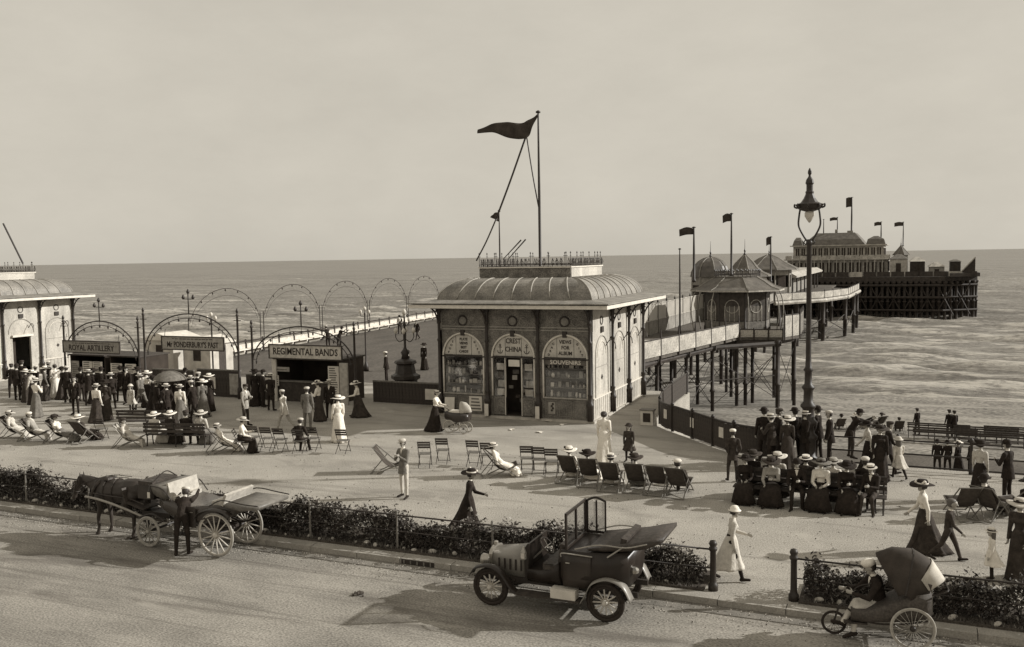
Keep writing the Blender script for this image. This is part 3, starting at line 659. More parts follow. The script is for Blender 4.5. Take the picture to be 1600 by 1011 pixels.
def hair_mesh(kind):
    key = ('hair', kind)
    if key in _garm: return _garm[key]
    b = MB(); n = 18
    if kind == 'up':      # swept up with a bun
        b.lathe([(.085, -.05), (.098, -.015), (.106, .03), (.1, .075), (.075, .115), (.03, .132), (.001, .135)], n, (0, -.022, 0), sq=1.05)
        b.lathe([(.002, -.04), (.035, -.03), (.048, 0), (.035, .032), (.002, .042)], 10, (0, -.115, .03))
    elif kind == 'long':
        b.lathe([(.06, -.24), (.085, -.2), (.1, -.1), (.104, -.02), (.106, .03), (.1, .075), (.075, .115), (.03, .13), (.001, .134)], n, (0, -.03, 0), sq=.95)
    else:
        b.lathe([(.06, -.06), (.08, -.04), (.09, .0), (.095, .035), (.09, .08), (.068, .11), (.03, .125), (.001, .128)], n, (0, -.022, 0), sq=1.06)
    b.v = [(x*.9, y*.2-.01, z) if y > .0 and z < .055 else ((x, y, z) if z > .07 or y < 0 else (x, y*.8, z)) for x, y, z in b.v]
    _garm[key] = me = b.mesh('hair', True); return me
_person_count = 0
def person(loc, face, label, kind='man', pose='stand', top=None, low=None, shoe=None, hat=None, hat_m=None, band=None, hair=None, collar=None, skirt=None, skirt_len=1.0, flare=1.0, coat=True, scale=1.0, group=None, z=None, cat=None, moustache=False, belt=None):
    """face: degrees, 0 looks out to sea, 90 left, 180 inland, -90 right"""
    global _person_count
    _person_count += 1; jr = random.Random(_person_count*7+1); scale *= jr.uniform(.955, 1.035); face += jr.uniform(-9, 9); wide = jr.uniform(.96, 1.1)
    me, fr = body(kind, pose)
    o = bpy.data.objects.new('person', me); col.objects.link(o)
    ms = [skin, top or cloth_dark, low or (skirt if skirt and skirt_len > .8 else None) or (top or cloth_dark), shoe or cloth_black, eye_dark, collar or cloth_white]
    for i in range(6): o.material_slots[i].link = 'OBJECT'; o.material_slots[i].material = ms[i]
    o.location = Vector(loc) if z is None else Vector((loc[0], loc[1], z)); o.rotation_euler = (0, 0, R(face)); o.scale = (scale*wide, scale*(1+(wide-1)*.8), scale)
    tag(o, label, cat or ('child' if kind == 'child' else 'person'), group)
    def child(name, m, mats, mw=None):
        c = bpy.data.objects.new(name, m); col.objects.link(c); c.parent = o
        if len(m.materials) == 0:
            for _ in mats: m.materials.append(mats[0])
        for i, x in enumerate(mats): c.material_slots[i].link = 'OBJECT'; c.material_slots[i].material = x
        if mw is not None: c.matrix_local = mw
        return c
    hm = Matrix.Translation(fr['hc']) @ head_mat(fr) @ Matrix.Scale(fr['q'], 4)
    child('hair', hair_mesh({'man': 'short', 'woman': 'up', 'child': 'long' if skirt else 'short'}[kind]), [hair or (hair_brown if kind == 'child' else hair_dark)], hm)
    if hat: child('hat', hat_mesh(hat), [hat_m or straw]+([band or cloth_black] if hat in ('boater', 'cap', 'bowler', 'wide') else []), hm @ Matrix.Rotation(R(6), 4, 'X'))
    if skirt: child('skirt', skirt_mesh(fr, skirt_len, flare), [skirt])
    elif coat and kind == 'man' and 'hip' not in POSES[pose] and pose != 'bend': child('coat_tail', coat_mesh(fr), [top or cloth_dark])
    if moustache:
        mm = MB(); mm.tube([(-.035, .098, -.05), (0, .112, -.038), (.035, .098, -.05)], [.004, .011, .004], 6); child('moustache', mm.mesh('moustache'), [hair_dark], hm)
    return o
# ================================================================ kiosks
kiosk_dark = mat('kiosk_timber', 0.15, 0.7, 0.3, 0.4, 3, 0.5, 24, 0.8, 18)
kiosk_side = mat('kiosk_panel', 0.42, 0.7, 0.25, 0.3, 1.6, 0.22, 30, 0.3, 12, stretch=(1, 1, .35))  # brightness of the sunlit side walls put into a paler colour than the front
roof_m = mat('roof_lead', 0.20, 0.6, 0.35, 0.38, 1.6, 0.3, 20, 0.4, 6)
rib_m = mat('roof_rib', 0.33, 0.55, 0.35, 0.15, 3)
iron_dark = mat('column_iron', 0.028, 0.5, 0.4, 0.3, 6)
trim_m = mat('pale_trim', 0.62, 0.6, 0.3, 0.15, 4)
lunette_m = mat('painted_glass', 0.45, 0.35, 0.5, 0.16, 3)
shop_glass = glass_mat('shop_glass', alpha=0.10)
interior_m = mat('interior_dark', 0.04, 0.9, 0.1, 0.3, 2)
letter_dark = mat('letter_dark', 0.04, 0.7, 0.2, 0.2, 20)
letter_pale = mat('letter_pale', 0.6, 0.7, 0.2, 0.1, 20)
def arch_pts(r, n=20, a0=0, a1=math.pi, cx=0, cz=0): return [(cx+r*math.cos(a0+(a1-a0)*i/n), cz+r*math.sin(a0+(a1-a0)*i/n)) for i in range(n+1)]
def column(parent, x, y, h, name='column', ang=0):
    c = MB(); c.lathe([(.13, 0), (.13, .55), (.15, .6), (.15, .68), (.1, .74), (.085, .95), (.085, 1.0), (.11, 1.04), (.075, 1.1), (.062, 2.5), (.06, 3.1), (.09, 3.16), (.09, 3.22), (.06, 3.26), (.062, h-.75), (.1, h-.68), (.08, h-.6), (.085, h-.3), (.15, h-.1), (.16, h-.003)], 10)
    o = c.build(name, iron_dark, parent, True, (x, y, 0.1)); return o
def bracket(parent, x, y, z, dx, dy):
    """curved iron bracket under the eaves"""
    d = Vector((dx, dy, 0)); pts = bez([Vector((x, y, z-1.0)), Vector((x, y, z-.6))+d*.12, Vector((x, y, z-.22))+d*.45, Vector((x, y, z-.03))+d*.85], 5)
    b = MB().tube(pts, .035, 6); b.ring(Vector((x, y, z-.28))+d*.2, d.cross(Vector((0, 0, 1))), .13, .02, 12, 5); b.tube([Vector((x, y, z-.05)), Vector((x, y, z-.05))+d*.86], .03, 5)
    b.build('bracket', iron_dark, parent, True)
def kiosk(name, cx, cy, label, shop=True):
    g = tag(empty(name, (cx, cy, 0)), label, 'kiosk', 'domed-roof kiosks at the pier entrance')
    W2, D2 = 3.475, 3.8; EZ = 4.72; bw = 2*W2/3; F = -D2
    MB().b2((-W2-.12, -D2-.12, 0), (W2+.12, D2+.12, .1)).build('plinth', stone_pale, g)
    MB().b2((-W2+.1, -D2+.1, .1), (W2-.1, D2-.1, .14)).build('floor', dark_wood, g)
    MB().b2((-W2+.1, -D2+1.3, .14), (W2-.1, -D2+1.36, EZ-.1)).build('back_partition', interior_m, g)
    # front: three arched bays
    for i in range(3):
        c = -W2+bw*(i+.5); r = .93; hb = bw/2
        wall = MB(); sp = [(c-hb, 2.62), (c-r, 2.62)]+[(x, z) for x, z in reversed(arch_pts(r, 18, cx=c, cz=2.62))][1:-1]+[(c+r, 2.62), (c+hb, 2.62), (c+hb, 3.72), (c-hb, 3.72)]
        # spandrel as strips so that the faces stay simple
        ap = arch_pts(r, 18, cx=c, cz=2.62)
        for (x0, z0), (x1, z1) in zip(ap, ap[1:]): wall.slab([(x1, z1), (x0, z0), (x0, 3.72), (x1, 3.72)], F, F+.14)
        wall.b2((c-hb, F, 2.62), (c-r, F+.14, 3.72)); wall.b2((c+r, F, 2.62), (c+hb, F+.14, 3.72))
        wall.b2((c-hb, F, .1), (c-r, F+.14, 2.618)); wall.b2((c+r, F, .1), (c+hb, F+.14, 2.618)); wall.b2((c-hb, F+.002, 3.722), (c+hb, F+.14, EZ))
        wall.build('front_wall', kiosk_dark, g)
        am = MB().ring((c, F-.012, 2.62), (0, -1, 0), r+.03, .045, 24, 6, *((0, math.pi) if True else ()))
        zs = [v[2] for v in am.v]
        if sum(zs)/len(zs) < 2.62: am.v = [(v[0], v[1], 2*2.62-v[2]) for v in am.v]
        am.build('arch_moulding', trim_m, g, True)
        for s in (-1, 1): MB().tube([(c+s*(r+.03), F-.012, .95), (c+s*(r+.03), F-.012, 2.55)], .04, 6).build('jamb_moulding', trim_m, g, True)
        MB().box((c, F-.03, 2.62+r+.05), (.16, .1, .24), taper=1.2).build('keystone', iron_dark, g)
        MB().b2((c-r-.06, F-.04, 2.575), (c+r+.06, F+.02, 2.64)).build('transom', iron_dark, g)
        # lunette: three lettered panes
        for (xa, xb) in ((-r+.01, -.38), (-.36, .36), (.38, r-.01)):
            xs = np.linspace(xa, xb, 7); b = MB()
            for u, v in zip(xs, xs[1:]): b.slab([(c+u, 2.65), (c+v, 2.65), (c+v, 2.62+math.sqrt(max(.002, r*r-v*v))-.02), (c+u, 2.62+math.sqrt(max(.002, r*r-u*u))-.02)], F+.05, F+.065)
            pane = b.build('lunette_pane', lunette_m, g)
            if shop:
                mid = (xa+xb)/2
                if abs(mid) < .1:
                    lines = [('PLATE', 'VIEWS', 'BEST', 'CARDS'), ('CREST', 'CHINA'), ('VIEWS', 'FOR', 'ALBUM')][i]
                    for j, tx in enumerate(lines):
                        n = len(lines); text(tx, 'lettering', letter_dark, pane, (c, F+.042, 3.40-(j+.5)*(.70/n)+(.05 if n == 2 else .0)), (R(90), 0, 0), {2: .30, 3: .21, 4: .155}[n], .88 if n > 2 else .8, .008, bold=.005)
                elif i == 1:
                    b = MB(); x = c+mid*.93; b.tube([(x, F+.04, 2.78), (x, F+.04, 3.08)], .014, 5); b.ring((x, F+.04, 3.11), (0, 1, 0), .035, .012, 10, 5); b.tube([(x-.08, F+.04, 3.02), (x+.08, F+.04, 3.02)], .012, 5); b.tube(bez([(x-.12, F+.04, 2.88), (x-.08, F+.04, 2.79), (x, F+.04, 2.76), (x+.08, F+.04, 2.79), (x+.12, F+.04, 2.88)], 4), .014, 5); b.build('anchor_emblem', letter_dark, pane)
                else:
                    for j in range(4):
                        xx = c+mid*(1.12-.07*j if mid < 0 else 1.12-.07*j)*.95; text('SOUV'[j] if i == 0 and mid < 0 else 'GIFT'[j] if mid > 0 else 'CARD'[j], 'lettering', letter_dark, pane, (c+mid*(.80+.13*j*.8), F+.042, 3.2-j*.15), (R(90), 0, 0), .13, 1, .008, bold=.004)
        # roundel on the frieze
        b = MB().ring((c, F-.02, 4.12), (0, 1, 0), .2, .035, 18, 6); b.build('roundel', iron_dark, g, True)
        MB().slab(arch_pts(.19, 16, 0, 2*math.pi-.001, c, 4.12)[:-1], F-.02, F-.004).build('roundel_disc', mat('roundel_disc', .2), g)
        for s in (-1, 1): MB().ring((c+s*.48, F-.012, 4.12), (0, 1, 0), .17, .016, 14, 4, .3, 5.2).build('scroll_relief', grey_paint, g)
        for z in (3.74, 3.86): MB().b2((c-hb+.1, F-.03, z), (c+hb-.1, F-.004, z+.035)).build('string_band', mat('band', .32), g)
        # lower part of the bay
        if i != 1 or not shop:
            rz = .95
            MB().b2((c-r, F+.01, .1), (c+r, F+.13, rz)).build('stall_riser', kiosk_dark, g)
            MB().b2((c-r-.02, F-.05, rz), (c+r+.02, F+.16, rz+.05)).build('sill', mat('sill', .3), g)
            for s in (-1, 0, 1):
                b = MB(); x = c+s*.62
                for a, q in (((x-.27, .2), (x+.27, .225)), ((x-.27, .85), (x+.27, .875)), ((x-.27, .2), (x-.25, .87)), ((x+.25, .2), (x+.27, .87))): b.b2((a[0], F-.012, a[1]), (q[0], F+.008, q[1]))
                b.build('riser_frame', mat('riser_frame', .2), g)
            pane = MB().b2((c-r, F+.06, rz+.05), (c+r, F+.068, 2.57)).build('window_pane', shop_glass, g)
            for z in (1.38, 1.78, 2.16): MB().b2((c-r, F+.12, z), (c+r, F+.5, z+.02)).build('shelf', mid_wood, g)
            MB().b2((c-r, F+.62, .95), (c+r, F+.64, 2.6)).build('window_back', interior_m, g)
            rr = random.Random(i+5); it = MB()
            for z in (1.0, 1.4, 1.80, 2.18):
                x = c-r+.05
                while x < c+r-.1:
                    w = rr.uniform(.06, .2); h = rr.uniform(.08, .28) if z < 2.1 else rr.uniform(.06, .2)
                    it.cur = rr.choice((0, 0, 1, 1, 2, 3))
                    if rr.random() < .4: it.lathe([(w*.3, 0), (w*.45, h*.4), (w*.3, h*.8), (w*.36, h)], 7, (x+w/2, F+.2+rr.random()*.1, z+.001))
                    else: it.box((x+w/2, F+.22+rr.random()*.12, z+h/2+.002), (w, .04, h), (rr.uniform(-.15, .05), 0, rr.uniform(-.2, .2)))
                    x += w+rr.uniform(.01, .07)
            if shop:
                q = stuff(it.build('souvenir_goods', [cloth_white, mat('goods_mid', .33), mat('goods_grey', .15), dark_paint], None, loc=(cx, cy, 0)))
                tag(q, 'rows of pale souvenirs and cards behind the %s kiosk window' % ('left' if i == 0 else 'right'), 'goods')
            if shop and i == 2:
                MB().b2((c-r+.03, F+.035, 2.34), (c+r-.03, F+.05, 2.55)).build('fascia_strip', mat('fascia_strip', .1), g)
                text('SOUVENIRS', 'lettering', letter_pale, g, (c, F+.03, 2.445), (R(90), 0, 0), .24, 1.08, .008, bold=.004)
                MB().b2((c-.75, F-.02, .3), (c-.45, F-.004, .8)).build('poster', mat('poster_g', .28), g)
                b = MB()
                for k in range(4): b.slab(arch_pts(.05, 8, 0, 2*math.pi-.001, c-.6+.05*(k % 2), .45+.09*k)[:-1], F-.028, F-.022)
                b.build('poster_print', letter_dark, g)
            if shop and i == 0:
                MB().b2((c+.25, F-.03, .25), (c+.85, F-.013, .88)).build('poster', pale_paint, g)
                b = MB()
                for k in range(4): b.b2((c+.3+.02*k, F-.036, .32+.14*k), (c+.8-.03*k, F-.031, .38+.14*k))
                b.build('poster_print', mat('print_grey', .12), g)
        else:
            for s in (-1, 1):
                x0, x1 = (c-r, c-.36) if s < 0 else (c+.36, c+r)
                MB().b2((x0, F+.02, .14), (x1, F+.12, .92)).build('door_side_panel', kiosk_dark, g)
                b = MB(); 
                for a, q in (((x0+.02, .18), (x1-.02, .21)), ((x0+.02, .85), (x1-.02, .88)), ((x0+.02, .18), (x0+.05, .88)), ((x1-.05, .18), (x1-.02, .88))): b.b2((a[0], F-.006, a[1]), (q[0], F+.018, q[1]))
                b.build('riser_frame', mat('riser_frame', .2), g)
                MB().b2((x0, F+.05, .93), (x1, F+.058, 2.57)).build('window_pane', shop_glass, g)
                MB().b2((x0+.05 if s < 0 else x1-.06, F+.12, .95), (x0+.06 if s < 0 else x1-.05, F+.4, 2.5)).build('display_board', mid_wood, g)
                for k in range(4): MB().box(((x0+x1)/2+.05*math.sin(k*2), F+.16, 1.1+.36*k), (.34, .02, .28)).build('card_rack', (pale_paint, mat('goods_mid', .33), mat('goods_grey', .15))[k % 3], g)
                MB().b2((x1-.03 if s < 0 else x0, F-.01, .14), (x1 if s < 0 else x0+.03, F+.1, 2.57)).build('door_jamb', trim_m, g)
            MB().b2((c-.2, F-.03, 2.22), (c+.3, F-.01, 2.5)).build('hanging_notice', pale_paint, g)
            rr = random.Random(2)
            for k in range(9): MB().box((c+rr.uniform(-.28, .25), F+.35+rr.random()*.4, .5+k*.2), (rr.uniform(.12, .3), .03, rr.uniform(.1, .2)), (0, 0, rr.uniform(-.4, .4))).build('hanging_card', (mat('goods_mid', .33), mat('goods_grey', .15), cloth_dark)[k % 3], g)
    for i in range(4): column(g, -W2+bw*i+(.06 if i == 0 else -.06 if i == 3 else 0), F-.1, EZ-.1)
    for i in range(1, 3): MB().b2((-W2+bw*i-.09, F-.26, .1), (-W2+bw*i+.09, F-.235, .62)).build('poster', pale_paint, g)
    for i in range(4): bracket(g, -W2+bw*i+(.06 if i == 0 else -.06 if i == 3 else 0), F-.1, EZ, 0, -.8)
    # sides, pale panels in three bays
    bd = 2*D2/3
    for sx in (1, -1):
        x = sx*W2
        for i in range(3):
            c = -D2+bd*(i+.5)
            q = lambda a, b_, z0, z1, t0, t1: MB().b2((x+sx*t0, a, z0), (x+sx*t1, b_, z1))
            door = (not shop and i == 1)
            if door:
                q(c-bd/2, c-.62, .1, EZ, -.14, 0).build('side_wall', kiosk_side, g); q(c+.62, c+bd/2, .1, EZ, -.14, 0).build('side_wall', kiosk_side, g); q(c-.62, c+.62, 2.5, EZ, -.14, 0).build('side_wall', kiosk_side, g)
                q(c-.62, c-.1, .14, 2.45, -.5, -.44).build('door', interior_m, g); q(c-.7, c+.7, 2.5, 2.62, -.02, .16).build('door_head', trim_m, g)
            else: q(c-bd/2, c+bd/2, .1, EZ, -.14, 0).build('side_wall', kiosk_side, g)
            if sx == 1 or shop is False:
                for rad, t in ((.86, .03), (.62, .02)):
                    if door and rad < .7: continue
                    b = MB().ring((x+.008, c, 2.62 if not door else 2.7), (1, 0, 0), rad, t, 20, 5, 0, math.pi); zs = [v[2] for v in b.v]; z0 = 2.62 if not door else 2.7
                    if sum(zs)/len(zs) < z0: b.v = [(v[0], v[1], 2*z0-v[2]) for v in b.v]
                    b.build('arch_moulding', mat('grey_trim', .3) if rad > .7 else trim_m, g, True)  # outer moulding in a darker grey trim
                if not door:
                    for s in (-1, 1): q(c+s*.86-.025, c+s*.86+.025, .98, 2.62, .002, .03).build('jamb_moulding', mat('grey_trim', .3), g)
                    q(c-bd/2+.12, c+bd/2-.12, .93, .98, .002, .05).build('dado_rail', trim_m, g)
                    for k in range(9): 
                        y = c-bd/2+.2+k*(bd-.4)/8; q(y-.06, y+.06, .14, .9, .002, .018).build('dado_board', kiosk_side, g)
                    q(c-.9, c+.9, 2.2, 2.23, .002, .018).build('panel_bead', mat('grey_trim', .3), g)
                    b = MB().box((x+.012, c, 1.75), (.02, .16, .16), (R(45), 0, 0)); b.build('diamond_boss', iron_dark, g)
                else:
                    pass
                b = MB().ring((x+.01, c, 4.12), (1, 0, 0), .17, .025, 16, 5); b.build('roundel', iron_dark, g, True)
                MB().tube(bez([(x+.02, c+.5, 3.0), (x+.2, c+.56, 3.25), (x+.42, c+.5, 3.15), (x+.5, c+.4, 2.9)], 5), .02, 5).build('lamp_bracket', iron_dark, g, True)
                q(c-.14, c+.14, 3.62, 3.86, .002, .07).build('crest_boss', iron_dark, g)
        for i in range(4):
            y = -D2+bd*i+(.08 if i == 0 else -.08 if i == 3 else 0)
            if i > 0: column(g, x+sx*.1, y, EZ-.1)
            if i > 0: bracket(g, x+sx*.1, y, EZ, sx*.8, 0)
    MB().b2((-W2+.15, D2-.14, .1), (W2-.15, D2, EZ)).build('back_wall', kiosk_side, g)
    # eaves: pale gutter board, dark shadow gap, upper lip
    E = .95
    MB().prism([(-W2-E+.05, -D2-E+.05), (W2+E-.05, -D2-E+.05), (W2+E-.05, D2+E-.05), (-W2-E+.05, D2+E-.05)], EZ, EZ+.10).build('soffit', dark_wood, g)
    for nm, a, b_ in (('fascia_board', (-W2-E, -D2-E, EZ-.03), (W2+E, -D2-E+.045, EZ+.115)), ('fascia_board', (W2+E-.045, -D2-E+.047, EZ-.03), (W2+E, D2+E-.047, EZ+.115)), ('fascia_board', (-W2-E, -D2-E+.047, EZ-.03), (-W2-E+.045, D2+E-.047, EZ+.115)), ('fascia_board', (-W2-E, D2+E-.045, EZ-.03), (W2+E, D2+E, EZ+.115))): MB().b2(a, b_).build(nm, trim_m, g)
    U = E+.07
    roof_skirt = MB(); rect = lambda hx, hy, z: [(-hx, -hy, z), (hx, -hy, z), (hx, hy, z), (-hx, hy, z)]
    roof_skirt.loft([rect(W2+U, D2+U, EZ+.15), rect(W2+U, D2+U, EZ+.19), rect(W2+.15, D2+.15, EZ+.30)]); roof_skirt.build('eaves_roof', roof_m, g)
    # curved roof
    prof = []; n = 9; HB = .88; IN = 1.25
    for i in range(n+1):
        t = i/n*math.pi/2; prof.append((IN*(1-math.cos(t))*.9+IN*.1*i/n, EZ+.29+HB*math.sin(t)))
    b = MB(); b.loft([rect(W2+.02-d, D2+.02-d, z) for d, z in prof]); b.build('roof', roof_m, g)
    def rib(pts, r=.028): MB().tube(pts, r, 5).build('roof_rib', rib_m, g, True)
    for k in range(9):
        x = (-1+2*k/8)*(W2-.02)
        for sy in (-1, 1):
            f = lambda d: x if abs(x) <= W2-d else math.copysign(W2+.02-d, x)
            pts = [(f(d) if k in (0, 8) else x*(1-.22*i/n), sy*(D2+.03-d), z+.012) for i, (d, z) in enumerate(prof)]
            if k in (0, 8): pts = [(math.copysign(W2+.02-d, x), sy*(D2+.02-d), z+.012) for d, z in prof]
            rib(pts)
    for k in range(1, 9):
        y = (-1+2*k/9)*(D2-.02)
        for sx in (-1, 1): rib([(sx*(W2+.03-d), y*(1-.2*i/n), z+.012) for i, (d, z) in enumerate(prof)])
    tz = prof[-1][1]
    bx0, bx1, by0, by1 = -2.35, 1.95, -1.95, 2.4
    MB().b2((bx0, by0, tz-.05), (bx1, by1, tz+.42)).build('roof_curb', kiosk_dark, g); MB().b2((bx1+.002, by0+.05, tz+.02), (bx1+.02, by1-.05, tz+.4)).build('curb_lit_face', kiosk_side, g)  # paler sheet paints the sunlight on the curb's right face
    MB().b2((bx0-.05, by0-.05, tz+.42), (bx1+.05, by1+.05, tz+.47)).build('curb_coping', trim_m, g)
    def crest(p0, p1):
        p0, p1 = Vector(p0), Vector(p1); d = p1-p0; m = int(d.length/.2); b = MB(); u = d.normalized()
        for k in range(m+1):
            p = p0+d*k/m; big = k % 4 == 0; h = .62 if big else .34
            b.tube([p, p+Vector((0, 0, h))], .012, 4); b.lathe([(.004, 0), (.035, .05), (.004, .11)], 5, tuple(p+Vector((0, 0, h-.08))))
            if not big:
                for s in (-1, 1): b.tube(bez([p+Vector((0, 0, .05)), p+u*s*.07+Vector((0, 0, .16)), p+u*s*.03+Vector((0, 0, .27))], 3), .01, 4)
            else: b.tube([p-u*.07+Vector((0, 0, h-.16)), p+u*.07+Vector((0, 0, h-.16))], .012, 4)
        b.tube([p0+Vector((0, 0, .1)), p1+Vector((0, 0, .1))], .014, 4); b.tube([p0+Vector((0, 0, .02)), p1+Vector((0, 0, .02))], .016, 4); b.build('cresting', iron_dark, g)
    z = tz+.47
    crest((bx0, by0, z), (bx1, by0, z)); crest((bx1, by0, z), (bx1, by1, z)); crest((bx0, by1, z), (bx1, by1, z)); crest((bx0, by0, z), (bx0, by1, z))
    return g
KCX, KCY = -15.075, 38.85
kiosk('pier_kiosk', KCX, KCY, 'ornate kiosk with curved ribbed roof, CREST CHINA window and souvenir displays')
kiosk('pier_kiosk', KCX-37.35, KCY, 'kiosk cut off at the left edge, pale arched side and dark doorway', False)

# flagpole with its drooping pennant, and ropes
flag_m = mat('flag_cloth', 0.05, 0.9, 0.1, 0.3, 3)
def flagpole(loc, h, r, label, flag=None, cat='flagpole', group=None):
    g = tag(empty('flagpole', loc), label, cat, group)
    MB().lathe([(r*1.5, 0), (r*1.5, .2), (r, .25), (r*.9, h*.5), (r*.55, h-.1), (r*.5, h-.02), (r*1.6, h+.0), (r*1.6, h+.06), (.003, h+.12)], 8).build('pole', black_iron, g, True)
    return g
def flag(g, pts_top, pts_bot, th=.012, n=8):
    tp, bt = bez(pts_top, n), bez(pts_bot, n); rows = []
    for k in range(6):
        t = k/5; rows.append([a.lerp(b_, t)+Vector((0, .06*math.sin(i*.55+k*.4), 0)) for i, (a, b_) in enumerate(zip(tp, bt))])
    return MB().sheet(rows, th).build('flag', flag_m, g, True)
fz = 6.1
fp = flagpole((-14.95, 38.0, fz), 7.0, .07, 'tall flagpole on the kiosk roof flying a dark drooping pennant')
flag(fp, [(-.05, 0, 6.95), (-.45, 0, 6.72), (-.9, 0, 6.62), (-1.6, 0, 6.72), (-2.2, 0, 6.68), (-2.95, 0, 6.48)], [(-.06, 0, 6.82), (-.35, 0, 6.25), (-.62, 0, 5.92), (-1.4, 0, 6.0), (-2.2, 0, 6.3), (-2.95, 0, 6.30)])
def rope(g, a, b_, r=.02, sag=.15):
    a, b_ = Vector(a), Vector(b_); m = (a+b_)/2-Vector((0, 0, sag)); MB().tube(bez([a, m, b_], 5), r, 5).build('rope', black_iron, g, True)
rope(fp, (-.62, 0, 5.95), (-2.05, -.1, 2.45), .045, .05); rope(fp, (-.55, 0, 5.95), (-.04, 0, 2.9), .03, .12); rope(fp, (-2.05, -.1, 2.45), (-3.0, -.3, .55), .035, .08)
sp_ = flagpole((-17.0, 38.2, fz), 2.75, .04, 'short flagpole with a furled flag on the kiosk roof')
flag(sp_, [(-.02, 0, 2.75), (-.18, 0, 2.72), (-.4, 0, 2.6)], [(-.02, 0, 2.3), (-.2, 0, 2.4), (-.42, 0, 2.52)])
for k in range(2): tag(MB().tube([(-16.75+k*.25, 38.0, 6.7), (-15.85+k*.22, 38.0, 7.55+k*.02)], [.02, .035], 5).build('rope', black_iron), ['thin slanting rope above the roof cresting, upper of a pair', 'thin slanting rope above the roof cresting, lower of a pair'][k], 'rope', 'slanting ropes over the kiosk')
tag(MB().tube([(-45.55, 36.50, 6.88), (-46.32, 36.00, 9.14)], .05, 5).build('rope', black_iron), 'dark stay rope slanting up at the left edge of the picture', 'rope')

# ================================================================ entrance arches, boards and booths
GY = 36.0
def lamp_cluster(b, x, z, s=1.0):
    b.tube([(x, 0, z), (x, 0, z+1.1*s)], .03, 6); b.tube([(x-.32*s, 0, z+.75*s), (x+.32*s, 0, z+.75*s)], .02, 5)
    for dx in (-.32, .32, 0): b.lathe([(.01, -.1), (.07, -.05), (.085, .02), (.05, .1), (.01, .16)], 7, (x+dx*s, 0, z+(.82 if dx else 1.1)*s))
def gate(x0, x1, ztop, sx0, sx1, sz0, sz1, words, label, lab2, pal, size, xs):
    g = tag(empty('entrance_arch', (0, GY, 0)), label, 'arch', 'illuminated arches over the pier entrance')
    cx, hw = (x0+x1)/2, (x1-x0)/2; spring = sz0-.35
    for dr, r in ((0, .034), (.22, .02)):
        pts = [(cx-(hw-dr)*math.cos(t), 0, spring+(ztop-spring-dr)*math.sin(t)) for t in np.linspace(0, math.pi, 33)]
        MB().tube(pts, r, 6).build('arch_tube', black_iron, g, True)
    for i in range(13):
        t = math.pi*(i+.5)/13; p = (cx-hw*math.cos(t), 0, spring+(ztop-spring)*math.sin(t)); q = (cx-(hw-.22)*math.cos(t), 0, spring+(ztop-spring-.22)*math.sin(t))
        b = MB().tube([p, q], .014, 4); b.lathe([(.012, -.14), (.04, -.1), (.045, -.05), (.02, 0)], 7, q); b.build('lamp_drop', iron_dark, g)
    for x in (x0, x1):
        b = MB().lathe([(.12, 0), (.12, .5), (.07, .6), (.055, spring), (.05, ztop-.1), (.08, ztop-.05), (.03, ztop+.05)], 8, (x, 0, 0)); b.tube([(x-.22, 0, ztop-.3), (x+.22, 0, ztop-.3)], .02, 5); b.lathe([(.01, 0), (.06, .06), (.07, .14), (.01, .26)], 7, (x, 0, ztop+.04)); b.build('gate_post', iron_dark, g, True)
    b = MB(); lamp_cluster(b, cx, ztop); b.build('crown_lamp', iron_dark, g, True)
    s = tag(empty('signboard', ((sx0+sx1)/2, GY-.14, (sz0+sz1)/2)), lab2, 'sign', 'boards under the entrance arches')
    w, h = sx1-sx0, sz1-sz0
    MB().box((0, 0, 0), (w, .05, h)).build('board', pal, s)
    for a, d in (((0, -.02, h/2), (w+.06, .07, .05)), ((0, -.02, -h/2), (w+.06, .07, .05)), ((-w/2, -.02, 0), (.05, .07, h-.05)), ((w/2, -.02, 0), (.05, .07, h-.05))): MB().box(a, d).build('frame', dark_wood, s)
    for tx, z, sz, xk in words: text(tx, 'lettering', letter_dark, s, (0, -.03, z), (R(90), 0, 0), sz, xk, .01, bold=.008)
    if len(words[0][0]) != 16 or words[0][0][0] != 'R':
        x = -w*.33
        while x < w*.33: k = .12+.12*abs(math.sin(x*7)); MB().box((x+k/2, -.028, h/2-.12), (k, .008, .035)).build('small_print', letter_dark, s); x += k+.05
    for sx in (-1, 1): MB().tube([(sx*(w/2-.15), .03, h/2), (sx*(w/2-.15), .1, h/2+.35)], .015, 5).build('hanger', black_iron, s)
gate(-42.1, -36.75, 3.75, -42.0, -37.9, 2.05, 2.68, [('ROYAL ARTILLERY', -.06, .43, .92)], 'leftmost entrance arch of curved iron tube with hanging lamps', 'board lettered ROYAL ARTILLERY hung under the leftmost arch', mat('board_grey', .26), 0, 0)
gate(-36.35, -30.25, 4.2, -35.0, -31.0, 2.38, 3.05, [("Mr PONDERBURY'S PAST", -.08, .40, .75)], 'middle and tallest entrance arch of curved iron tube', "board lettered Mr PONDERBURY'S PAST hung under the middle arch", mat('board_light', .33), 0, 0)
gate(-29.4, -23.5, 3.65, -28.25, -24.1, 2.12, 2.78, [('REGIMENTAL BANDS', 0, .46, .86)], 'right entrance arch of curved iron tube, nearest the kiosk', 'pale board lettered REGIMENTAL BANDS over the dark booth', mat('board_pale', .5), 0, 0)
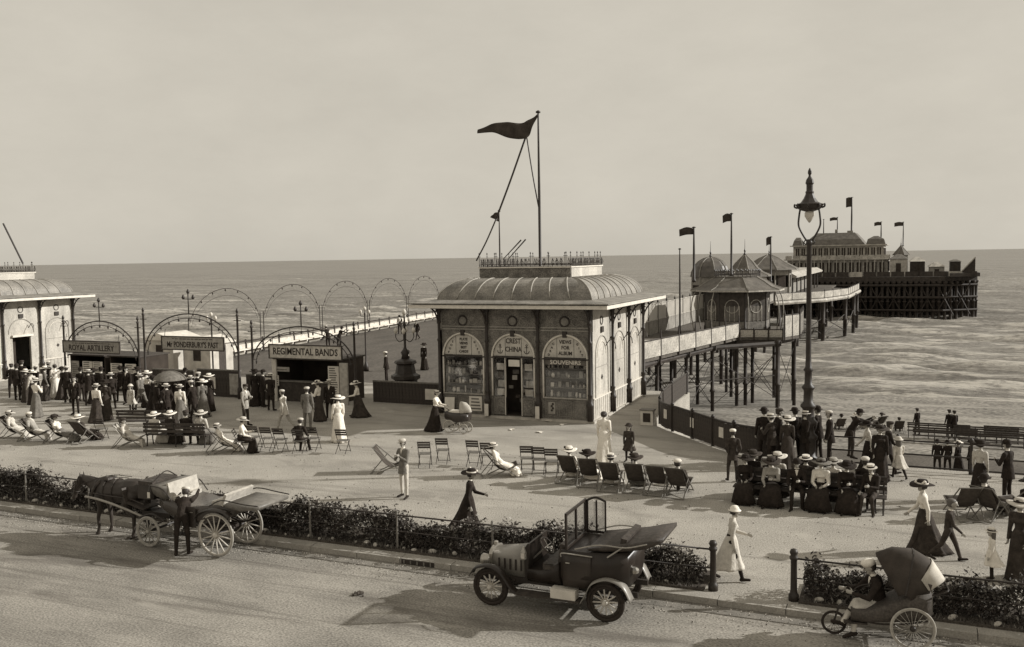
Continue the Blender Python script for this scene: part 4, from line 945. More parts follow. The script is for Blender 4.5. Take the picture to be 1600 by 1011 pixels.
def booth(x0, x1, y0, y1, h, label, boards, front_open=True, m=None):
    g = tag(empty('ticket_booth', ((x0+x1)/2, (y0+y1)/2, 0)), label, 'booth', 'booths and hoardings at the pier gate'); w, d = (x1-x0)/2, (y1-y0)/2; m = m or interior_m
    MB().b2((-w, d-.06, 0), (w, d, h)).build('back_wall', m, g)
    for s in (-1, 1): MB().b2((s*w-.04, -d, 0), (s*w+.04, d-.062, h)).build('side_wall', m, g)
    MB().b2((-w-.08, -d-.12, h), (w+.08, d+.08, h+.07)).build('roof', dark_wood, g)
    MB().b2((-w+.06, -d+.05, 0), (w-.06, -d+.12, .95)).build('counter_front', dark_wood, g); MB().b2((-w+.05, -d, .95), (w-.05, -d+.35, 1.0)).build('counter', mid_wood, g)
    for (bx, z0, bw_, bh, mm) in boards:
        MB().box((bx, -d-.03, z0+bh/2), (bw_, .03, bh)).build('poster', mm, g)
        b = MB(); rr = random.Random(int(bx*100)); k = 0
        while k*.11 < bh-.15: b.b2((bx-bw_*.38, -d-.052, z0+.07+k*.11), (bx+bw_*rr.uniform(.1, .38), -d-.047, z0+.12+k*.11)); k += 1
        b.build('poster_print', mat('print_grey', .12), g)
    return g
P_, Gm = pale_paint, mat('poster_grey', .3)
b3 = booth(-28.1, -24.5, GY+.1, GY+2.3, 2.05, 'dark ticket booth under the REGIMENTAL BANDS board', [(-1.45, 1.45, .95, .22, Gm), (-1.78, .75, .32, .5, P_), (1.55, .5, .6, 1.3, P_)])
MB().b2((-1.95, -1.2, 0), (-1.72, -1.1, 2.05)).build('door_post', P_, b3)
MB().b2((2.0, -1.3, 0), (2.42, -1.2, 1.98)).build('side_board', mat('side_board', .36), b3)
booth(-41.9, -39.4, GY+.2, GY+2.2, 1.85, 'dark ticket booth left of the pair below ROYAL ARTILLERY', [(-.9, .3, .55, 1.25, Gm), (.0, .95, .7, .6, P_), (.75, .95, .7, .6, P_), (.3, .1, .5, .8, Gm)])
booth(-39.0, -36.9, GY+.2, GY+2.2, 1.85, 'dark ticket booth right of the pair below ROYAL ARTILLERY', [(-.6, 1.0, .8, .5, P_), (.4, .98, .75, .52, P_), (-.5, .15, .5, .75, Gm)])
def white_hut(x, y, w, d, h, label):
    g = tag(empty('white_hut', (x, y, 0)), label, 'hut', 'white huts inside the gate')
    for a, b_ in (((-w/2, -d/2, 0), (w/2, -d/2+.05, h)), ((-w/2, d/2-.05, 0), (w/2, d/2, h)), ((-w/2, -d/2+.052, 0), (-w/2+.05, d/2-.052, h)), ((w/2-.05, -d/2+.052, 0), (w/2, d/2-.052, h))): MB().b2(a, b_).build('wall', mat('hut_paint', .45, .7, .2, .25, 2), g)
    b = MB(); b.slab([(-w/2-.15, h), (w/2+.15, h), (w/2+.15, h+.08), (0, h+.45), (-w/2-.15, h+.08)], -d/2-.15, d/2+.15); b.build('roof', pale_paint, g)
    MB().b2((-.28, -d/2-.02, .9), (.28, -d/2-.003, 1.7)).build('window', interior_m, g); MB().b2((w/2+.003, -.25, .1), (w/2+.02, .35, 1.8)).build('door', dark_wood, g)
white_hut(-42.6, 44.5, 2.2, 2.2, 2.0, 'white gabled hut seen through the middle arch, on the left')
white_hut(-38.9, 43.6, 2.0, 2.0, 1.9, 'white gabled hut seen through the middle arch, on the right')
def hoarding(x0, x1, y, h, label, posters, m=dark_wood):
    g = tag(empty('hoarding', ((x0+x1)/2, y, 0)), label, 'hoarding', 'booths and hoardings at the pier gate'); w = x1-x0; n = max(2, int(w/.18))
    q = MB(); q.box((0, 0, h/2), (w/n-.012, .03, h)); me = q.mesh('board'); me.materials.append(m)
    for k in range(n): link('board', me, None, g, (-w/2+(k+.5)*w/n, rnd.uniform(-.006, .006), rnd.uniform(-.01, .01)))
    MB().b2((-w/2, -.03, h-.02), (w/2, .05, h+.05)).build('capping', mid_wood, g)
    for (px, z, pw_, ph, mm) in posters: MB().box((px, -.035, z+ph/2), (pw_, .02, ph)).build('poster', mm, g)
hoarding(-36.2, -33.4, GY+.3, 1.25, 'dark hoarding with a framed notice behind the crowd, left of the middle gate', [(.9, .5, .35, .5, P_), (-.8, .3, .4, .7, Gm)])
hoarding(-33.2, -30.4, GY+.3, 1.35, 'dark hoarding with a tall grey poster below the middle arch', [(1.0, .15, .6, 1.05, Gm), (-.4, .4, .4, .6, P_)])
hoarding(-30.0, -28.3, GY+.2, 1.2, 'short dark hoarding with two bills between middle and right arches', [(-.3, .1, .55, .7, Gm), (.5, .5, .3, .6, P_)])
hoarding(-23.3, -18.8, GY+1.2, 1.0, 'dark hoarding with one pale bill between booth and kiosk', [(.9, .25, .62, .5, P_)])
# ornamental lamp standard on a pedestal by the kiosk
g = tag(empty('ornamental_standard', (-21.9, 37.9, 0)), 'dark ornamental lamp standard on a stepped pedestal left of the kiosk', 'lamp')
MB().lathe([(.75, 0), (.75, .5), (.62, .55), (.55, 1.0), (.7, 1.1), (.7, 1.25), (.5, 1.35), (.42, 1.75), (.55, 1.85), (.5, 1.95), (.2, 2.05)], 8, a0=R(22.5)).build('pedestal', iron_dark, g)
MB().lathe([(.2, 2.05), (.16, 2.2), (.22, 2.35), (.1, 2.5), (.06, 2.6), (.05, 3.6), (.09, 3.65), (.05, 3.75), (.03, 4.1)], 10).build('shaft', iron_dark, g, True)
for k in range(4):
    a = k*math.pi/2+.4; d = Vector((math.cos(a), math.sin(a), 0))
    arm = MB().tube(bez([Vector((0, 0, 3.0)), d*.25+Vector((0, 0, 2.85)), d*.42+Vector((0, 0, 3.05)), d*.42+Vector((0, 0, 3.25))], 4), .022, 5).build('arm', iron_dark, g, True)
    MB().lathe([(.03, 0), (.09, .08), (.1, .16), (.06, .24), (.015, .28)], 8, tuple(d*.42+Vector((0, 0, 3.25)))).build('globe', pale_paint, arm, True)
MB().lathe([(.03, 0), (.1, .09), (.11, .18), (.06, .27), (.015, .32)], 8, (0, 0, 4.1)).build('globe', pale_paint, g, True)
for x, y, lb in ((-24.0, 41.5, 'slim deck lamp with pale globes behind the right booth'), (-30.2, 47.5, 'slim deck lamp with pale globes above the right arch'), (-36.3, 41.0, 'slim deck lamp beyond the gap between left and middle arches')):
    g = tag(empty('deck_lamp', (x, y, 0)), lb, 'lamp', 'slim lamps on the pier deck')
    MB().lathe([(.16, 0), (.16, .3), (.08, .5), (.05, .6), (.04, 3.4), (.07, 3.5), (.02, 3.6)], 8).build('post', iron_dark, g, True)
    for s in (-1, 0, 1):
        arm = MB().tube([(0, 0, 3.3), (s*.3, 0, 3.35), (s*.3, 0, 3.5 if s else 3.7)], .018, 5).build('arm', iron_dark, g); MB().lathe([(.02, 0), (.08, .07), (.09, .15), (.05, .22), (.01, .25)], 8, (s*.3, 0, 3.5 if s else 3.7)).build('globe', pale_paint, arm, True)

# ================================================================ tall street lamp
def street_lamp(loc):
    g = tag(empty('street_lamp', loc), 'tall dark ornate street lamp with lyre-shaped lantern frame', 'lamp')
    MB().lathe([(.34, 0), (.34, .25), (.26, .32), (.24, .8), (.3, .86), (.3, .95), (.2, 1.05), (.18, 1.25), (.27, 1.33), (.29, 1.4), (.2, 1.5), (.17, 1.8), (.24, 1.88), (.24, 1.94), (.15, 2.05), (.14, 2.4), (.2, 2.48), (.2, 2.53), (.12, 2.62), (.11, 3.0), (.16, 3.06), (.1, 3.15), (.085, 3.5), (.075, 7.0), (.1, 7.05), (.1, 7.12), (.06, 7.2)], 12).build('column', black_iron, g, True)
    for s in (-1, 1):
        MB().tube(bez([(s*.03, 0, 7.1), (s*.16, 0, 7.28), (s*.32, 0, 7.62), (s*.31, 0, 7.95), (s*.27, 0, 8.2)], 6), .032, 6).build('lyre_arm', black_iron, g, True)
        MB().tube(bez([(s*.03, 0, 7.1), (s*.12, 0, 7.05), (s*.16, 0, 7.12), (s*.1, 0, 7.18)], 4), .018, 5).build('scroll', black_iron, g, True)
    MB().lathe([(.1, 8.06), (.3, 8.12), (.36, 8.17), (.44, 8.3), (.38, 8.3), (.26, 8.36), (.18, 8.48), (.12, 8.62), (.13, 8.68), (.1, 8.72), (.1, 8.9), (.13, 8.95), (.11, 9.05), (.04, 9.16), (.035, 9.2), (.06, 9.26), (.055, 9.33), (.015, 9.42)], 8).build('canopy', black_iron, g)
    for k in range(8):
        a = 2*math.pi*k/8; MB().tube(bez([(.36*math.cos(a), .36*math.sin(a), 8.18), (.45*math.cos(a), .45*math.sin(a), 8.22), (.45*math.cos(a), .45*math.sin(a), 8.32)], 3), [.03]*6+[.012], 5).build('crown_leaf', black_iron, g)
    MB().lathe([(.02, 7.72), (.09, 7.82), (.15, 7.93), (.15, 8.02), (.1, 8.1)], 12).build('globe', mat('lamp_glass', .5, .2, .5, .1), g, True)
    MB().tube([(-.22, 0, 6.7), (.22, 0, 6.7)], .018, 5).build('ladder_bar', black_iron, g)
street_lamp((-2.8, 30.25, 0))
# ================================================================ the pier
pier_iron = mat('pier_iron', 0.033, 0.7, 0.3, 0.4, 2, 0.3, 20)
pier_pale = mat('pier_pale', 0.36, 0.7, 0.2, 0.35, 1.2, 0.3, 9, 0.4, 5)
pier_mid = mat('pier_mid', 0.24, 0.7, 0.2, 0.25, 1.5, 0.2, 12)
pier_roof = mat('pier_roof', 0.12, 0.7, 0.2, 0.3, 1.5, 0.2, 12)
PX = tag(empty('pier', (0, 0, 0)), 'long pier on iron piles running out to sea from the entrance kiosks', 'pier')
DECK = [(-14.5, 43.002), (-15.7, 57), (-12.4, 75.2), (-8.9, 75.6), (-7.9, 78.0), (-8.2, 83.5), (-10.5, 87), (-17, 91), (-17, 133), (-11, 143), (-8.2, 154), (-7.6, 176), (-13, 184), (-13, 199.9), (-28, 199.9), (-28, 101), (-48.3, 92), (-44.0, 47.0), (-49.5, 43.002)]
MB().prism(list(reversed(DECK)) if False else DECK, -.22, -.004).build('deck', [deck_m], PX)
ppm = {}
def pile_mesh(r, z0, z1):
    k = (r, z0, z1)
    if k not in ppm:
        b = MB(); h = z1-z0; b.lathe([(r*1.35, z0), (r*1.3, z0+.5), (r, z0+.7), (r, z0+h*.5-.1), (r*1.45, z0+h*.5-.08), (r*1.45, z0+h*.5+.08), (r, z0+h*.5+.1), (r, z1-.6), (r*1.5, z1-.4), (r*1.8, z1)], 8)
        me = b.mesh('pile', True); me.materials.append(pier_iron); ppm[k] = me
    return ppm[k]
def pile(x, y, r=.145, z0=-7.6, z1=-.22, parent=PX): return link('pile', pile_mesh(r, z0, z1), None, parent, (x, y, 0))
def brace(a, b_, r=.028, parent=PX): MB().tube([a, b_], r, 4).build('brace', pier_iron, parent)
def edge_x(y):
    for (xa, ya), (xb, yb) in zip(DECK[:3], DECK[1:3]):
        if ya <= y <= yb: return xa+(xb-xa)*(y-ya)/(yb-ya)
    return -9.0
rows = []
for y in (50.5, 55.5, 60.5, 65.5, 70.5, 75.3):
    ex = edge_x(y)-.35; xs = [ex, ex-3.2, ex-6.4, ex-9.6]; rows.append((y, xs))
    for x in xs: pile(x, y, z0=-7.3)
for (y, xs) in rows:
    MB().tube([(xs[0]+.3, y, -.45), (xs[-1]-12, y, -.45)], .16, 6, flat=1.4).build('cross_beam', pier_iron, PX)
    for a, b_ in zip(xs[:2], xs[1:3]): brace((a, y, -1.0), (b_, y, -4.9)); brace((b_, y, -1.0), (a, y, -4.9))
for (y0, xa), (y1, xb) in zip(rows, rows[1:]):
    brace((xa[0], y0, -1.2), (xb[0], y1, -4.9)); brace((xb[0], y1, -1.2), (xa[0], y0, -4.9)); MB().tube([(xa[0], y0, -.45), (xb[0], y1, -.45)], .13, 6, flat=1.6).build('girder', pier_iron, PX)
    brace((xa[0], y0, -3.0), (xb[0], y1, -3.0), .04)
for x, y in ((-12.0, 76.2), (-9.4, 76.2), (-8.5, 79.5), (-9.0, 83.4), (-11.0, 86.2), (-12.0, 80), (-14.5, 84), (-16.0, 90)): pile(x, y, .15, z0=-7.6)
for a, b_ in (((-12, 76.2), (-9.4, 76.2)), ((-9.4, 76.2), (-8.5, 79.5)), ((-8.5, 79.5), (-9.0, 83.4))):
    brace((*a, -1), (*b_, -5)); brace((*b_, -1), (*a, -5)); MB().tube([(*a, -.42), (*b_, -.42)], .13, 6, flat=1.6).build('girder', pier_iron, PX)
for y in range(96, 134, 8):
    for x in (-17.6, -22.5, -27.4): pile(x, y, .2)
for x, y in ((-11.3, 144), (-8.7, 153), (-8.0, 164), (-8.0, 175), (-12.2, 150), (-14.5, 139), (-13, 160), (-13, 172), (-16.5, 134.5), (-13.4, 190), (-20, 190)): pile(x, y, .3)
for a, b_ in (((-11.3, 144), (-8.7, 153)), ((-8.7, 153), (-8, 164)), ((-14.5, 139), (-11.3, 144))): brace((*a, -3), (*b_, -5.6), .07); brace((*b_, -3), (*a, -5.6), .07)
# parapets: pale panels between posts
def parapet(path, h, seg, m, post_h=.15, name='parapet_panel', z0=.0):
    for (a, b_) in zip(path, path[1:]):
        a, b_ = Vector((*a, 0)), Vector((*b_, 0)); d = b_-a; n = max(1, round(d.length/seg)); ang = math.atan2(d.y, d.x)
        for k in range(n):
            c = a+d*(k+.5)/n; MB().box((0, 0, z0+h/2), (d.length/n-.14, .05, h-.06)).build(name, m, PX, loc=tuple(c), rot=(0, 0, ang))
        for k in range(n+1):
            c = a+d*k/n; MB().lathe([(.07, -.2), (.07, h+.02), (.09, h+.05), (.03, h+post_h+.08)], 6, (0, 0, 0)).build('parapet_post', pier_iron, PX, loc=tuple(c))
        MB().tube([a+Vector((0, 0, z0+h+.02)), b_+Vector((0, 0, z0+h+.02))], .045, 5).build('parapet_rail', pier_iron, PX)
parapet([(-15.6, 57.2), (-12.35, 75.0)], 1.15, 3.0, pier_pale, .6)
parapet([(-12.3, 75.15), (-8.95, 75.6)], .62, 1.2, pier_pale, .1)
parapet([(-8.85, 75.7), (-7.95, 78.0)], 1.75, 1.3, pier_pale, .35); parapet([(-7.9, 78.0), (-8.2, 83.4)], 1.75, 1.8, pier_pale, .35)
parapet([(-17.1, 91.5), (-17.1, 133)], 1.1, 4, pier_mid)
parapet([(-16.9, 133.1), (-11, 142.9), (-8.3, 153.9), (-7.7, 176)], 1.0, 3.5, pier_pale)
MB().tube([(-16.9, 133, -.35), (-11, 142.9, -.35), (-8.25, 154, -.35), (-7.6, 176, -.35)], .3, 6).build('fascia', pier_pale, PX)
# left edge: long white seat-backs with dark top rail
a, b_ = Vector((-43.9, 47.2, 0)), Vector((-48.2, 91.5, 0)); d = b_-a; n = 20; ang = math.atan2(d.y, d.x)
for k in range(n):
    c = a+d*(k+.5)/n; MB().box((0, 0, .45), (d.length/n-.25, .07, .62)).build('seat_back', mat('seat_white', .5, .7, .2, .25, 2, .2, 10), PX, loc=tuple(c), rot=(0, 0, ang)); MB().box((0, -.28, .40), (d.length/n-.25, .45, .06)).build('seat', white_paint, PX, loc=tuple(c), rot=(0, 0, ang))
    MB().lathe([(.08, 0), (.06, .9), (.1, .98), (.05, 1.1)], 6).build('parapet_post', pier_iron, PX, loc=tuple(a+d*k/n))
MB().tube([a+Vector((0, 0, .95)), b_+Vector((0, 0, .95))], .06, 5).build('parapet_rail', pier_iron, PX)
# thin festoon arches over the left edge
for k in range(5):
    p0 = a+d*(k*.2+.005); p1 = a+d*(k*.2+.195); q = tag(empty('festoon_arch', tuple(p0)), ['festoon arch on the far deck edge, nearest the white huts', 'second festoon arch on the far deck edge', 'third and middle festoon arch on the far deck edge', 'fourth festoon arch on the far deck edge', 'festoon arch on the far deck edge, closest behind the kiosk'][k], 'arch', 'festoon arches along the pier deck')
    v = p1-p0
    for s in (0, 1): MB().tube([v*s, v*s+Vector((0, 0, 3.0))], .035, 5).build('post', pier_iron, q)
    for rr_, rad in ((0, .024), (.35, .012)):
        MB().tube([v*(.5-(.5-rr_*.06)*math.cos(t))+Vector((0, 0, 2.0-rr_*.4+(2.9-rr_)*math.sin(t))) for t in np.linspace(.25, math.pi-.25, 20)], rad, 4).build('hoop', pier_iron, q)
    for t in np.linspace(.5, math.pi-.5, 7): MB().lathe([(.01, -.15), (.05, -.1), (.05, -.03), (.01, .02)], 5, tuple(v*(.5-.5*math.cos(t))+Vector((0, 0, 1.95+2.9*math.sin(t))))).build('lamp_drop', pier_iron, q)
# wind screen on the deck behind the kiosk
q = tag(empty('wind_screen', (0, 0, 0)), 'pale panelled wind screen on the deck right of the kiosk', 'screen')
a, b_ = Vector((-20.2, 57.5, 0)), Vector((-19.2, 98, 0)); d = b_-a; n = 14; ang = math.atan2(d.y, d.x)
for k in range(n):
    c = a+d*(k+.5)/n; w = d.length/n
    MB().box((0, 0, .6), (w-.12, .06, 1.1)).build('panel', pier_mid, q, loc=tuple(c), rot=(0, 0, ang)); MB().box((0, 0, 1.9), (w-.16, .02, 1.3)).build('pane', mat('screen_glass', .42, .25, .5, .12, 1.2), q, loc=tuple(c), rot=(0, 0, ang))
    MB().lathe([(.06, 0), (.06, 2.7), (.09, 2.75), (.02, 2.95)], 6).build('post', pier_iron, q, loc=tuple(a+d*k/n))
for z in (1.2, 2.6): MB().tube([a+Vector((0, 0, z)), b_+Vector((0, 0, z))], .045, 5).build('rail', pier_pale, q)
# steps rising beside it
q = tag(empty('deck_steps', (-14.9, 61.5, 0)), 'short pale flight of steps on the pier deck behind the kiosk', 'steps')
for k in range(6): MB().b2((-2.6+.1, -2.3+k*.75, 0), (.1-.4, -1.56+k*.75, .2+.2*(k if k < 4 else 7-k))).build('step', pier_pale, q)

# octagonal shelter kiosk on the bulge
def ngon(r, n, a0=0): return [(r*math.cos(a0+2*math.pi*k/n), r*math.sin(a0+2*math.pi*k/n)) for k in range(n)]
def shelter(loc):
    g = tag(empty('pier_shelter', loc), 'eight-sided pier shelter with wide eaves and curved awning ribs', 'shelter'); n = 8; a0 = R(22.5)
    W = ngon(2.75, n, a0); E_ = ngon(4.0, n, a0)
    for k in range(n):
        p, q2 = Vector((*W[k], 0)), Vector((*W[(k+1) % n], 0)); d = q2-p; ang = math.atan2(d.y, d.x); c = (p+q2)/2; w = d.length
        MB().box((0, 0, .55), (w-.1, .06, 1.1)).build('wall_panel', kiosk_dark, g, loc=tuple(c), rot=(0, 0, ang))
        MB().box((0, 0, 2.35), (w-.1, .05, 2.4)).build('wall_panel', mat('shelter_wall', .05, .6, .3, .4, 3), g, loc=tuple(c), rot=(0, 0, ang))
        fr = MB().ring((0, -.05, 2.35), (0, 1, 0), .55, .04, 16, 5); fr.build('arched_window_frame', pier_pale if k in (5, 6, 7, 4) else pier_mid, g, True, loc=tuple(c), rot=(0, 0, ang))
        for s in (-.6, -.2, .2, .6): MB().box((s, -.05, 1.75), (.05, .03, 1.3)).build('glazing_bar', pier_pale, g, loc=tuple(c), rot=(0, 0, ang))
        for s in (-.6, -.2, .2): MB().box((s+.2, -.035, 1.75), (.36, .012, 1.2)).build('pane', mat('dim_glass', .12, .2, .6, .2, 2), g, loc=tuple(c), rot=(0, 0, ang))
        MB().lathe([(.12, 0), (.12, .6), (.07, .7), (.06, 3.3), (.12, 3.5)], 8, (*W[k], 0)).build('column', iron_dark, g, True)
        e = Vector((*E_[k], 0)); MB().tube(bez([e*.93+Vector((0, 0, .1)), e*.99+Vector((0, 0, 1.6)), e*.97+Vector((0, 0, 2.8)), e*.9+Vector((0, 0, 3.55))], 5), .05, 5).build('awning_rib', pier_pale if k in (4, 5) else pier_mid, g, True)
    MB().prism(ngon(2.7, n, a0), 0, .06).build('floor', deck_m, g)
    MB().loft([[(x, y, z) for x, y in ngon(r, n, a0)] for r, z in ((4.05, 3.6), (4.05, 3.72))]).build('eaves_board', pier_pale, g)
    MB().loft([[(x, y, z) for x, y in ngon(r, n, a0)] for r, z in ((4.0, 3.73), (3.3, 3.95), (2.5, 4.45), (1.9, 4.75), (1.9, 4.85))]).build('roof', pier_roof, g)
    for k in range(n):
        P = [Vector((*ngon(r, n, a0)[k], z+.02)) for r, z in ((4.0, 3.73), (3.3, 3.95), (2.5, 4.45), (1.9, 4.75))]; MB().tube(P, .04, 5).build('hip_rib', pier_mid, g)
    b = MB(); pts = ngon(1.9, 32, 0)
    for x, y in pts: b.tube([(x, y, 4.85), (x, y, 5.35)], .03, 4); b.lathe([(.01, 0), (.07, .08), (.01, .2)], 5, (x, y, 5.25))
    b.ring((0, 0, 5.0), (0, 0, 1), 1.9, .03, 24, 4); b.build('cresting', iron_dark, g)
shelter((-13.3, 80.0, 0))
def turret(loc, r, wall_h, roof, label, m_wall=None, n=8, fin=1.0, dome=False):
    g = tag(empty('pier_turret', loc), label, 'turret', 'turrets and small roofs along the pier'); a0 = R(22.5)
    W = ngon(r, n, a0)
    for k in range(n):
        p, q2 = Vector((*W[k], 0)), Vector((*W[(k+1) % n], 0)); d = q2-p; ang = math.atan2(d.y, d.x); c = (p+q2)/2; w = d.length
        MB().box((0, 0, wall_h*.2), (w-.02, .08, wall_h*.4)).build('wall_panel', m_wall or pier_mid, g, loc=tuple(c), rot=(0, 0, ang)); MB().box((0, 0, wall_h*.9), (w-.02, .08, wall_h*.2)).build('wall_panel', m_wall or pier_mid, g, loc=tuple(c), rot=(0, 0, ang))
        MB().box((0, 0, wall_h*.6), (w*.55, .05, wall_h*.4)).build('window', interior_m, g, loc=tuple(c), rot=(0, 0, ang))
        MB().lathe([(.14, 0), (.12, wall_h)], 6, (*W[k], 0)).build('column', pier_mid, g)
    MB().loft([[(x, y, wall_h+z) for x, y in ngon(q3, n if not dome else 12, a0)] for q3, z in roof]).build('roof', pier_roof if not dome else mat('dome_lead', .09, .5, .4, .3, 2), g)
    for k in range(n):
        MB().tube([Vector((*ngon(q3, n, a0)[k], wall_h+z)) for q3, z in roof], .05, 4).build('hip_rib', pier_mid, g)
    z = wall_h+roof[-1][1]; MB().lathe([(.12, 0), (.16, .15), (.06, .3), (.1, .5), (.03, .7), (.01, .7+fin)], 6, (0, 0, z-.05)).build('finial', iron_dark, g)
BELL = ((2.7, -.1), (2.6, .05), (1.9, .35), (1.35, .8), (.95, 1.3), (.5, 1.75), (.12, 2.1))
turret((-15.2, 96, 0), 2.1, 4.5, BELL, 'bell-roofed turret just beyond the octagonal shelter')
turret((-18.9, 97, 0), 1.9, 4.4, ((2.1, 0), (2.0, .5), (1.75, 1.1), (1.3, 1.6), (.75, 1.9), (.15, 2.05)), 'dark domed turret left of the bell-roofed one', dome=True)
turret((-18.5, 139, 0), 3.2, 4.4, ((4.4, -.1), (4.2, .1), (2.8, .8), (1.5, 1.6), (.3, 2.1)), 'low-roofed pavilion between bell turret and pier head')
# long pale shelter roof on the second platform
q = tag(empty('long_shelter', (-17.5, 166, 0)), 'long pale-roofed shelter on the pier before the head', 'shelter')
for k in range(8):
    MB().lathe([(.12, 0), (.1, 3.0)], 6, (1.8, -22+k*6, 0)).build('column', pier_iron, q); MB().lathe([(.12, 0), (.1, 3.0)], 6, (-1.8, -22+k*6, 0)).build('column', pier_iron, q)
MB().slab([(-2.6, 3.0), (2.6, 3.0), (2.6, 3.25), (1.6, 3.8), (-1.6, 3.8), (-2.6, 3.25)], -24, 22).build('roof', pier_pale, q); MB().b2((-.06, -22, 0), (.06, 21, 3.0)).build('screen', pier_mid, q)
# ---------------------------------------------------------------- pier head
HZ = 1.5
PH = tag(empty('landing_pier', (0, 0, 0)), 'broad dark pier head on dense piles far out in the sea', 'pier')
HX_0, HX_1, HY_0, HY_1 = -29.0, 13.2, 200.0, 252.0
MB().prism([(HX_0, HY_0), (7.0, HY_0), (HX_1, HY_0+5), (HX_1, HY_1), (HX_0, HY_1)], HZ-.9, HZ).build('deck', pier_iron, PH)
MB().prism([(8.0, HY_0-2), (13.4, HY_0+1), (13.4, HY_0+16), (8.0, HY_0+16)], HZ+.002, HZ+.7).build('landing_deck', pier_iron, PH)
x = HX_0+.5
while x < 13.2:
    for j, y in enumerate((HY_0+.4, HY_0+3.5)):
        yy = y if x < 7 else y+(x-7)*.8; pile(x+(j*.7), yy, .30, -7.6, HZ-.9, PH)
    x += 1.05
b = MB()
for y in (207, 211, 216, 222, 229, 238, 248):
    x = HX_0+1
    while x < 12.5: b.tube([(x+math.sin(y)*.6, y, -7.6), (x+math.sin(y)*.6, y, HZ-.9)], .36, 6); x += 1.25
stuff(b.build('pile_forest', pier_iron, PH))
x = HX_0+.5
while x < 11:
    y = HY_0+.1 if x < 6 else HY_0+.1+(x-6)*.8
    brace((x, y, -6), (x+3.1, y, .2), .12, PH); brace((x+3.1, y-.05, -6), (x, y-.05, .2), .12, PH); x += 3.1
for z in (-5.2, -2.6, -.2): MB().tube([(HX_0, HY_0-.15, z), (6.8, HY_0-.15, z), (13.2, HY_0+4.9, z)], .22, 5).build('waling', pier_iron, PH)
for k in range(16): MB().box((HX_0+1.3+k*2.62, HY_0+.15, HZ+.55), (2.4, .08, 1.0)).build('parapet_panel', pier_iron if k % 7 else pier_pale, PH)
# pavilion
def pavilion():
    g = tag(empty('pavilion', (-13.4, 214, HZ)), 'large two-storey pavilion with hipped roof on the pier head', 'building'); g.scale = (1.06, 1, 1.1)
    def block(x0, x1, y0, y1, z0, z1, m, name='wall'): return MB().b2((x0, y0, z0), (x1, y1, z1)).build(name, m, g)
    pav = mat('pavilion_wall', .34, .7, .2, .3, 1.2, .3, 6); lo = block(-9.6, 9.4, -8, 16, 0, 3.2, pav); up = block(-8.6, 8.6, -6.5, 15, 3.4, 5.9, pav)
    for k in range(15): MB().tube([(-10+k*1.42, -8.7, 0), (-10+k*1.42, -8.7, 3.2)], .09, 5).build('veranda_post', pier_pale, g)
    for k in range(14): MB().b2((-9.9+k*1.42, -8.72, 3.42), (-8.65+k*1.42, -8.66, 4.1)).build('balustrade', pier_pale, g)
    MB().prism([(-10.2, -8.8), (10.0, -8.8), (10.0, 16.5), (-10.2, 16.5)], 3.2, 3.4).build('balcony', pier_pale, g); MB().prism([(-9.2, -7.2), (9.2, -7.2), (9.2, 15.6), (-9.2, 15.6)], 5.9, 6.1).build('cornice', pier_pale, g)
    MB().loft([[(-6.6, -5.5, 6.1), (5.0, -5.5, 6.1), (5.0, 14, 6.1), (-6.6, 14, 6.1)], [(-5.8, -4.6, 7.2), (4.2, -4.6, 7.2), (4.2, 13, 7.2), (-5.8, 13, 7.2)], [(-4.4, -2.5, 8.5), (3.0, -2.5, 8.5), (3.0, 11, 8.5), (-4.4, 11, 8.5)]]).build('roof', pier_roof, g)
    block(-.9, -.4, -1, -.5, 8.5, 9.2, pier_mid, 'chimney'); block(1.5, 2.6, -1.5, -.5, 8.5, 8.9, pier_mid, 'roof_vent')
    for (xa, xb, z0) in ((-8.8, -6.8, 6.1), (5.3, 8.9, 6.1)):
        MB().loft([[(xa, -6.5, z0), (xb, -6.5, z0), (xb, -2, z0), (xa, -2, z0)], [(xa+.3, -6, z0+1.0), (xb-.3, -6, z0+1.0), (xb-.3, -2.5, z0+1.0), (xa+.3, -2.5, z0+1.0)], [((xa+xb)/2-.4, -4.6, z0+1.6), ((xa+xb)/2+.4, -4.6, z0+1.6), ((xa+xb)/2+.4, -3.8, z0+1.6), ((xa+xb)/2-.4, -3.8, z0+1.6)]]).build('corner_dome', pier_roof, g)
    for row, (z0, y, n, h, xa, xb) in enumerate(((.7, -8.03, 13, 2.0, -9.2, 9.0), (3.9, -6.53, 15, 1.6, -8.3, 8.3))):
        for k in range(n):
            x = xa+(xb-xa)*(k+.5)/n; w = (xb-xa)/n*.62
            f = MB().b2((x-w/2, y-.03, z0), (x+w/2, y, z0+h)).build('window', interior_m, g); MB().b2((x-.05, y-.06, z0), (x+.05, y-.031, z0+h)).build('mullion', pier_pale, f)
            MB().b2((x+w/2+.06, y-.12, z0-.6), (x+w/2+.2, y-.002, z0+h+.25)).build('pilaster', pier_pale if row else pier_mid, g)
    for k in range(9): # right flank, sunlit
        y = -7+2.4*k; MB().b2((9.4, y, .7), (9.44, y+1.4, 2.7)).build('window', interior_m, g)
        MB().b2((8.6, y+.4, 3.9), (8.64, y+1.7, 5.4)).build('window', interior_m, g)
pavilion()
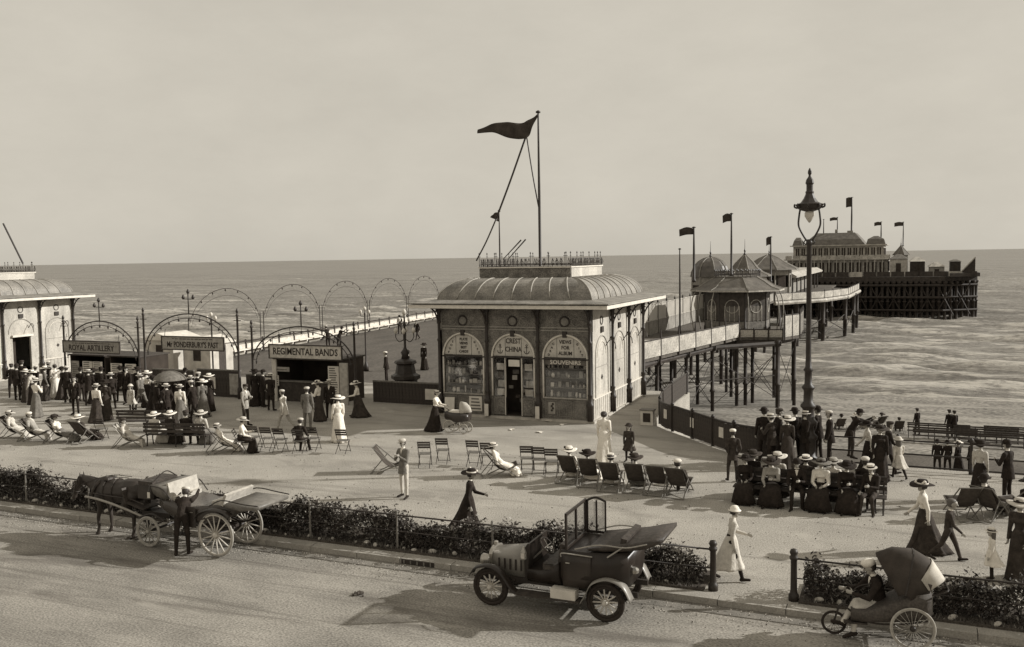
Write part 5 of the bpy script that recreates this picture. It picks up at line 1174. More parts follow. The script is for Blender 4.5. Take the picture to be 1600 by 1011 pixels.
def shed(x0, x1, y0, y1, h, m, label, roof_h=.8, wm=None):
    g = tag(empty('head_shed', ((x0+x1)/2, (y0+y1)/2, HZ)), label, 'building', 'small buildings on the pier head'); w, d = (x1-x0)/2, (y1-y0)/2
    MB().b2((-w, -d, 0), (w, d, h)).build('wall', m, g); MB().loft([[(-w-.25, -d-.25, h), (w+.25, -d-.25, h), (w+.25, d+.25, h), (-w-.25, d+.25, h)], [(-w*.3, -d*.5, h+roof_h), (w*.3, -d*.5, h+roof_h), (w*.3, d*.5, h+roof_h), (-w*.3, d*.5, h+roof_h)]]).build('roof', wm or pier_roof, g)
    MB().b2((-w*.3, -d-.03, .2), (w*.3, -d, h*.75)).build('door', interior_m, g); return g
shed(-3.0, .2, 204, 214, 3.6, pier_pale, 'pale square building right of the pavilion on the pier head', .9)
shed(.8, 3.6, 206, 214, 3.0, pier_iron, 'low dark shed on the pier head beside the pale building', .9, pier_pale)
shed(4.4, 7.2, 205, 211, 1.9, pier_mid, 'small pale-roofed kiosk on the right of the pier head', .9, pier_pale)
shed(8.3, 10.2, 206, 211, 2.9, pier_iron, 'dark square cabin near the end of the pier head', .4)
turret((-1.0, 217, HZ), 1.4, 4.4, ((1.9, -.1), (1.3, .6), (.6, 1.4), (.1, 2.0)), 'small pointed turret right of the pavilion on the pier head', pier_mid)
q = tag(empty('gangway', (11.5, 206, HZ+.7)), 'raised triangular gangway at the end of the pier head', 'gangway')
MB().slab([(-1.2, .0), (1.3, .0), (1.3, 3.0)], -.6, .6).build('side_panel', pier_iron, q); MB().tube([(-1.25, -.7, .1), (1.3, -.7, 3.05)], .12, 5).build('handrail', pier_pale, q)
def far_flag(loc, h, fl, label, r=.11):
    g = flagpole(loc, h, r, label, group='flagpoles along the pier')
    if fl:
        w, ht = fl; flag(g, [(-.05, 0, h-.05), (-w*.5, 0, h+.08), (-w, 0, h-.12)], [(-.05, 0, h-ht), (-w*.5, 0, h-ht-.02), (-w, 0, h-ht-.15)], .02, 5)
far_flag((-16.5, 77.5, 4.4), 4.6, (1.25, .55), 'flagpole with square flag left of the octagonal shelter')
far_flag((-13.8, 80, 4.85), 5.3, (.75, .6), 'flagpole with small torn flag on top of the octagonal shelter', .1)
far_flag((-13.8, 105, 3.5), 5.0, (.5, .8), 'flagpole with drooping flag behind the bell-roofed turret')
far_flag((-11.0, 214, HZ+8.4), 8.6, (1.2, 2.0), 'tallest flagpole on the pavilion roof with a drooping flag', .2)
far_flag((-16.8, 214, HZ+7.0), 5.4, None, 'bare flagpole on the left of the pavilion roof', .13)
far_flag((-14.0, 215, HZ+8.4), 4.4, (1.6, .6), 'flagpole with small flag left of the tallest one on the pavilion', .12)
far_flag((-5.0, 214, HZ+7.2), 4.3, (1.4, .7), 'flagpole with small flag on the right corner of the pavilion', .14)
far_flag((-.6, 216, HZ+6.2), 5.2, (1.8, .8), 'flagpole with small flag over the pointed turret on the pier head', .12)
far_flag((-17.6, 77, 0), 7.2, None, 'bare mast on the deck between kiosk and octagonal shelter', .08)
# ================================================================ chairs and benches
def deckchair_proto(m, deg=0):
    """sling chair facing +y"""
    g = empty('deckchair')
    for s in (-1, 1):
        MB().tube([(s*.28, -.55, .86), (s*.28, .42, .04)], .018, 5).build('back_rail', mid_wood, g); MB().tube([(s*.25, -.42, .02), (s*.25, .48, .40)], .018, 5).build('seat_rail', mid_wood, g)
        MB().tube([(s*.31, -.62, .03), (s*.31, -.2, .52)], .015, 5).build('prop', mid_wood, g)
    for p, q in (((-.29, -.55, .86), (.29, -.55, .86)), ((-.26, .48, .40), (.26, .48, .40)), ((-.28, .42, .05), (.28, .42, .05)), ((-.31, -.62, .03), (.31, -.62, .03))): MB().tube([p, q], .017, 5).build('cross_bar', mid_wood, g)
    prof = bez([(0, -.56, .87), (0, -.33, .55), (0, -.12, .31), (0, .1, .24), (0, .3, .29), (0, .47, .42)], 4)
    MB().sheet([[(x, p.y, p.z-.02*(1-(x/.25)**2)) for x in np.linspace(-.25, .25, 5)] for p in prof], .008).build('canvas_sling', m, g, True)
    return g
def folding_proto():
    """slatted folding chair facing +y"""
    g = empty('folding_chair')
    for s in (-1, 1):
        MB().tube([(s*.2, -.2, .88), (s*.2, .22, .02)], .012, 5).build('frame_leg', black_iron, g); MB().tube([(s*.18, .2, .44), (s*.18, -.24, .02)], .012, 5).build('frame_leg', black_iron, g)
    for k in range(3): MB().box((0, -.185+.036*k*1.0, .85-.085*k), (.42, .018, .06), (R(-26), 0, 0)).build('back_slat', dark_wood, g)
    for k in range(4): MB().box((0, -.12+.1*k, .455), (.4, .075, .018)).build('seat_slat', mid_wood, g)
    MB().tube([(-.2, .2, .06), (.2, .2, .06)], .01, 4).build('stretcher', black_iron, g); return g
def bench_proto(w, double=False):
    g = empty('bench')
    n = max(2, round(w/1.1)+1)
    for k in range(n):
        x = -w/2+.08+(w-.16)*k/(n-1)
        for s in ((1, -1) if double else (1,)):
            MB().tube(bez([(x, s*.48, .0), (x, s*.44, .25), (x, s*.46, .42)], 3), .022, 5).build('leg', black_iron, g); MB().tube(bez([(x, s*.06, 0), (x, s*.1, .3), (x, s*.02, .55), (x, -s*.04 if not double else s*.03, .88)], 4), .024, 5).build('leg', black_iron, g)
            MB().tube([(x, s*.07, .40), (x, s*.48, .40)], .02, 5).build('seat_bearer', black_iron, g)
    for s in ((1, -1) if double else (1,)):
        for k in range(4): MB().box((0, s*(.12+.105*k), .435), (w, .085, .028)).build('seat_slat', dark_wood, g)
        for z in (.6, .74, .86): MB().box((0, s*(-.01 if not double else .05), z), (w, .025, .095)).build('back_slat', dark_wood, g)
    return g
PROTO = {}
def seat(kind, loc, face, label, cat, group):
    if kind not in PROTO:
        o = {'deck': lambda: deckchair_proto(canvas), 'deck_pale': lambda: deckchair_proto(canvas_pale), 'fold': folding_proto}[kind](); PROTO[kind] = o
    else: o = copy_tree(PROTO[kind])
    o.location = loc; o.rotation_euler = (0, 0, R(face)); return tag(o, label, cat, group)
# ================================================================ wheels and vehicles (built facing +x)
tyre_m = mat('tyre', 0.03, 0.8, 0.2, 0.3, 20)
spoke_pale = mat('spoke_pale', 0.5, 0.6, 0.3, 0.15, 15)
spoke_mid = mat('spoke_mid', 0.3, 0.6, 0.3, 0.2, 15)
car_paint = mat('car_paint', 0.02, 0.35, 0.3, 0.25, 3, 0.1, 60)
car_sheen = mat('bonnet_sheen', 0.22, 0.3, 0.5, 0.15, 3)  # sky reflection on the bonnet put into its base grey
fender_lit = mat('fender', 0.2, 0.35, 0.5, 0.25, 3)  # sunlight on the fenders put into their pale colour
leather = mat('leather', 0.04, 0.55, 0.3, 0.4, 10, 0.2, 50, 0.9, 9)
brass = mat('brass', 0.35, 0.3, 0.5, 0.2, 10, metal=0.6)
_wm = {}
def wheel(parent, loc, rad, wide, ns, m_spoke, m_tyre, tyre_r, thin=False):
    k = (rad, wide, ns, m_spoke.name, m_tyre.name)
    if k not in _wm:
        t = MB().ring((0, 0, 0), (0, 1, 0), rad-tyre_r, tyre_r, 36, 8); t.v = [(x, y*(wide/(2*tyre_r)), z) for x, y, z in t.v]; a = t.mesh('tyre', True); a.materials.append(m_tyre)
        f = MB().ring((0, 0, 0), (0, 1, 0), rad-2.3*tyre_r, tyre_r*.8, 36, 6); b = f.mesh('rim', True); b.materials.append(m_spoke if m_tyre is not tyre_m else m_tyre)
        h = MB().tube([(0, -wide*1.3, 0), (0, -wide*.8, 0), (0, wide*.8, 0), (0, wide*1.3, 0)], [.03, rad*.13, rad*.13, .03], 10); c = h.mesh('hub', True); c.materials.append(m_spoke if not thin else black_iron)
        L_ = rad-2.2*tyre_r; s = MB().tube([(0, 0, rad*.1), (0, 0, L_*.5), (0, 0, L_)], [.021, .015, .017] if not thin else [.005]*3, 5); d = s.mesh('spoke', True); d.materials.append(m_spoke)
        _wm[k] = (a, b, c, d)
    a, b, c, d = _wm[k]; w = empty('wheel', loc); w.parent = parent
    for n_, me in (('tyre', a), ('rim', b), ('hub', c)): link(n_, me, None, w)
    for i in range(ns): link('spoke', d, None, w, (0, 0, 0), (0, 2*math.pi*i/ns+.1, 0))
    return w
def section(x, pts): return [Vector((x, y, z)) for y, z in pts]
def hull(secs, name, m, parent, smooth=True): 
    return MB().loft([section(x, p) for x, p in secs]).build(name, m, parent, smooth)
def tub(w0, z0, w1, z1, bulge=.05):   # U-shaped cross section, closed
    return [(-w0, z0), (w0, z0), (w1+bulge, z0+(z1-z0)*.35), (w1+bulge*.6, z0+(z1-z0)*.7), (w1, z1), (w1-.04, z1), (-w1+.04, z1), (-w1, z1), (-w1-bulge*.6, z0+(z1-z0)*.7), (-w1-bulge, z0+(z1-z0)*.35)]
def fender(parent, y, pts, w, m):
    P = bez(pts, 6); rows = [[(p.x, y-w/2+w*t, p.z-.035*(2*t-1)**2) for t in np.linspace(0, 1, 5)] for p in P]; return MB().sheet(rows, .012).build('fender', m, parent, True)
# ---------------------------------------------------------------- motor car
def motor_car(loc, rz):
    g = tag(empty('motor_car', loc, rz), 'dark open-backed motor car with folded hood standing at the kerb', 'car')
    wr = .385
    for x in (1.2, -1.18):
        for y in (-.6, .6): wheel(g, (x, y, wr), wr, .09, 12, spoke_pale, tyre_m, .045)
        MB().tube([(x, -.58, wr), (x, .58, wr)], .03, 8).build('axle', black_iron, g)
    for s in (-1, 1):
        MB().b2((-1.75, s*.36-.03, .46), (1.5, s*.36+.03, .56)).build('chassis_rail', black_iron, g)
        for x in (1.2, -1.18): MB().tube(bez([(x-.45, s*.42, .5), (x, s*.42, .4), (x+.45, s*.42, .5)], 4), .022, 5).build('leaf_spring', black_iron, g)
        fender(g, s*.62, [(1.62, 0, .62), (1.5, 0, .78), (1.2, 0, .85), (.95, 0, .75), (.72, 0, .45), (.62, 0, .38)], .24, car_paint if s > 0 else fender_lit)  # near fender in dark paint, far one in the painted sunlit tone
        fender(g, s*.64, [(-.72, 0, .38), (-.82, 0, .55), (-.95, 0, .78), (-1.25, 0, .9), (-1.55, 0, .8), (-1.72, 0, .52)], .27, fender_lit)
        MB().b2((-.7, s*.62-.14, .345), (.62, s*.62+.14, .375)).build('running_board', dark_wood, g)
        MB().b2((-.62, s*.62-.1, .377), (-.12, s*.62+.12, .56)).build('tool_box', pale_paint, g)
        b = MB().lathe([(.03, -.09), (.1, -.06), (.115, .02), (.12, .08), (.11, .085)], 12); b.v = [(z, y, x) for x, y, z in b.v]; h = b.build('headlamp', brass, g, True, (1.42, s*.3, .82)); b = MB().lathe([(.002, 0), (.1, 0), (.1, .012), (.002, .02)], 12); b.v = [(z, y, x) for x, y, z in b.v]; b.build('lens', mat('lamp_glass', .5), h, True, (.085, 0, 0)); MB().tube([(1.42, s*.3, .72), (1.35, s*.33, .52)], .02, 5).build('lamp_bracket', black_iron, g)
        b = MB().lathe([(.05, 0), (.065, .02), (.065, .15), (.04, .2), (.02, .26)], 8); l = b.build('side_lamp', brass, g, False, (.52, s*.5, .98)); MB().box((.0, s*.066, .09), (.07, .01, .1)).build('lens', mat('lamp_glass', .5), l)
    # bonnet and radiator
    def arc(w, z0, z1, n=8): return [(-w, z0)]+[(-w*math.cos(math.pi*k/n), z1-.13+.13*math.sin(math.pi*k/n)) for k in range(n+1)]+[(w, z0)]
    hull([(1.3, arc(.27, .55, 1.02)), (.9, arc(.31, .55, 1.08)), (.52, arc(.36, .55, 1.14))], 'bonnet', car_sheen, g)
    hull([(1.38, arc(.27, .5, 1.05)), (1.302, arc(.28, .5, 1.06))], 'radiator', brass, g, False); MB().b2((1.381, -.22, .55), (1.39, .22, .93)).build('radiator_core', interior_m, g); MB().lathe([(.05, 0), (.05, .05), (.02, .07)], 8, (1.34, 0, 1.055)).build('radiator_cap', brass, g)
    for k in range(5): 
        for s in (-1, 1): MB().b2((.62+.12*k, s*.345-.004, .68), (.66+.12*k, s*.345+.004, .9)).build('louvre', black_iron, g)
    MB().slab([(.5, .55), (.52, 1.18), (.44, 1.3), (.40, 1.3), (.44, .55)], -.5, .5).build('scuttle', car_paint, g)
    # body
    hull([(.45, tub(.4, .52, .5, .8, .02)), (.1, tub(.42, .52, .54, .82, .02)), (-.25, tub(.44, .52, .58, 1.02, .03))], 'front_tub', car_paint, g)
    hull([(-.30, tub(.46, .52, .6, 1.30, .04)), (-.8, tub(.48, .52, .62, 1.30, .06)), (-1.3, tub(.46, .55, .62, 1.34, .06)), (-1.62, tub(.40, .68, .58, 1.38, .04))], 'rear_body', car_paint, g)
    for s in (-1, 1):
        d = MB().sheet([[(x, s*(.655+.008*math.sin((z-.6)*4)), z) for x in np.linspace(-.92, -.36, 5)] for z in np.linspace(.62, 1.24, 5)], .012 if s > 0 else -.012).build('door', mat('car_door', .033, .35, .3, .25, 3), g, True)
        MB().tube([(-.42, s*.68, 1.08), (-.5, s*.68, 1.08)], .012, 6).build('handle', brass, d); MB().tube(bez([(-.95, s*.67, 1.25), (-.6, s*.675, 1.26), (-.33, s*.66, 1.25), (-.32, s*.66, 1.18)], 4), .012, 5).build('beading', spoke_mid, d)
        fd = MB().sheet([[(x, s*.565, z) for x in np.linspace(-.2, .08, 3)] for z in (.86, .9, .95)], .01).build('arm_panel', leather, g)
    MB().b2((-.24, -.5, .8), (.12, .5, .95)).build('front_seat', leather, g); MB().box((-.26, 0, 1.12), (.1, .98, .5), (0, R(-8), 0)).build('seat_back', leather, g)
    MB().b2((-1.4, -.5, 1.302), (-.95, .5, 1.36)).build('rear_seat', leather, g); MB().box((-1.5, 0, 1.46), (.12, 1.0, .3), (0, R(-10), 0)).build('seat_back', leather, g)
    # glazed partition behind the driver
    p = empty('partition', (-.40, 0, 1.3)); p.parent = g
    for y0, y1 in ((-.6, -.55), (-.02, .02), (.55, .6)): MB().b2((-.02, y0, 0), (.02, y1, .70)).build('frame', car_paint, p)
    for z in (0, .66): MB().b2((-.021, -.598, z), (.021, .598, z+.05)).build('frame', car_paint, p)
    for y0, y1 in ((-.55, -.02), (.02, .55)): MB().b2((-.004, y0, .05), (.004, y1, .66)).build('pane', glass_mat('car_glass', alpha=.3), p)
    for s in (-1,):   # side window frame standing up behind it
        MB().sheet([[(-.42-.42*t, s*.6, z) for t in (0, .5, 1)] for z in (1.31, 1.36)], .03).build('window_frame', car_paint, g); MB().tube(bez([(-.44, s*.6, 1.98), (-.62, s*.6, 2.05), (-.82, s*.6, 1.98)], 4), .025, 5).build('window_frame', car_paint, g)
        for x in (-.44, -.63, -.82): MB().tube([(x, s*.6, 1.32), (x, s*.6, 1.99)], .02, 5).build('window_frame', car_paint, g)
        for x0 in (-.62, -.81): MB().b2((x0, s*.6-.003, 1.36), (x0+.17, s*.6+.003, 1.96)).build('pane', glass_mat('car_glass', alpha=.3), g)
    # folded hood, fanned out behind
    hull([(-.85, [(-.6, 1.34), (.6, 1.34), (.61, 1.38), (.58, 1.4), (-.58, 1.4), (-.61, 1.38)]), (-1.15, [(-.61, 1.36), (.61, 1.36), (.64, 1.42), (.59, 1.45), (-.59, 1.45), (-.64, 1.42)]), (-1.5, [(-.62, 1.4), (.62, 1.4), (.63, 1.48), (.6, 1.52), (-.6, 1.52), (-.63, 1.48)]), (-1.75, [(-.6, 1.44), (.6, 1.44), (.65, 1.54), (.58, 1.57), (-.58, 1.57), (-.65, 1.54)]), (-2.0, [(-.6, 1.5), (.6, 1.5), (.62, 1.6), (.58, 1.64), (-.58, 1.64), (-.62, 1.6)]), (-2.28, [(-.56, 1.64), (.56, 1.64), (.58, 1.69), (.54, 1.72), (-.54, 1.72), (-.58, 1.69)])], 'folded_hood', leather, g)
    for s in (-1, 1):
        MB().tube(bez([(-.6, s*.66, 1.36), (-1.1, s*.68, 1.5), (-1.6, s*.67, 1.5), (-2.0, s*.64, 1.6)], 4), .014, 5).build('hood_iron', spoke_mid, g); MB().tube([(-1.25, s*.68, 1.28), (-1.55, s*.66, 1.5)], .014, 5).build('hood_iron', spoke_mid, g)
    MB().ring((.12, .22, 1.22), (-.75, 0, .66), .19, .016, 20, 6).build('steering_wheel', dark_wood, g, True); MB().tube([(.12, .22, 1.22), (.5, .22, .86)], .018, 6).build('steering_column', brass, g)
    for a in range(4): MB().tube([(.12, .22, 1.22), (.12+.12*math.cos(a*math.pi/2)*.66, .22+.19*math.sin(a*math.pi/2), 1.22+.19*math.cos(a*math.pi/2)*.7)], .008, 4).build('steering_spoke', brass, g)
    MB().tube(bez([(.3, -.56, .7), (.3, -.58, 1.0), (.26, -.58, 1.12)], 3), .013, 5).build('brake_lever', brass, g)
    MB().lathe([(.04, 0), (.09, .02), (.1, .08), (.05, .12)], 8, (-1.66, .3, .9)).build('rear_lamp', brass, g)
    return g
motor_car((-6.31, 16.75, ROAD_Z), math.pi)
# ---------------------------------------------------------------- landau
def landau(loc, rz):
    g = tag(empty('carriage', loc, rz), 'open horse-drawn landau with folded hoods and pale spoked wheels', 'carriage')
    for y in (-.53, .53):
        wheel(g, (0, y, .53), .53, .05, 14, spoke_pale, spoke_mid, .026); wheel(g, (2.1, y*.96, .38), .38, .05, 12, spoke_mid, spoke_mid, .026)
    MB().tube([(0, -.53, .53), (0, .53, .53)], .032, 6).build('axle', black_iron, g); MB().tube([(2.1, -.5, .38), (2.1, .5, .38)], .032, 6).build('axle', black_iron, g)
    for s in (-1, 1):
        MB().tube(bez([(-.45, s*.4, .72), (0, s*.4, .6), (.45, s*.4, .72)], 5), .025, 6).build('spring', black_iron, g); MB().tube(bez([(-.45, s*.4, .72), (0, s*.4, .84), (.45, s*.4, .72)], 5), .025, 6).build('spring', black_iron, g)
        MB().tube(bez([(1.7, s*.38, .66), (2.1, s*.38, .52), (2.5, s*.38, .66)], 5), .025, 6).build('spring', black_iron, g); MB().tube(bez([(1.7, s*.38, .66), (2.1, s*.38, .78), (2.5, s*.38, .66)], 5), .025, 6).build('spring', black_iron, g)
        fender(g, s*.56, [(-.5, 0, 1.05), (-.3, 0, 1.14), (0, 0, 1.17), (.35, 0, 1.08), (.55, 0, .9)], .2, dark_paint)
        MB().tube(bez([(2.3, s*.3, .62), (3.0, s*.42, .86), (3.7, s*.44, 1.0), (4.25, s*.42, 1.04)], 5), .03, 6).build('shaft', spoke_mid, g, True)
        MB().box((.95, s*.6, .48), (.4, .16, .025)).build('step', black_iron, g); MB().tube([(.95, s*.5, .7), (.95, s*.6, .49)], .015, 5).build('step_iron', black_iron, g)
        b = MB().lathe([(.05, 0), (.075, .03), (.075, .2), (.05, .26), (.02, .34)], 8); l = b.build('carriage_lamp', black_iron, g, False, (1.95, s*.52, 1.2)); MB().box((0, s*.075, .12), (.08, .012, .14)).build('lens', pale_paint, l)
    def sec(w, z0, z1): return tub(w*.75, z0, w, z1, .03)
    hull([(-.38, sec(.42, .98, 1.22)), (0, sec(.5, .80, 1.22)), (.4, sec(.53, .68, 1.18)), (.75, sec(.54, .62, 1.12)), (1.15, sec(.53, .68, 1.18)), (1.5, sec(.5, .8, 1.24)), (1.75, sec(.44, .95, 1.26))], 'body', mat('landau_body', .05, .25, .5, .2, 3), g)
    for s in (-1, 1):
        d = MB().sheet([[(x, s*.585, z) for x in np.linspace(.52, 1.0, 4)] for z in (.66, .9, 1.15)], .012 if s > 0 else -.012).build('door', dark_paint, g); MB().tube([(.6, s*.6, 1.02), (.68, s*.6, 1.02)], .012, 5).build('handle', brass, d)
    for x in np.linspace(-.2, 1.6, 5)[[0, 4]]: MB().box((x+(.15 if x < .5 else -.15), 0, 1.25), (.4, .9, .1)).build('seat_cushion', canvas_pale, g)
    MB().box((1.42, 0, 1.42), (.07, .98, .42), (0, R(14), 0)).build('seat_back', canvas_pale, g); MB().box((-.24, 0, 1.36), (.07, .98, .3), (0, R(-24), 0)).build('seat_back', canvas_pale, g)
    # folded leather hoods fore and aft
    hull([(1.45, [(-.56, 1.24), (.56, 1.24), (.58, 1.5), (.54, 1.56), (-.54, 1.56), (-.58, 1.5)]), (1.75, [(-.55, 1.3), (.55, 1.3), (.57, 1.52), (.53, 1.57), (-.53, 1.57), (-.57, 1.52)]), (2.0, [(-.5, 1.4), (.5, 1.4), (.53, 1.5), (.49, 1.54), (-.49, 1.54), (-.53, 1.5)])], 'folded_hood', mat('hood_leather', .14, .5, .4, .25, 8), g)
    hull([(-.35, [(-.55, 1.2), (.55, 1.2), (.58, 1.28), (.54, 1.32), (-.54, 1.32), (-.58, 1.28)]), (-.8, [(-.58, 1.18), (.58, 1.18), (.6, 1.26), (.56, 1.31), (-.56, 1.31), (-.6, 1.26)]), (-1.3, [(-.54, 1.24), (.54, 1.24), (.56, 1.3), (.52, 1.33), (-.52, 1.33), (-.56, 1.3)])], 'folded_hood', mat('hood_leather', .14, .5, .4, .25, 8), g)
    for s in (-1, 1):
        MB().tube(bez([(.1, s*.6, 1.22), (-.3, s*.62, 1.4), (-.9, s*.62, 1.36), (-1.3, s*.58, 1.34)], 4), .015, 5).build('hood_iron', black_iron, g); MB().tube(bez([(1.2, s*.6, 1.22), (1.5, s*.6, 1.5), (2.0, s*.55, 1.55)], 4), .015, 5).build('hood_iron', black_iron, g)
    # coachman's box
    MB().box((2.25, 0, 1.32), (.5, .8, .34)).build('box_seat', dark_paint, g); MB().box((2.22, 0, 1.54), (.46, .84, .1)).build('box_cushion', leather, g); MB().tube(bez([(2.0, -.4, 1.58), (1.96, 0, 1.78), (2.0, .4, 1.58)], 5), .015, 5).build('seat_iron', black_iron, g)
    MB().box((2.66, 0, .92), (.6, .74, .03), (0, R(-12), 0)).build('footboard', dark_wood, g); MB().box((3.0, 0, 1.14), (.03, .76, .4), (0, R(18), 0)).build('dashboard', leather, g); MB().b2((1.7, -.2, .66), (2.6, .2, .78)).build('fore_carriage', black_iron, g); MB().b2((-.2, -.06, .6), (2.0, .06, .68)).build('perch', black_iron, g)
    MB().tube([(3.0, -.42, .82), (3.0, .42, .82)], .03, 6).build('splinter_bar', dark_wood, g)
    return g
landau((-14.8, 17.1, ROAD_Z), math.pi)
# ---------------------------------------------------------------- horse
horse_m = mat('horse_coat', 0.035, 0.5, 0.35, 0.25, 4); mane_m = mat('horse_mane', 0.025, 0.7, 0.3, 0.3, 30); hoof_m = mat('hoof', 0.03, 0.5, 0.3, 0.2, 10)
def horse(loc, rz):
    pr = []
    def a(p, r, q, s, slot=0, sq=None): pr.append((p, r, q, s, slot, sq))
    a((-.45, 0, 1.16), .30, (.3, 0, 1.12), .31, 0, ((0, 1, 0), .86)); a((-.58, 0, 1.22), .285, (-.35, 0, 1.2), .29, 0, ((0, 1, 0), .92)); a((.3, 0, 1.15), .30, (.55, 0, 1.12), .26, 0, ((0, 1, 0), .82)); a((.35, 0, 1.36), .13, (.6, 0, 1.3), .15)
    a((.6, 0, 1.2), .215, (.95, 0, 1.32), .155, 0, ((0, 1, 0), .7)); a((.95, 0, 1.32), .155, (1.22, 0, 1.36), .12, 0, ((0, 1, 0), .68))
    a((1.24, 0, 1.34), .115, (1.37, 0, 1.16), .10, 0, ((0, 1, 0), .72)); a((1.37, 0, 1.16), .095, (1.5, 0, .88), .062, 0, ((0, 1, 0), .8)); a((1.48, 0, .9), .062, (1.52, 0, .85), .058)
    for s in (-1, 1):
        a((1.2, s*.055, 1.44), .03, (1.22, s*.07, 1.57), .008)
        f = .06*s
        a((.5, s*.14, 1.0), .135, (.48, s*.15, .72), .075); a((.48, s*.15, .72), .07, (.5+f, s*.15, .46), .05); a((.5+f, s*.15, .46), .052, (.49+f, s*.15, .16), .034); a((.49+f, s*.15, .17), .043, (.53+f, s*.15, .07), .042); a((.53+f, s*.15, .05), .05, (.55+f, s*.15, .02), .058, 1)
        h = .08*s
        a((-.55, s*.13, 1.08), .19, (-.42+h, s*.15, .82), .12); a((-.42+h, s*.15, .82), .11, (-.68+h, s*.15, .56), .058); a((-.68+h, s*.15, .57), .056, (-.66+h, s*.15, .17), .038); a((-.66+h, s*.15, .18), .046, (-.62+h, s*.15, .07), .043); a((-.62+h, s*.15, .05), .05, (-.6+h, s*.15, .02), .058, 1)
    me = fuse('horse', pr, .02, 3); me.materials.clear(); 
    me2 = None
    o = bpy.data.objects.new('horse', me); col.objects.link(o); o.location = loc; o.rotation_euler = (0, 0, rz)
    n = len(me.polygons); cz = np.empty(n*3, 'f'); me.polygons.foreach_get('center', cz); cz = cz.reshape(-1, 3)[:, 2]; me.materials.append(horse_m); me.materials.append(hoof_m); me.polygons.foreach_set('material_index', (cz < .065).astype('i')); me.update()
    tag(o, 'dark harnessed horse with lowered head standing in the landau shafts', 'horse')
    MB().tube(bez([(-.84, 0, 1.3), (-.93, 0, 1.15), (-.93, 0, .85), (-.9, 0, .55)], 5), [.03, .05, .06, .065, .07, .07, .07, .075, .075, .075, .07, .07, .06, .05, .03, .012], 8, flat=.8).build('tail', mane_m, o, True)
    mn = MB()
    for i, t in enumerate(np.linspace(0, 1, 26)):
        p = Vector((.55, 0, 1.42)).lerp(Vector((1.24, 0, 1.48)), t); mn.tube([p, p+Vector((-.03, .06, -.06)), p+Vector((-.05, .115, -.2-.05*math.sin(i*3)))], [.02, .022, .006], 4)
    mn.build('mane', mane_m, o)
    c = MB().ring((.62, 0, 1.16), (.85, 0, .5), .285, .05, 20, 6); c.v = [(x, y*.78, z) for x, y, z in c.v]; c.build('collar', leather, o, True)
    for x, r in ((.28, .318), (.0, .325), (-.5, .32)):
        k = MB().ring((x, 0, 1.13), (1, 0, 0), r, .018, 22, 4); k.v = [(q, y*.86, z) for q, y, z in k.v]; k.build('harness_strap', leather, o)
    for s in (-1, 1):
        MB().tube(bez([(.6, s*.25, 1.1), (.0, s*.29, 1.08), (-.6, s*.28, 1.05), (-1.1, s*.3, .95)], 4), .017, 5).build('trace', leather, o); MB().tube(bez([(1.42, s*.07, 1.0), (1.0, s*.14, 1.3), (.3, s*.12, 1.5), (-.4, s*.06, 1.52)], 4), .009, 4).build('rein', leather, o)
        MB().box((1.33, s*.085, 1.28), (.1, .015, .1)).build('blinker', leather, o); MB().tube([(1.25, s*.07, 1.44), (1.35, s*.08, 1.22), (1.45, s*.06, .97)], .01, 4).build('bridle_strap', leather, o)
    MB().box((.28, 0, 1.46), (.2, .34, .05), taper=.8).build('saddle_pad', leather, o); k = MB().ring((1.41, 0, 1.06), (.45, 0, -.9), .088, .009, 14, 4); k.build('noseband', leather, o)
    return o
horse((-18.35, 17.1, ROAD_Z), math.pi+.04)
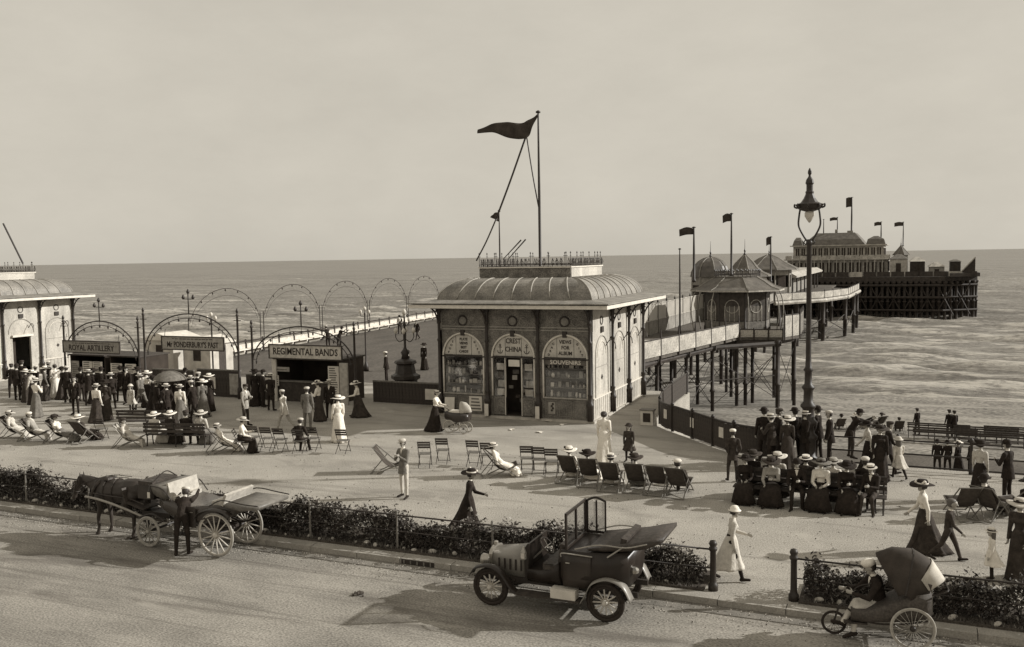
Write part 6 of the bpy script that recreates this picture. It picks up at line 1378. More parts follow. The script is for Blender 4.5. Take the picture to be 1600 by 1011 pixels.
# ---------------------------------------------------------------- bath chair
def bath_chair(loc, rz):
    g = tag(empty('bath_chair', loc, rz), 'three-wheeled hooded bath chair parked by the right hedge', 'wheelchair')
    for y in (-.36, .36): wheel(g, (0, y, .375), .375, .03, 20, spoke_mid, mat('pale_tyre', .36, .7, .2, .2, 10), .018, True)
    wheel(g, (1.28, 0, .22), .22, .03, 14, spoke_mid, tyre_m, .016, True); MB().tube([(0, -.36, .375), (0, .36, .375)], .018, 6).build('axle', black_iron, g)
    for s in (-1, 1): MB().tube(bez([(1.28, s*.035, .22), (1.2, s*.035, .5), (1.08, s*.02, .62)], 4), .012, 5).build('fork', black_iron, g); MB().tube(bez([(-.25, s*.27, .5), (.2, s*.27, .40), (.7, s*.2, .36), (1.1, s*.05, .55)], 4), .018, 5).build('frame', black_iron, g)
    hull([(-.3, tub(.24, .55, .31, 1.0, .02)), (0, tub(.26, .46, .32, .95, .03)), (.35, tub(.26, .42, .30, .76, .03)), (.75, tub(.22, .36, .26, .56, .02)), (1.0, tub(.15, .34, .2, .56, .01))], 'body', mat('wicker', .06, .7, .3, .4, 25), g)
    MB().box((.1, 0, .66), (.46, .5, .1)).build('seat_cushion', leather, g); MB().box((-.2, 0, .92), (.1, .54, .5), (0, R(-14), 0)).build('seat_back', leather, g)
    # hood on bows, half raised
    rows = []
    for a_, top, w in ((R(30), .78, .33), (R(55), .84, .35), (R(78), .88, .36), (R(100), .88, .36), (R(120), .85, .36)):
        d = Vector((-math.cos(a_)*1.0, 0, math.sin(a_))); piv = Vector((.16, 0, .80)); n = 11; r = []
        for k in range(n):
            t = -1+2*k/(n-1); e = (1-abs(t)**3.2); r.append(piv+d*top*(.18+.82*e)+Vector((0, t*w, 0)))
        rows.append(r)
    MB().sheet(rows, .012).build('hood', mat('hood_cloth', .045, .8, .2, .25, 6), g, True)
    MB().tube(rows[2], .02, 5).build('hood_bow', black_iron, g)
    piv = Vector((.16, 0, .80)); sun_rows = []
    for u in np.linspace(0, 1.05, 6):
        i = int(u); f_ = u-i; sun_rows.append([piv+(p.lerp(q, f_)-piv)*1.025 for p, q in zip(rows[i][1:10], rows[i+1][1:10])])
    MB().sheet(sun_rows, .01).build('hood_sunlit', mat('hood_sunlit', .5, .9, .1, .2, 6), g, True)  # sunlit top of the hood, painted as a pale sheet over it
    MB().tube(bez([(1.1, 0, .62), (.9, 0, .9), (.65, 0, 1.0)], 4), .012, 5).build('tiller', black_iron, g); MB().tube(bez([(-.3, -.25, .95), (-.55, -.25, 1.05), (-.58, 0, 1.06), (-.55, .25, 1.05), (-.3, .25, .95)], 4), .014, 5).build('push_handle', black_iron, g)
    MB().b2((.72, -.2, .30), (1.12, .2, .33)).build('footboard', dark_wood, g)
bath_chair((.16, 17.24, ROAD_Z), R(180+6))
# ---------------------------------------------------------------- baby carriage
def pram(loc, rz):
    g = tag(empty('perambulator', loc, rz), 'dark perambulator with raised pale hood in front of the kiosk', 'pram')
    for y in (-.2, .2): wheel(g, (-.28, y, .26), .26, .025, 14, spoke_mid, spoke_pale, .013, True); wheel(g, (.34, y, .2), .2, .025, 12, spoke_mid, spoke_pale, .013, True)
    hull([(-.46, tub(.14, .52, .22, .84, .02)), (0, tub(.17, .42, .24, .8, .03)), (.5, tub(.13, .5, .2, .78, .02))], 'body', dark_paint, g)
    for s in (-1, 1): MB().tube(bez([(-.28, s*.18, .26), (0, s*.19, .40), (.34, s*.18, .2)], 4), .013, 5).build('spring', black_iron, g)
    rows = [[Vector((.18+.42*math.cos(a_)*(1-abs(t)**3*.9), t*.23, .8+.44*math.sin(a_)*(1-abs(t)**3*.9))) for t in np.linspace(-1, 1, 9)] for a_ in (R(5), R(35), R(65), R(95))]
    MB().sheet(rows, .01).build('hood', canvas_pale, g, True); MB().tube(bez([(-.44, -.18, .82), (-.72, -.18, .98), (-.75, 0, 1.0), (-.72, .18, .98), (-.44, .18, .82)], 4), .013, 5).build('handle', black_iron, g)
    MB().box((-.05, 0, .84), (.5, .36, .06)).build('blanket', cloth_white, g)
# ================================================================ who and what stands on the promenade
def at(px, py, z=0.0): return ground(px, py, z)
CB, CD, CG, CM, CP, CW = cloth_black, cloth_dark, cloth_grey, cloth_mid, cloth_pale, cloth_white
def man(px, py, face, label, pose='stand', top=CD, low=None, hat='boater', hat_m=None, z=0.0, **k):
    if hat in ('bowler', 'topper') and hat_m is None: hat_m = CB
    if hat == 'cap' and hat_m is None: hat_m = CD
    return person(at(px, py, z), face, label, 'man', pose, top=top, low=low or top, hat=hat, hat_m=hat_m, **k)
def woman(px, py, face, label, pose='stand', top=CW, skirt=CD, hat='wide', hat_m=None, z=0.0, **k):
    return person(at(px, py, z), face, label, 'woman', pose, top=top, skirt=skirt, hat=hat, hat_m=hat_m or straw, **k)
def child(px, py, face, label, pose='stand', top=CP, skirt=None, low=CB, hat='bonnet', hat_m=None, z=0.0, **k):
    return person(at(px, py, z), face, label, 'child', pose, top=top, skirt=skirt, skirt_len=.52, low=low, hat=hat, hat_m=hat_m or straw, **k)
L_, R_, A_, T_ = 95, -85, 15, 195
# --- by the kerb
man(286, 868, 20, 'man in dark suit bending into the landau from the roadside', 'bend', CB, hat='cap', hat_m=CP, z=ROAD_Z)
man(1376, 992, 118, 'man in white cap and pale trousers sitting cross-legged at the bath chair front', 'cross', CB, CP, hat='cap', hat_m=CW, z=ROAD_Z)
woman(1141, 907, -65, 'girl in pale calf-length coat and dark stockings walking in the hedge gap', 'walk_b', CP, CP, hat='bonnet', hat_m=CW, skirt_len=.74, low=CB, scale=.93)
woman(1444, 862, L_, 'woman in white blouse and broad dark hat striding behind the right hedge', 'walk', CW, CD, hat_m=CB, band=CW)
child(1481, 876, R_-20, 'child in dark clothes with bare arms running behind the white-bloused woman', 'walk', CD, low=CD, hat=None, scale=1.15)
child(1549, 908, L_, 'small child in straw hat and white frock behind the right hedge', 'stand', CW, skirt=CW, hat='boater', hat_m=straw, scale=.9)
woman(1592, 906, 150, 'woman in dark dress and pale-edged hat at the right margin', 'stand', CD, CD, hat_m=CP)
# --- open promenade
man(632, 778, 165, 'man in grey coat and pale trousers holding a paper, alone on the promenade', 'hold', CG, CP, hat='cap', hat_m=CP, coat=True)
woman(732, 836, R_+15, 'woman in a long black trailing dress behind the hedge rail', 'walk_b', CB, CB, hat_m=CB, band=CW, flare=1.35)
wm = woman(680, 674, R_, 'woman in white blouse and boater pushing the perambulator', 'push', CW, CB, hat='boater')
pp = at(680, 674); pram((pp.x+.98, pp.y+.05, 0), 0)
woman(530, 690, 60, 'woman all in white with a wide white hat before the booth', 'stand', CW, CW, hat_m=CW)
man(445, 673, L_, 'man in pale jacket and cap walking left past the booth', 'walk', CP, CM, hat='cap', hat_m=CP)
man(481, 673, A_, 'man in grey suit seen from behind beside the white-hatted woman', 'stand', CG, CG, hat='cap', hat_m=CP)
man(384, 666, R_, 'man with pale-backed jacket facing right between arches and chairs', 'stand_c', CM, CD, hat='cap', hat_m=CD)
woman(499, 658, L_, 'woman in white blouse and flowered hat at the booth counter', 'stand_c', CW, CD, hat_m=CW)
woman(561, 652, L_+20, 'woman in white blouse and straw hat right of the booth', 'walk_b', CW, CD)
woman(944, 722, A_, 'woman in white dress without hat standing among the deckchairs', 'stand', CW, CW, hat=None)
man(516, 655, 200, 'man in black suit and straw hat standing in the booth shadow', 'stand', CB, CB)
# --- at the street lamp
man(1194, 722, 30, 'man in black suit at the left end of the group by the street lamp', 'stand', CB, CB, hat='bowler')
man(1217, 723, -60, 'man in dark suit second from the left in the lamp group', 'stand_b', CB, CB, hat='cap')
man(1243, 722, 40, 'man in bowler leaning next to the lamp column', 'stand_c', CB, CB, hat='bowler')
man(1278, 720, 80, 'man in dark suit just right of the lamp column', 'stand', CB, CB, hat='bowler')
man(1145, 753, 10, 'youth in pale cap by the curved fence, left of the lamp group', 'stand_b', CD, CD, hat='cap', hat_m=CW, scale=.93)
man(1329, 716, R_, 'man leaning on the promenade railing right of the lamp', 'lean', CB, CD, hat='bowler', scale=.97)
woman(1357, 736, L_, 'woman in broad black hat and pale blouse behind the crowded bench', 'walk', CP, CB, hat_m=CB)
man(1386, 742, R_, 'man in dark suit walking right beside the railing', 'walk', CB, CB, hat='cap')
man(1206, 730, 60, 'man in grey suit in front of the lamp group on its left', 'stand_c', CD, CB, hat='boater')
man(1258, 728, -40, 'man in black suit in front of the lamp column', 'stand_b', CB, CB, hat='boater')
woman(1230, 733, 20, 'woman in dark dress between the men at the lamp', 'stand', CD, CD, hat_m=CP)
man(1296, 728, 100, 'man in cap right of the lamp facing the group', 'stand', CB, CB, hat='cap', hat_m=CP)
woman(1374, 752, 200, 'woman in dark dress just behind the bench end', 'stand', CB, CB, hat_m=CD)
child(1404, 748, 30, 'child in pale frock by the railing behind the walking man', 'walk', CP, skirt=CP, hat='bonnet', hat_m=CP)
man(1574, 790, 60, 'man in dark suit standing behind the right margin deckchairs', 'stand_c', CB, CB, hat='bowler')
woman(1530, 782, -30, 'woman in pale blouse behind the right margin deckchairs', 'stand', CP, CB, hat_m=CB)
# --- on the pier deck beyond the gate
man(513, 545, 60, 'man leaning at the far deck rail, left of two', 'lean', CB, hat='boater'); man(530, 546, -20, 'man leaning at the far deck rail, right of two', 'lean', CB, hat='bowler')
man(604, 598, A_+100, 'man in pale cap left of the ornamental standard', 'stand', CB, hat='cap', hat_m=CW); man(652, 531, 170, 'man walking on the deck close to the kiosk wall', 'walk', CB, hat='cap')
woman(663, 578, 190, 'woman in black with white scarf on the deck beside the kiosk', 'stand', CB, CB, hat_m=CB, collar=CW); man(625, 522, 40, 'man standing at the far deck rail above the ornamental standard', 'stand', CB, hat='bowler')
man(638, 600, 120, 'man in dark coat right of the ornamental standard', 'stand_b', CB, hat='bowler')
# --- crowd at the left gates
woman(88, 622, L_-30, 'woman in long white dress before the left ticket booth', 'stand', CW, CW, hat=None)
crowd = [
    ('m', 28, 626, 20, 'man in dark suit in the crowd by the left kiosk doorway', 'stand', CB, 'bowler', None), ('w', 42, 628, 60, 'woman in dark dress and pale hat in the crowd at far left', 'stand', CD, CD, 'wide'),
    ('m', 58, 624, 0, 'man in straw hat in the crowd by the left kiosk', 'stand_b', CB, 'boater', None), ('w', 71, 626, -40, 'woman in grey left of the long white dress', 'stand_c', CG, CD, 'wide'),
    ('m', 106, 630, 20, 'man in dark suit right of the long white dress', 'stand', CB, 'cap', CP), ('m', 119, 648, 200, 'youth in dark suit with pale collar before the grey poster', 'stand', CB, None, None),
    ('w', 152, 660, 10, 'woman in white blouse and dark skirt seen from behind, left of a pair', 'stand', CW, CD, 'boater'), ('w', 167, 656, 30, 'woman in dark dress and dark hat, right of a pair seen from behind', 'stand', CD, CD, 'widedark'),
    ('c', 206, 645, 195, 'child in pale smock and dark stockings facing the road', 'stand', CP, None, 'bonnet'), ('w', 231, 636, 40, 'woman in white blouse and white hat at the middle gate', 'stand_c', CW, CB, 'wide'),
    ('m', 246, 656, -30, 'man in black suit and boater left of the dark parasol', 'stand', CB, 'boater', None), ('m', 262, 662, 80, 'man in black suit in front of the dark parasol', 'stand_b', CB, 'boater', None),
    ('w', 283, 664, 20, 'woman with white shoulders and grey skirt right of the dark parasol', 'stand', CW, CG, 'boater'), ('m', 299, 648, 10, 'man in dark suit and boater at the right of the crowd', 'stand', CB, 'boater', None),
    ('m', 310, 640, -20, 'man in dark suit at the outer right of the crowd', 'stand_c', CB, 'cap', CP), ('w', 217, 628, 20, 'woman in dark dress between child and middle gate', 'stand', CB, CB, 'widedark'), ('m', 190, 628, 60, 'man in dark suit before the right ticket booth window', 'stand_b', CB, 'bowler', None),
    ('w', 400, 634, 20, 'woman in dark dress at the short hoarding', 'stand', CB, CB, 'widedark'), ('m', 412, 636, -40, 'man in dark suit at the short hoarding', 'stand', CB, 'bowler', None),
    ('m', 36, 618, 10, 'man in black suit at the back of the far left crowd', 'stand', CB, 'cap', None), ('w', 52, 632, 100, 'woman in pale blouse and dark skirt at far left', 'stand', CP, CB, 'wide'), ('m', 78, 616, 0, 'man in dark suit behind the long white dress', 'stand_b', CB, 'boater', None),
    ('m', 160, 632, 20, 'man in bowler between the two left booths', 'stand', CB, 'bowler', None), ('m', 176, 640, 70, 'man in black suit right of the pair seen from behind', 'stand_c', CB, 'boater', None), ('m', 256, 636, 10, 'man in cap at the middle hoarding behind the crowd', 'stand', CB, 'cap', None), ('w', 240, 646, -50, 'woman in black dress beside the dark parasol on its left', 'stand', CB, CB, 'widedark'), ('m', 291, 634, 30, 'man in black suit nearest the tall grey poster', 'stand', CB, 'bowler', None), ('w', 318, 650, 60, 'woman in grey dress at the outer right of the crowd', 'walk', CG, CG, 'wide'),
    ('m', 20, 622, 40, 'man in cap at the very left of the crowd', 'stand_c', CB, 'cap', None), ('w', 98, 624, -60, 'woman in dark dress between white dress and grey poster', 'stand', CD, CD, 'widedark'), ('m', 128, 628, 15, 'man in black suit just behind the youth', 'stand_b', CB, 'bowler', None), ('w', 148, 630, 30, 'woman in black dress at the left booth counter', 'stand', CB, CB, 'widedark'),
    ('m', 200, 632, 200, 'man in dark suit behind the child in the pale smock', 'stand', CB, 'cap', None), ('m', 222, 640, 90, 'man in grey suit at the gap of the middle hoardings', 'walk', CG, 'boater', None), ('w', 254, 650, 160, 'woman in black dress under the dark parasol', 'parasol', CB, CB, 'widedark'), ('m', 276, 652, 40, 'man in black suit right under the parasol edge', 'stand_b', CB, 'cap', None), ('m', 304, 656, 100, 'man in dark suit and pale cap before the right of the crowd', 'walk_b', CB, 'cap', CP), ('w', 328, 642, 20, 'woman in dark dress before the tall grey poster', 'stand', CB, CB, 'wide'),
    ('m', 424, 642, 10, 'man in black suit at the left edge of the right booth', 'stand_b', CB, 'boater', None), ('m', 140, 634, 30, 'man in dark suit and boater before the left ticket booths', 'stand_c', CB, 'boater', None), ('w', 272, 640, -10, 'woman in dark dress and white hat deep in the crowd', 'stand', CB, CB, 'wide')]
for t, px, py, f, lb, po, a_, b_, c_ in crowd:
    if t == 'm': man(px, py, f, lb, po, a_, hat=b_, hat_m=c_)
    elif t == 'w': woman(px, py, f, lb, po, a_, b_, hat='wide' if c_.startswith('wide') else c_, hat_m=CB if c_ == 'widedark' else (straw if c_ == 'boater' else CW))
    else: child(px, py, f, lb, po, a_, skirt=a_, hat=c_)
# dark parasol held over the crowd
g = at(265, 652); q = tag(empty('parasol', (g.x+.15, g.y-.05, 0)), 'large dark open parasol held above the crowd', 'parasol')
MB().tube([(0, 0, 1.1), (0, 0, 2.12)], .012, 5).build('stick', mid_wood, q)
n = 8; rings = [[(r*math.cos(2*math.pi*k/24)*(1-.03*(k % 3 == 0)), r*math.sin(2*math.pi*k/24), z-.03*(r*1.6)*(1-(abs((k % 3)-0) > 0)*.0)) for k in range(24)] for r, z in ((.72, 1.72), (.62, 1.86), (.45, 1.98), (.25, 2.06), (.03, 2.09))]
MB().loft(rings, cap=False).build('canopy', cloth_grey, q, True)
for k in range(n): MB().tube([Vector((math.cos(2*math.pi*k/n)*r, math.sin(2*math.pi*k/n)*r, z-.012-.048*r)) for r, z in ((.03, 2.08), (.25, 2.05), (.45, 1.97), (.62, 1.85), (.71, 1.72))], .006, 4).build('rib', black_iron, q)
# --- double bench with its row of sitters, right foreground
def place_bench(b, loc, face, label): b.location = loc; b.rotation_euler = (0, 0, R(face)); return tag(b, label, 'bench', 'slatted promenade benches')
c = (at(1160, 786)+at(1368, 806))/2; BX, BY = c.x, c.y+.5
place_bench(bench_proto(3.9, True), (BX, BY, 0), 0, 'long double-sided bench crowded with sitters beside the street lamp')
def sitter(kind, x, y, face, label, pose='sit', **k): return person((x, y, 0), face, label, kind, pose, **k)
sitter('woman', BX-1.65, BY-.2, 180, 'woman in black at the left end of the near bench row', top=CB, skirt=CB, hat='wide', hat_m=CB)
sitter('woman', BX-.95, BY-.2, 175, 'woman in grey blouse second from left in the near bench row', 'sit_b', top=CM, skirt=CB, hat='wide', hat_m=CD)
sitter('man', BX-.3, BY-.2, 185, 'man in black suit third from left in the near bench row', 'sit_b', top=CB, low=CB, hat='bowler', hat_m=CB)
sitter('woman', BX+.32, BY-.2, 180, 'woman in bright white blouse in the middle of the near bench row', top=CW, skirt=CB, hat='wide', hat_m=CG)
sitter('woman', BX+.95, BY-.2, 190, 'woman in black with white cuffs right of the white blouse', 'sit_b', top=CB, skirt=CB, hat='wide', hat_m=CB)
sitter('man', BX+1.6, BY-.2, 170, 'man in dark suit at the right end of the near bench row', 'sit_b', top=CB, low=CD, hat='boater', hat_m=straw)
for i, (dx, kd, ht, hm_, lb) in enumerate(((-1.5, 'woman', 'wide', CD, 'woman in dark hat at the left of the far bench row'), (-.85, 'woman', 'wide', CP, 'woman in pale hat second from left in the far bench row'), (-.1, 'man', 'boater', straw, 'man in boater in the middle of the far bench row'), (.6, 'woman', 'wide', CM, 'woman in grey hat right of middle in the far bench row'), (1.4, 'man', 'cap', CP, 'man in pale cap at the right of the far bench row'))):
    sitter(kd, BX+dx, BY+.2, 0, lb, 'sit', top=(CB, CP, CD, CW, CB)[i], skirt=CD if kd == 'woman' else None, low=None if kd == 'woman' else CB, hat=ht, hat_m=hm_)
child(1361, 800, 175, 'child in pale frock standing at the right end of the crowded bench', 'stand', CD, skirt=CD, hat='bonnet', hat_m=CB)
# --- deckchairs and folding chairs, middle row
DG, FG = 'deckchairs on the promenade', 'slatted folding chairs on the promenade'
def sit_in(s, kind, label, face, **k): return person(s.location, face, label, kind, 'recline', **k)
mid = [('deck', 612, 738, -70, 'empty-looking dark deckchair beside the man holding a paper'), ('fold', 664, 730, 20, 'folding chair nearest the dark deckchair of the middle row'), ('fold', 692, 724, 15, 'folding chair with wide dark back, second in the middle row'), ('fold', 740, 728, 10, 'folding chair third in the middle row, left of a close pair'), ('fold', 762, 732, 12, 'folding chair fourth in the middle row, right of a close pair'),
       ('deck', 784, 744, -60, 'dark deckchair holding the woman in the striped hat'), ('fold', 824, 738, 15, 'folding chair first right of the woman in the striped hat'), ('fold', 842, 740, 12, 'folding chair second right of the woman in the striped hat'), ('fold', 862, 743, 14, 'folding chair third right of the woman in the striped hat'),
       ('deck', 893, 750, 0, 'leftmost dark deckchair of the right cluster in the middle row'), ('deck', 922, 755, 10, 'second dark deckchair of the right cluster in the middle row'), ('deck', 956, 762, 5, 'third dark deckchair of the cluster, below the standing white woman'), ('deck', 995, 764, 5, 'fourth dark deckchair of the right cluster in the middle row'), ('deck', 1030, 768, 0, 'fifth dark deckchair of the right cluster in the middle row'), ('deck', 1062, 772, -5, 'rightmost dark deckchair of the middle row')]
S = {}
for k, px, py, f, lb in mid: S[px] = seat(k, at(px, py), f, lb, 'chair', DG if k == 'deck' else FG)
sit_in(S[784], 'woman', 'woman in white with striped hat reclining in the middle row', -60, top=CW, skirt=CW, hat='boater', hat_m=CW, band=CB)
sit_in(S[893], 'woman', 'woman with black and white hat in the leftmost cluster deckchair', 0, top=CW, skirt=CP, hat='wide', hat_m=CW)
sit_in(S[922], 'woman', 'woman in white with a dark hat in the second cluster deckchair', 10, top=CW, skirt=CW, hat='wide', hat_m=CB)
sit_in(S[956], 'woman', 'woman in striped straw hat in the third cluster deckchair', 5, top=CP, skirt=CP, hat='boater')
sit_in(S[995], 'woman', 'woman in grey in the fourth cluster deckchair', 5, top=CM, skirt=CG, hat='wide', hat_m=CD)
sit_in(S[1062], 'man', 'man with bare dark head in the rightmost deckchair of the middle row', -5, top=CD, low=CD, hat='cap')
child(983, 722, 190, 'child in dark frock standing behind the cluster of deckchairs', 'stand', CD, skirt=CD, hat='bonnet', hat_m=CD)
# --- left row
left = [('deck', 26, 684, -62, 'deckchair at the far left margin of the left row'), ('deck', 58, 688, -66, 'second deckchair from the left margin'), ('deck', 98, 690, -58, 'third deckchair from the left margin'), ('deck', 134, 690, 0, 'deckchair with broad dark canvas left of the pale-clad pair'), ('deck_pale', 205, 698, -60, 'pale deckchair of the reclining pair left of the slatted bench'), ('deck', 352, 706, -40, 'dark deckchair right of the slatted bench'),
        ('fold', 398, 702, 10, 'folding chair first right of the striped-hat sitters'), ('fold', 418, 704, 12, 'folding chair second right of the striped-hat sitters'), ('fold', 438, 706, 10, 'folding chair third right of the striped-hat sitters'), ('fold', 468, 708, 15, 'folding chair with the dark-clad boy'), ('fold', 490, 704, 10, 'last folding chair of the left row'), ('fold', 536, 708, 10, 'single folding chair below the woman all in white'), ('fold', 158, 688, 15, 'single folding chair left of the pale deckchair')]
for k, px, py, f, lb in left: S[('l', px)] = seat(k, at(px, py), f, lb, 'chair', DG if k != 'fold' else FG)
sit_in(S[('l', 26)], 'woman', 'woman in pale dress in the deckchair at the left margin', -62, top=CP, skirt=CP, hat='wide', hat_m=CP)
sit_in(S[('l', 58)], 'man', 'man in grey suit and white cap in the second deckchair from the left', -66, top=CM, low=CP, hat='cap', hat_m=CW)
sit_in(S[('l', 98)], 'woman', 'woman in white blouse in the third deckchair from the left', -58, top=CW, skirt=CG, hat='wide', hat_m=CD)
sit_in(S[('l', 134)], 'woman', 'woman in pale round hat behind the broad dark canvas', 0, top=CD, skirt=CD, hat='wide', hat_m=CW)
sit_in(S[('l', 205)], 'man', 'man in pale suit reclining in the pale deckchair', -60, top=CP, low=CP, hat='cap', hat_m=CD)
sit_in(S[('l', 352)], 'woman', 'woman in boater and white blouse in the deckchair right of the bench', -40, top=CW, skirt=CW, hat='boater')
p = at(376, 708); person((p.x, p.y, 0), -60, 'woman in white kneeling beside the boater-hatted sitter', 'woman', 'sit_b', top=CW, skirt=CB, hat='wide', hat_m=CP, scale=.95); seat('fold', (p.x, p.y-.08, 0), -60, 'folding chair close behind the boater-hatted sitter', 'chair', FG)
s = S[('l', 468)]; person((s.location.x, s.location.y, -.03), 15, 'boy in dark clothes and pale cap sitting on a folding chair', 'man', 'sit_b', top=CB, low=CB, hat='cap', hat_m=CP, scale=.92)
s = S[('l', 438)]
c = at(270, 700); place_bench(bench_proto(2.5), (c.x, c.y+.1, 0), 12, 'slatted bench with four sitters seen from behind, left of centre')
for i, (dx, kd, kw, lb) in enumerate(((-.95, 'woman', dict(top=CW, skirt=CP, hat='wide', hat_m=CW), 'woman in white at the left end of the slatted bench'), (-.3, 'woman', dict(top=CD, skirt=CD, hat='wide', hat_m=CW), 'woman with broad white hat second on the slatted bench'), (.35, 'man', dict(top=CB, low=CB, hat='cap', hat_m=CD), 'man in dark suit third on the slatted bench'), (.95, 'woman', dict(top=CP, skirt=CG, hat='wide', hat_m=CP), 'woman in pale blouse at the right end of the slatted bench'))):
    a_ = R(12); person((c.x+dx*math.cos(a_)-.28*math.sin(a_), c.y+.1+dx*math.sin(a_)+.28*math.cos(a_), 0), 12, lb, kd, 'sit', **kw)
c2 = at(228, 676); b2_ = copy_tree(next(o for o in bpy.data.objects if o.get('label', '').startswith('slatted bench with four'))); place_bench(b2_, (c2.x, c2.y, 0), 15, 'slatted bench behind the pale reclining man, mostly hidden')
woman(58, 652, 10, 'woman in white blouse bending over the left deckchairs', 'hold', CW, CG, hat_m=CP)
# --- right margin deckchairs
for px, py, f, lb, lp, kw in ((1502, 806, 20, 'dark deckchair in the group at the right margin, leftmost', None, None), (1548, 808, -30, 'dark deckchair in the middle of the group at the right margin', 'man in dark suit reclining in the middle deckchair at the right margin', dict(top=CB, low=CG, hat='bowler', hat_m=CB)), (1592, 806, 40, 'dark deckchair at the very right margin', 'woman in black sitting in the deckchair at the very right margin', dict(top=CB, skirt=CB, hat='wide', hat_m=CB))):
    s = seat('deck', at(px, py), f, lb, 'chair', DG)
    if lp: sit_in(s, 'woman' if 'skirt' in kw else 'man', lp, f, **kw)
# --- lower walk and beach
for i, (px, py, kd, lb) in enumerate(((1464, 738, 'm', 'man in black first of four below the railing'), (1480, 739, 'm', 'man in black second of four below the railing'), (1497, 739, 'w', 'woman in dark dress with white hat third of four below the railing'), (1516, 742, 'm', 'man in grey fourth of four below the railing'))):
    (man if kd == 'm' else woman)(px, py, 10+20*i, lb, 'stand', *((CB,) if kd == 'm' else (CB, CB)), z=-5, **(dict(hat='bowler') if kd == 'm' else dict(hat_m=CW)))
for px, py, kd, lb in ((1433, 680, 'm', 'lone man on the beach left of the beach benches'), (1483, 684, 'm', 'man left of a close pair behind the beach benches'), (1491, 685, 'm', 'man right of a close pair behind the beach benches')):
    (man if kd == 'm' else woman)(px, py, 40, lb, 'stand', *((CB,) if kd == 'm' else (CB, CB)), z=-5, **(dict(hat='cap') if kd == 'm' else dict(hat_m=CD)))
for px, py, f, lb, lp, kw in ((1312, 672, 20, 'beach deckchair nearest the lamp column', 'man in dark suit reclining on the beach nearest the lamp column', dict(top=CB, low=CD, hat='bowler', hat_m=CB)), (1342, 670, -30, 'beach deckchair second right of the lamp column', 'woman in pale dress reclining on the beach, second from the lamp', dict(top=CP, skirt=CP, hat='wide', hat_m=CW)), (1404, 676, 10, 'beach deckchair above the walking man', 'man in black reclining on the beach above the walking man', dict(top=CB, low=CB, hat='cap', hat_m=CD)), (1374, 668, 40, 'beach deckchair third right of the lamp column', 'woman in dark dress reclining on the beach, third from the lamp', dict(top=CD, skirt=CD, hat='wide', hat_m=CD))):
    s = seat('deck', at(px, py, -5), f, lb, 'chair', DG); sit_in(s, 'woman' if 'skirt' in kw else 'man', lp, f, **kw)
base = bench_proto(3.6)
for i, (px, py, lb) in enumerate(((1466, 684, 'beach bench first from the left, far row'), (1540, 690, 'beach bench second from the left, far row'), (1588, 690, 'beach bench at the right margin, far row'), (1476, 692, 'beach bench first from the left, near row'), (1548, 698, 'beach bench right one of the near row'))):
    b_ = base if i == 0 else copy_tree(base); p = at(px, py, -5); place_bench(b_, (p.x, p.y, -5), 180, lb)
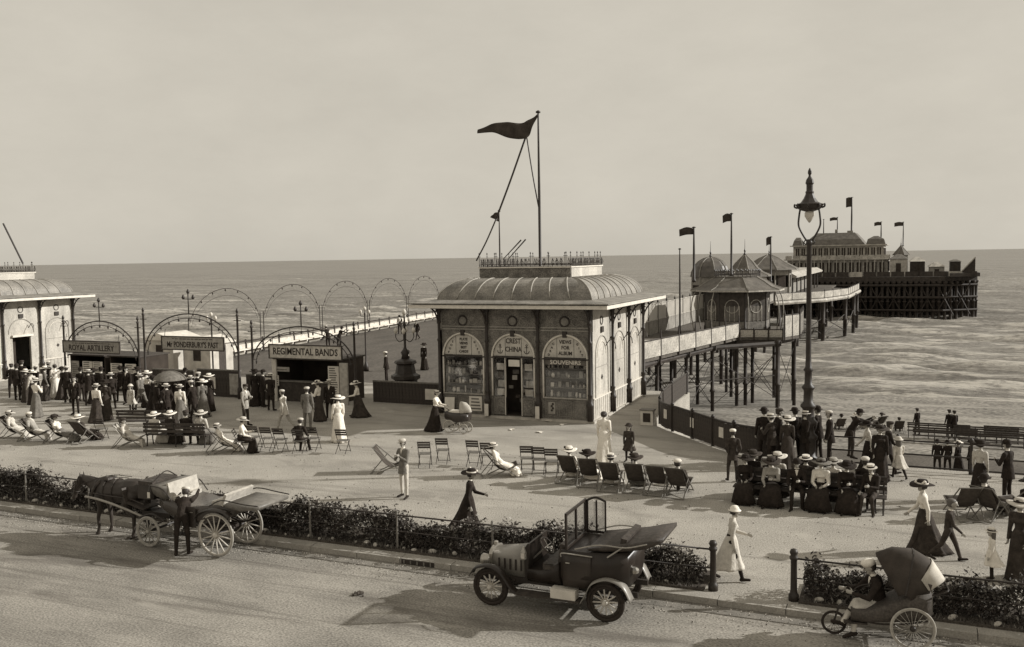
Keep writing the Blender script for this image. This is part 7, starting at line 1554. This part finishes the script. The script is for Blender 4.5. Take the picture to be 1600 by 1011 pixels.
# --- small odds and ends
p = at(1012, 664); q = tag(empty('notice_box', (p.x, p.y, 0)), 'low pale notice box standing right of the kiosk', 'box'); MB().box((0, 0, .3), (.5, .3, .58)).build('case', pale_paint, q); MB().box((0, -.16, .32), (.3, .012, .36)).build('notice', cloth_dark, q); MB().box((0, 0, .62), (.58, .38, .05)).build('lid', mid_wood, q)
p = at(702, 652); q = tag(empty('sandwich_board', (p.x, p.y, 0), .3), 'pale leaning notice board in front of the left kiosk window', 'sign'); MB().box((0, .12, .42), (.42, .03, .86), (R(-14), 0, 0)).build('board', pale_paint, q); MB().box((0, .35, .42), (.42, .03, .86), (R(14), 0, 0)).build('board', dark_wood, q)
for k, (px, py) in enumerate(((857, 659), (880, 664), (800, 672), (843, 676))):
    p = at(px, py); b = MB(); rr = random.Random(k); b.sheet([[(x*.14, y*.1, .01+.05*rr.random()) for x in (-1, 0, 1)] for y in (-1, 0, 1)], .004); o = b.build('paper_scrap', cloth_white, None, loc=(p.x, p.y, 0), rot=(0, 0, k)); tag(o, ['pale heap of paper at the right foot of the kiosk', 'paper scrap just right of the pale heap', 'paper scrap on the ground before the kiosk door', 'paper scrap on the ground nearest the chairs'][k], 'paper', 'litter before the kiosk')
# droppings and grit on the road behind the horse
rr = random.Random(11)
for k, (px, py, lb) in enumerate(((205, 842, 'dark heap of dung on the road behind the horse'), (560, 930, 'small flattened heap of dung in the middle of the road'))):
    p = at(px, py, ROAD_Z); b = MB()
    for i in range(14):
        a_, d_ = rr.uniform(0, 6.28), rr.random()*.16; s_ = rr.uniform(.025, .045); b.lathe([(.003, -s_), (s_*.8, -s_*.4), (s_, 0), (s_*.7, s_*.5), (.003, s_*.8)], 6, (math.cos(a_)*d_, math.sin(a_)*d_*.8, s_*.6+.03*(d_ < .07)))
    tag(stuff(b.build('dung_heap', soil_m, None, loc=(p.x, p.y, ROAD_Z))), lb, 'dung')
b = MB()
for i in range(2600):
    x = rr.uniform(-26, 5); y = KY-.06-abs(rr.gauss(0, .5)); s_ = rr.uniform(.006, .02); b.cur = rr.choice((0, 1, 1)); b.add([(x-s_, y, ROAD_Z+.006), (x, y-s_, ROAD_Z+.006), (x+s_, y, ROAD_Z+.006), (x, y+s_*.8, ROAD_Z+.006), (x, y, ROAD_Z+.006+s_)], [(0, 1, 4), (1, 2, 4), (2, 3, 4), (3, 0, 4)])
g = stuff(b.build('grit', [soil_m, stone_pale])); g['label'] = 'loose grit and straw gathered along the kerb'; g['category'] = 'grit'
b = MB()
for i in range(2600):
    x = rr.uniform(-32, 6); y = rr.uniform(19.4, 30); s_ = rr.uniform(.008, .026); b.cur = rr.choice((0, 1, 1)); b.add([(x-s_, y, .002), (x, y-s_, .002), (x+s_, y, .002), (x, y+s_*.8, .002), (x, y, .002+s_)], [(0, 1, 4), (1, 2, 4), (2, 3, 4), (3, 0, 4)])
g = stuff(b.build('gravel', [soil_m, stone_pale])); g['label'] = 'scattered pebbles over the promenade between the chairs'; g['category'] = 'gravel'
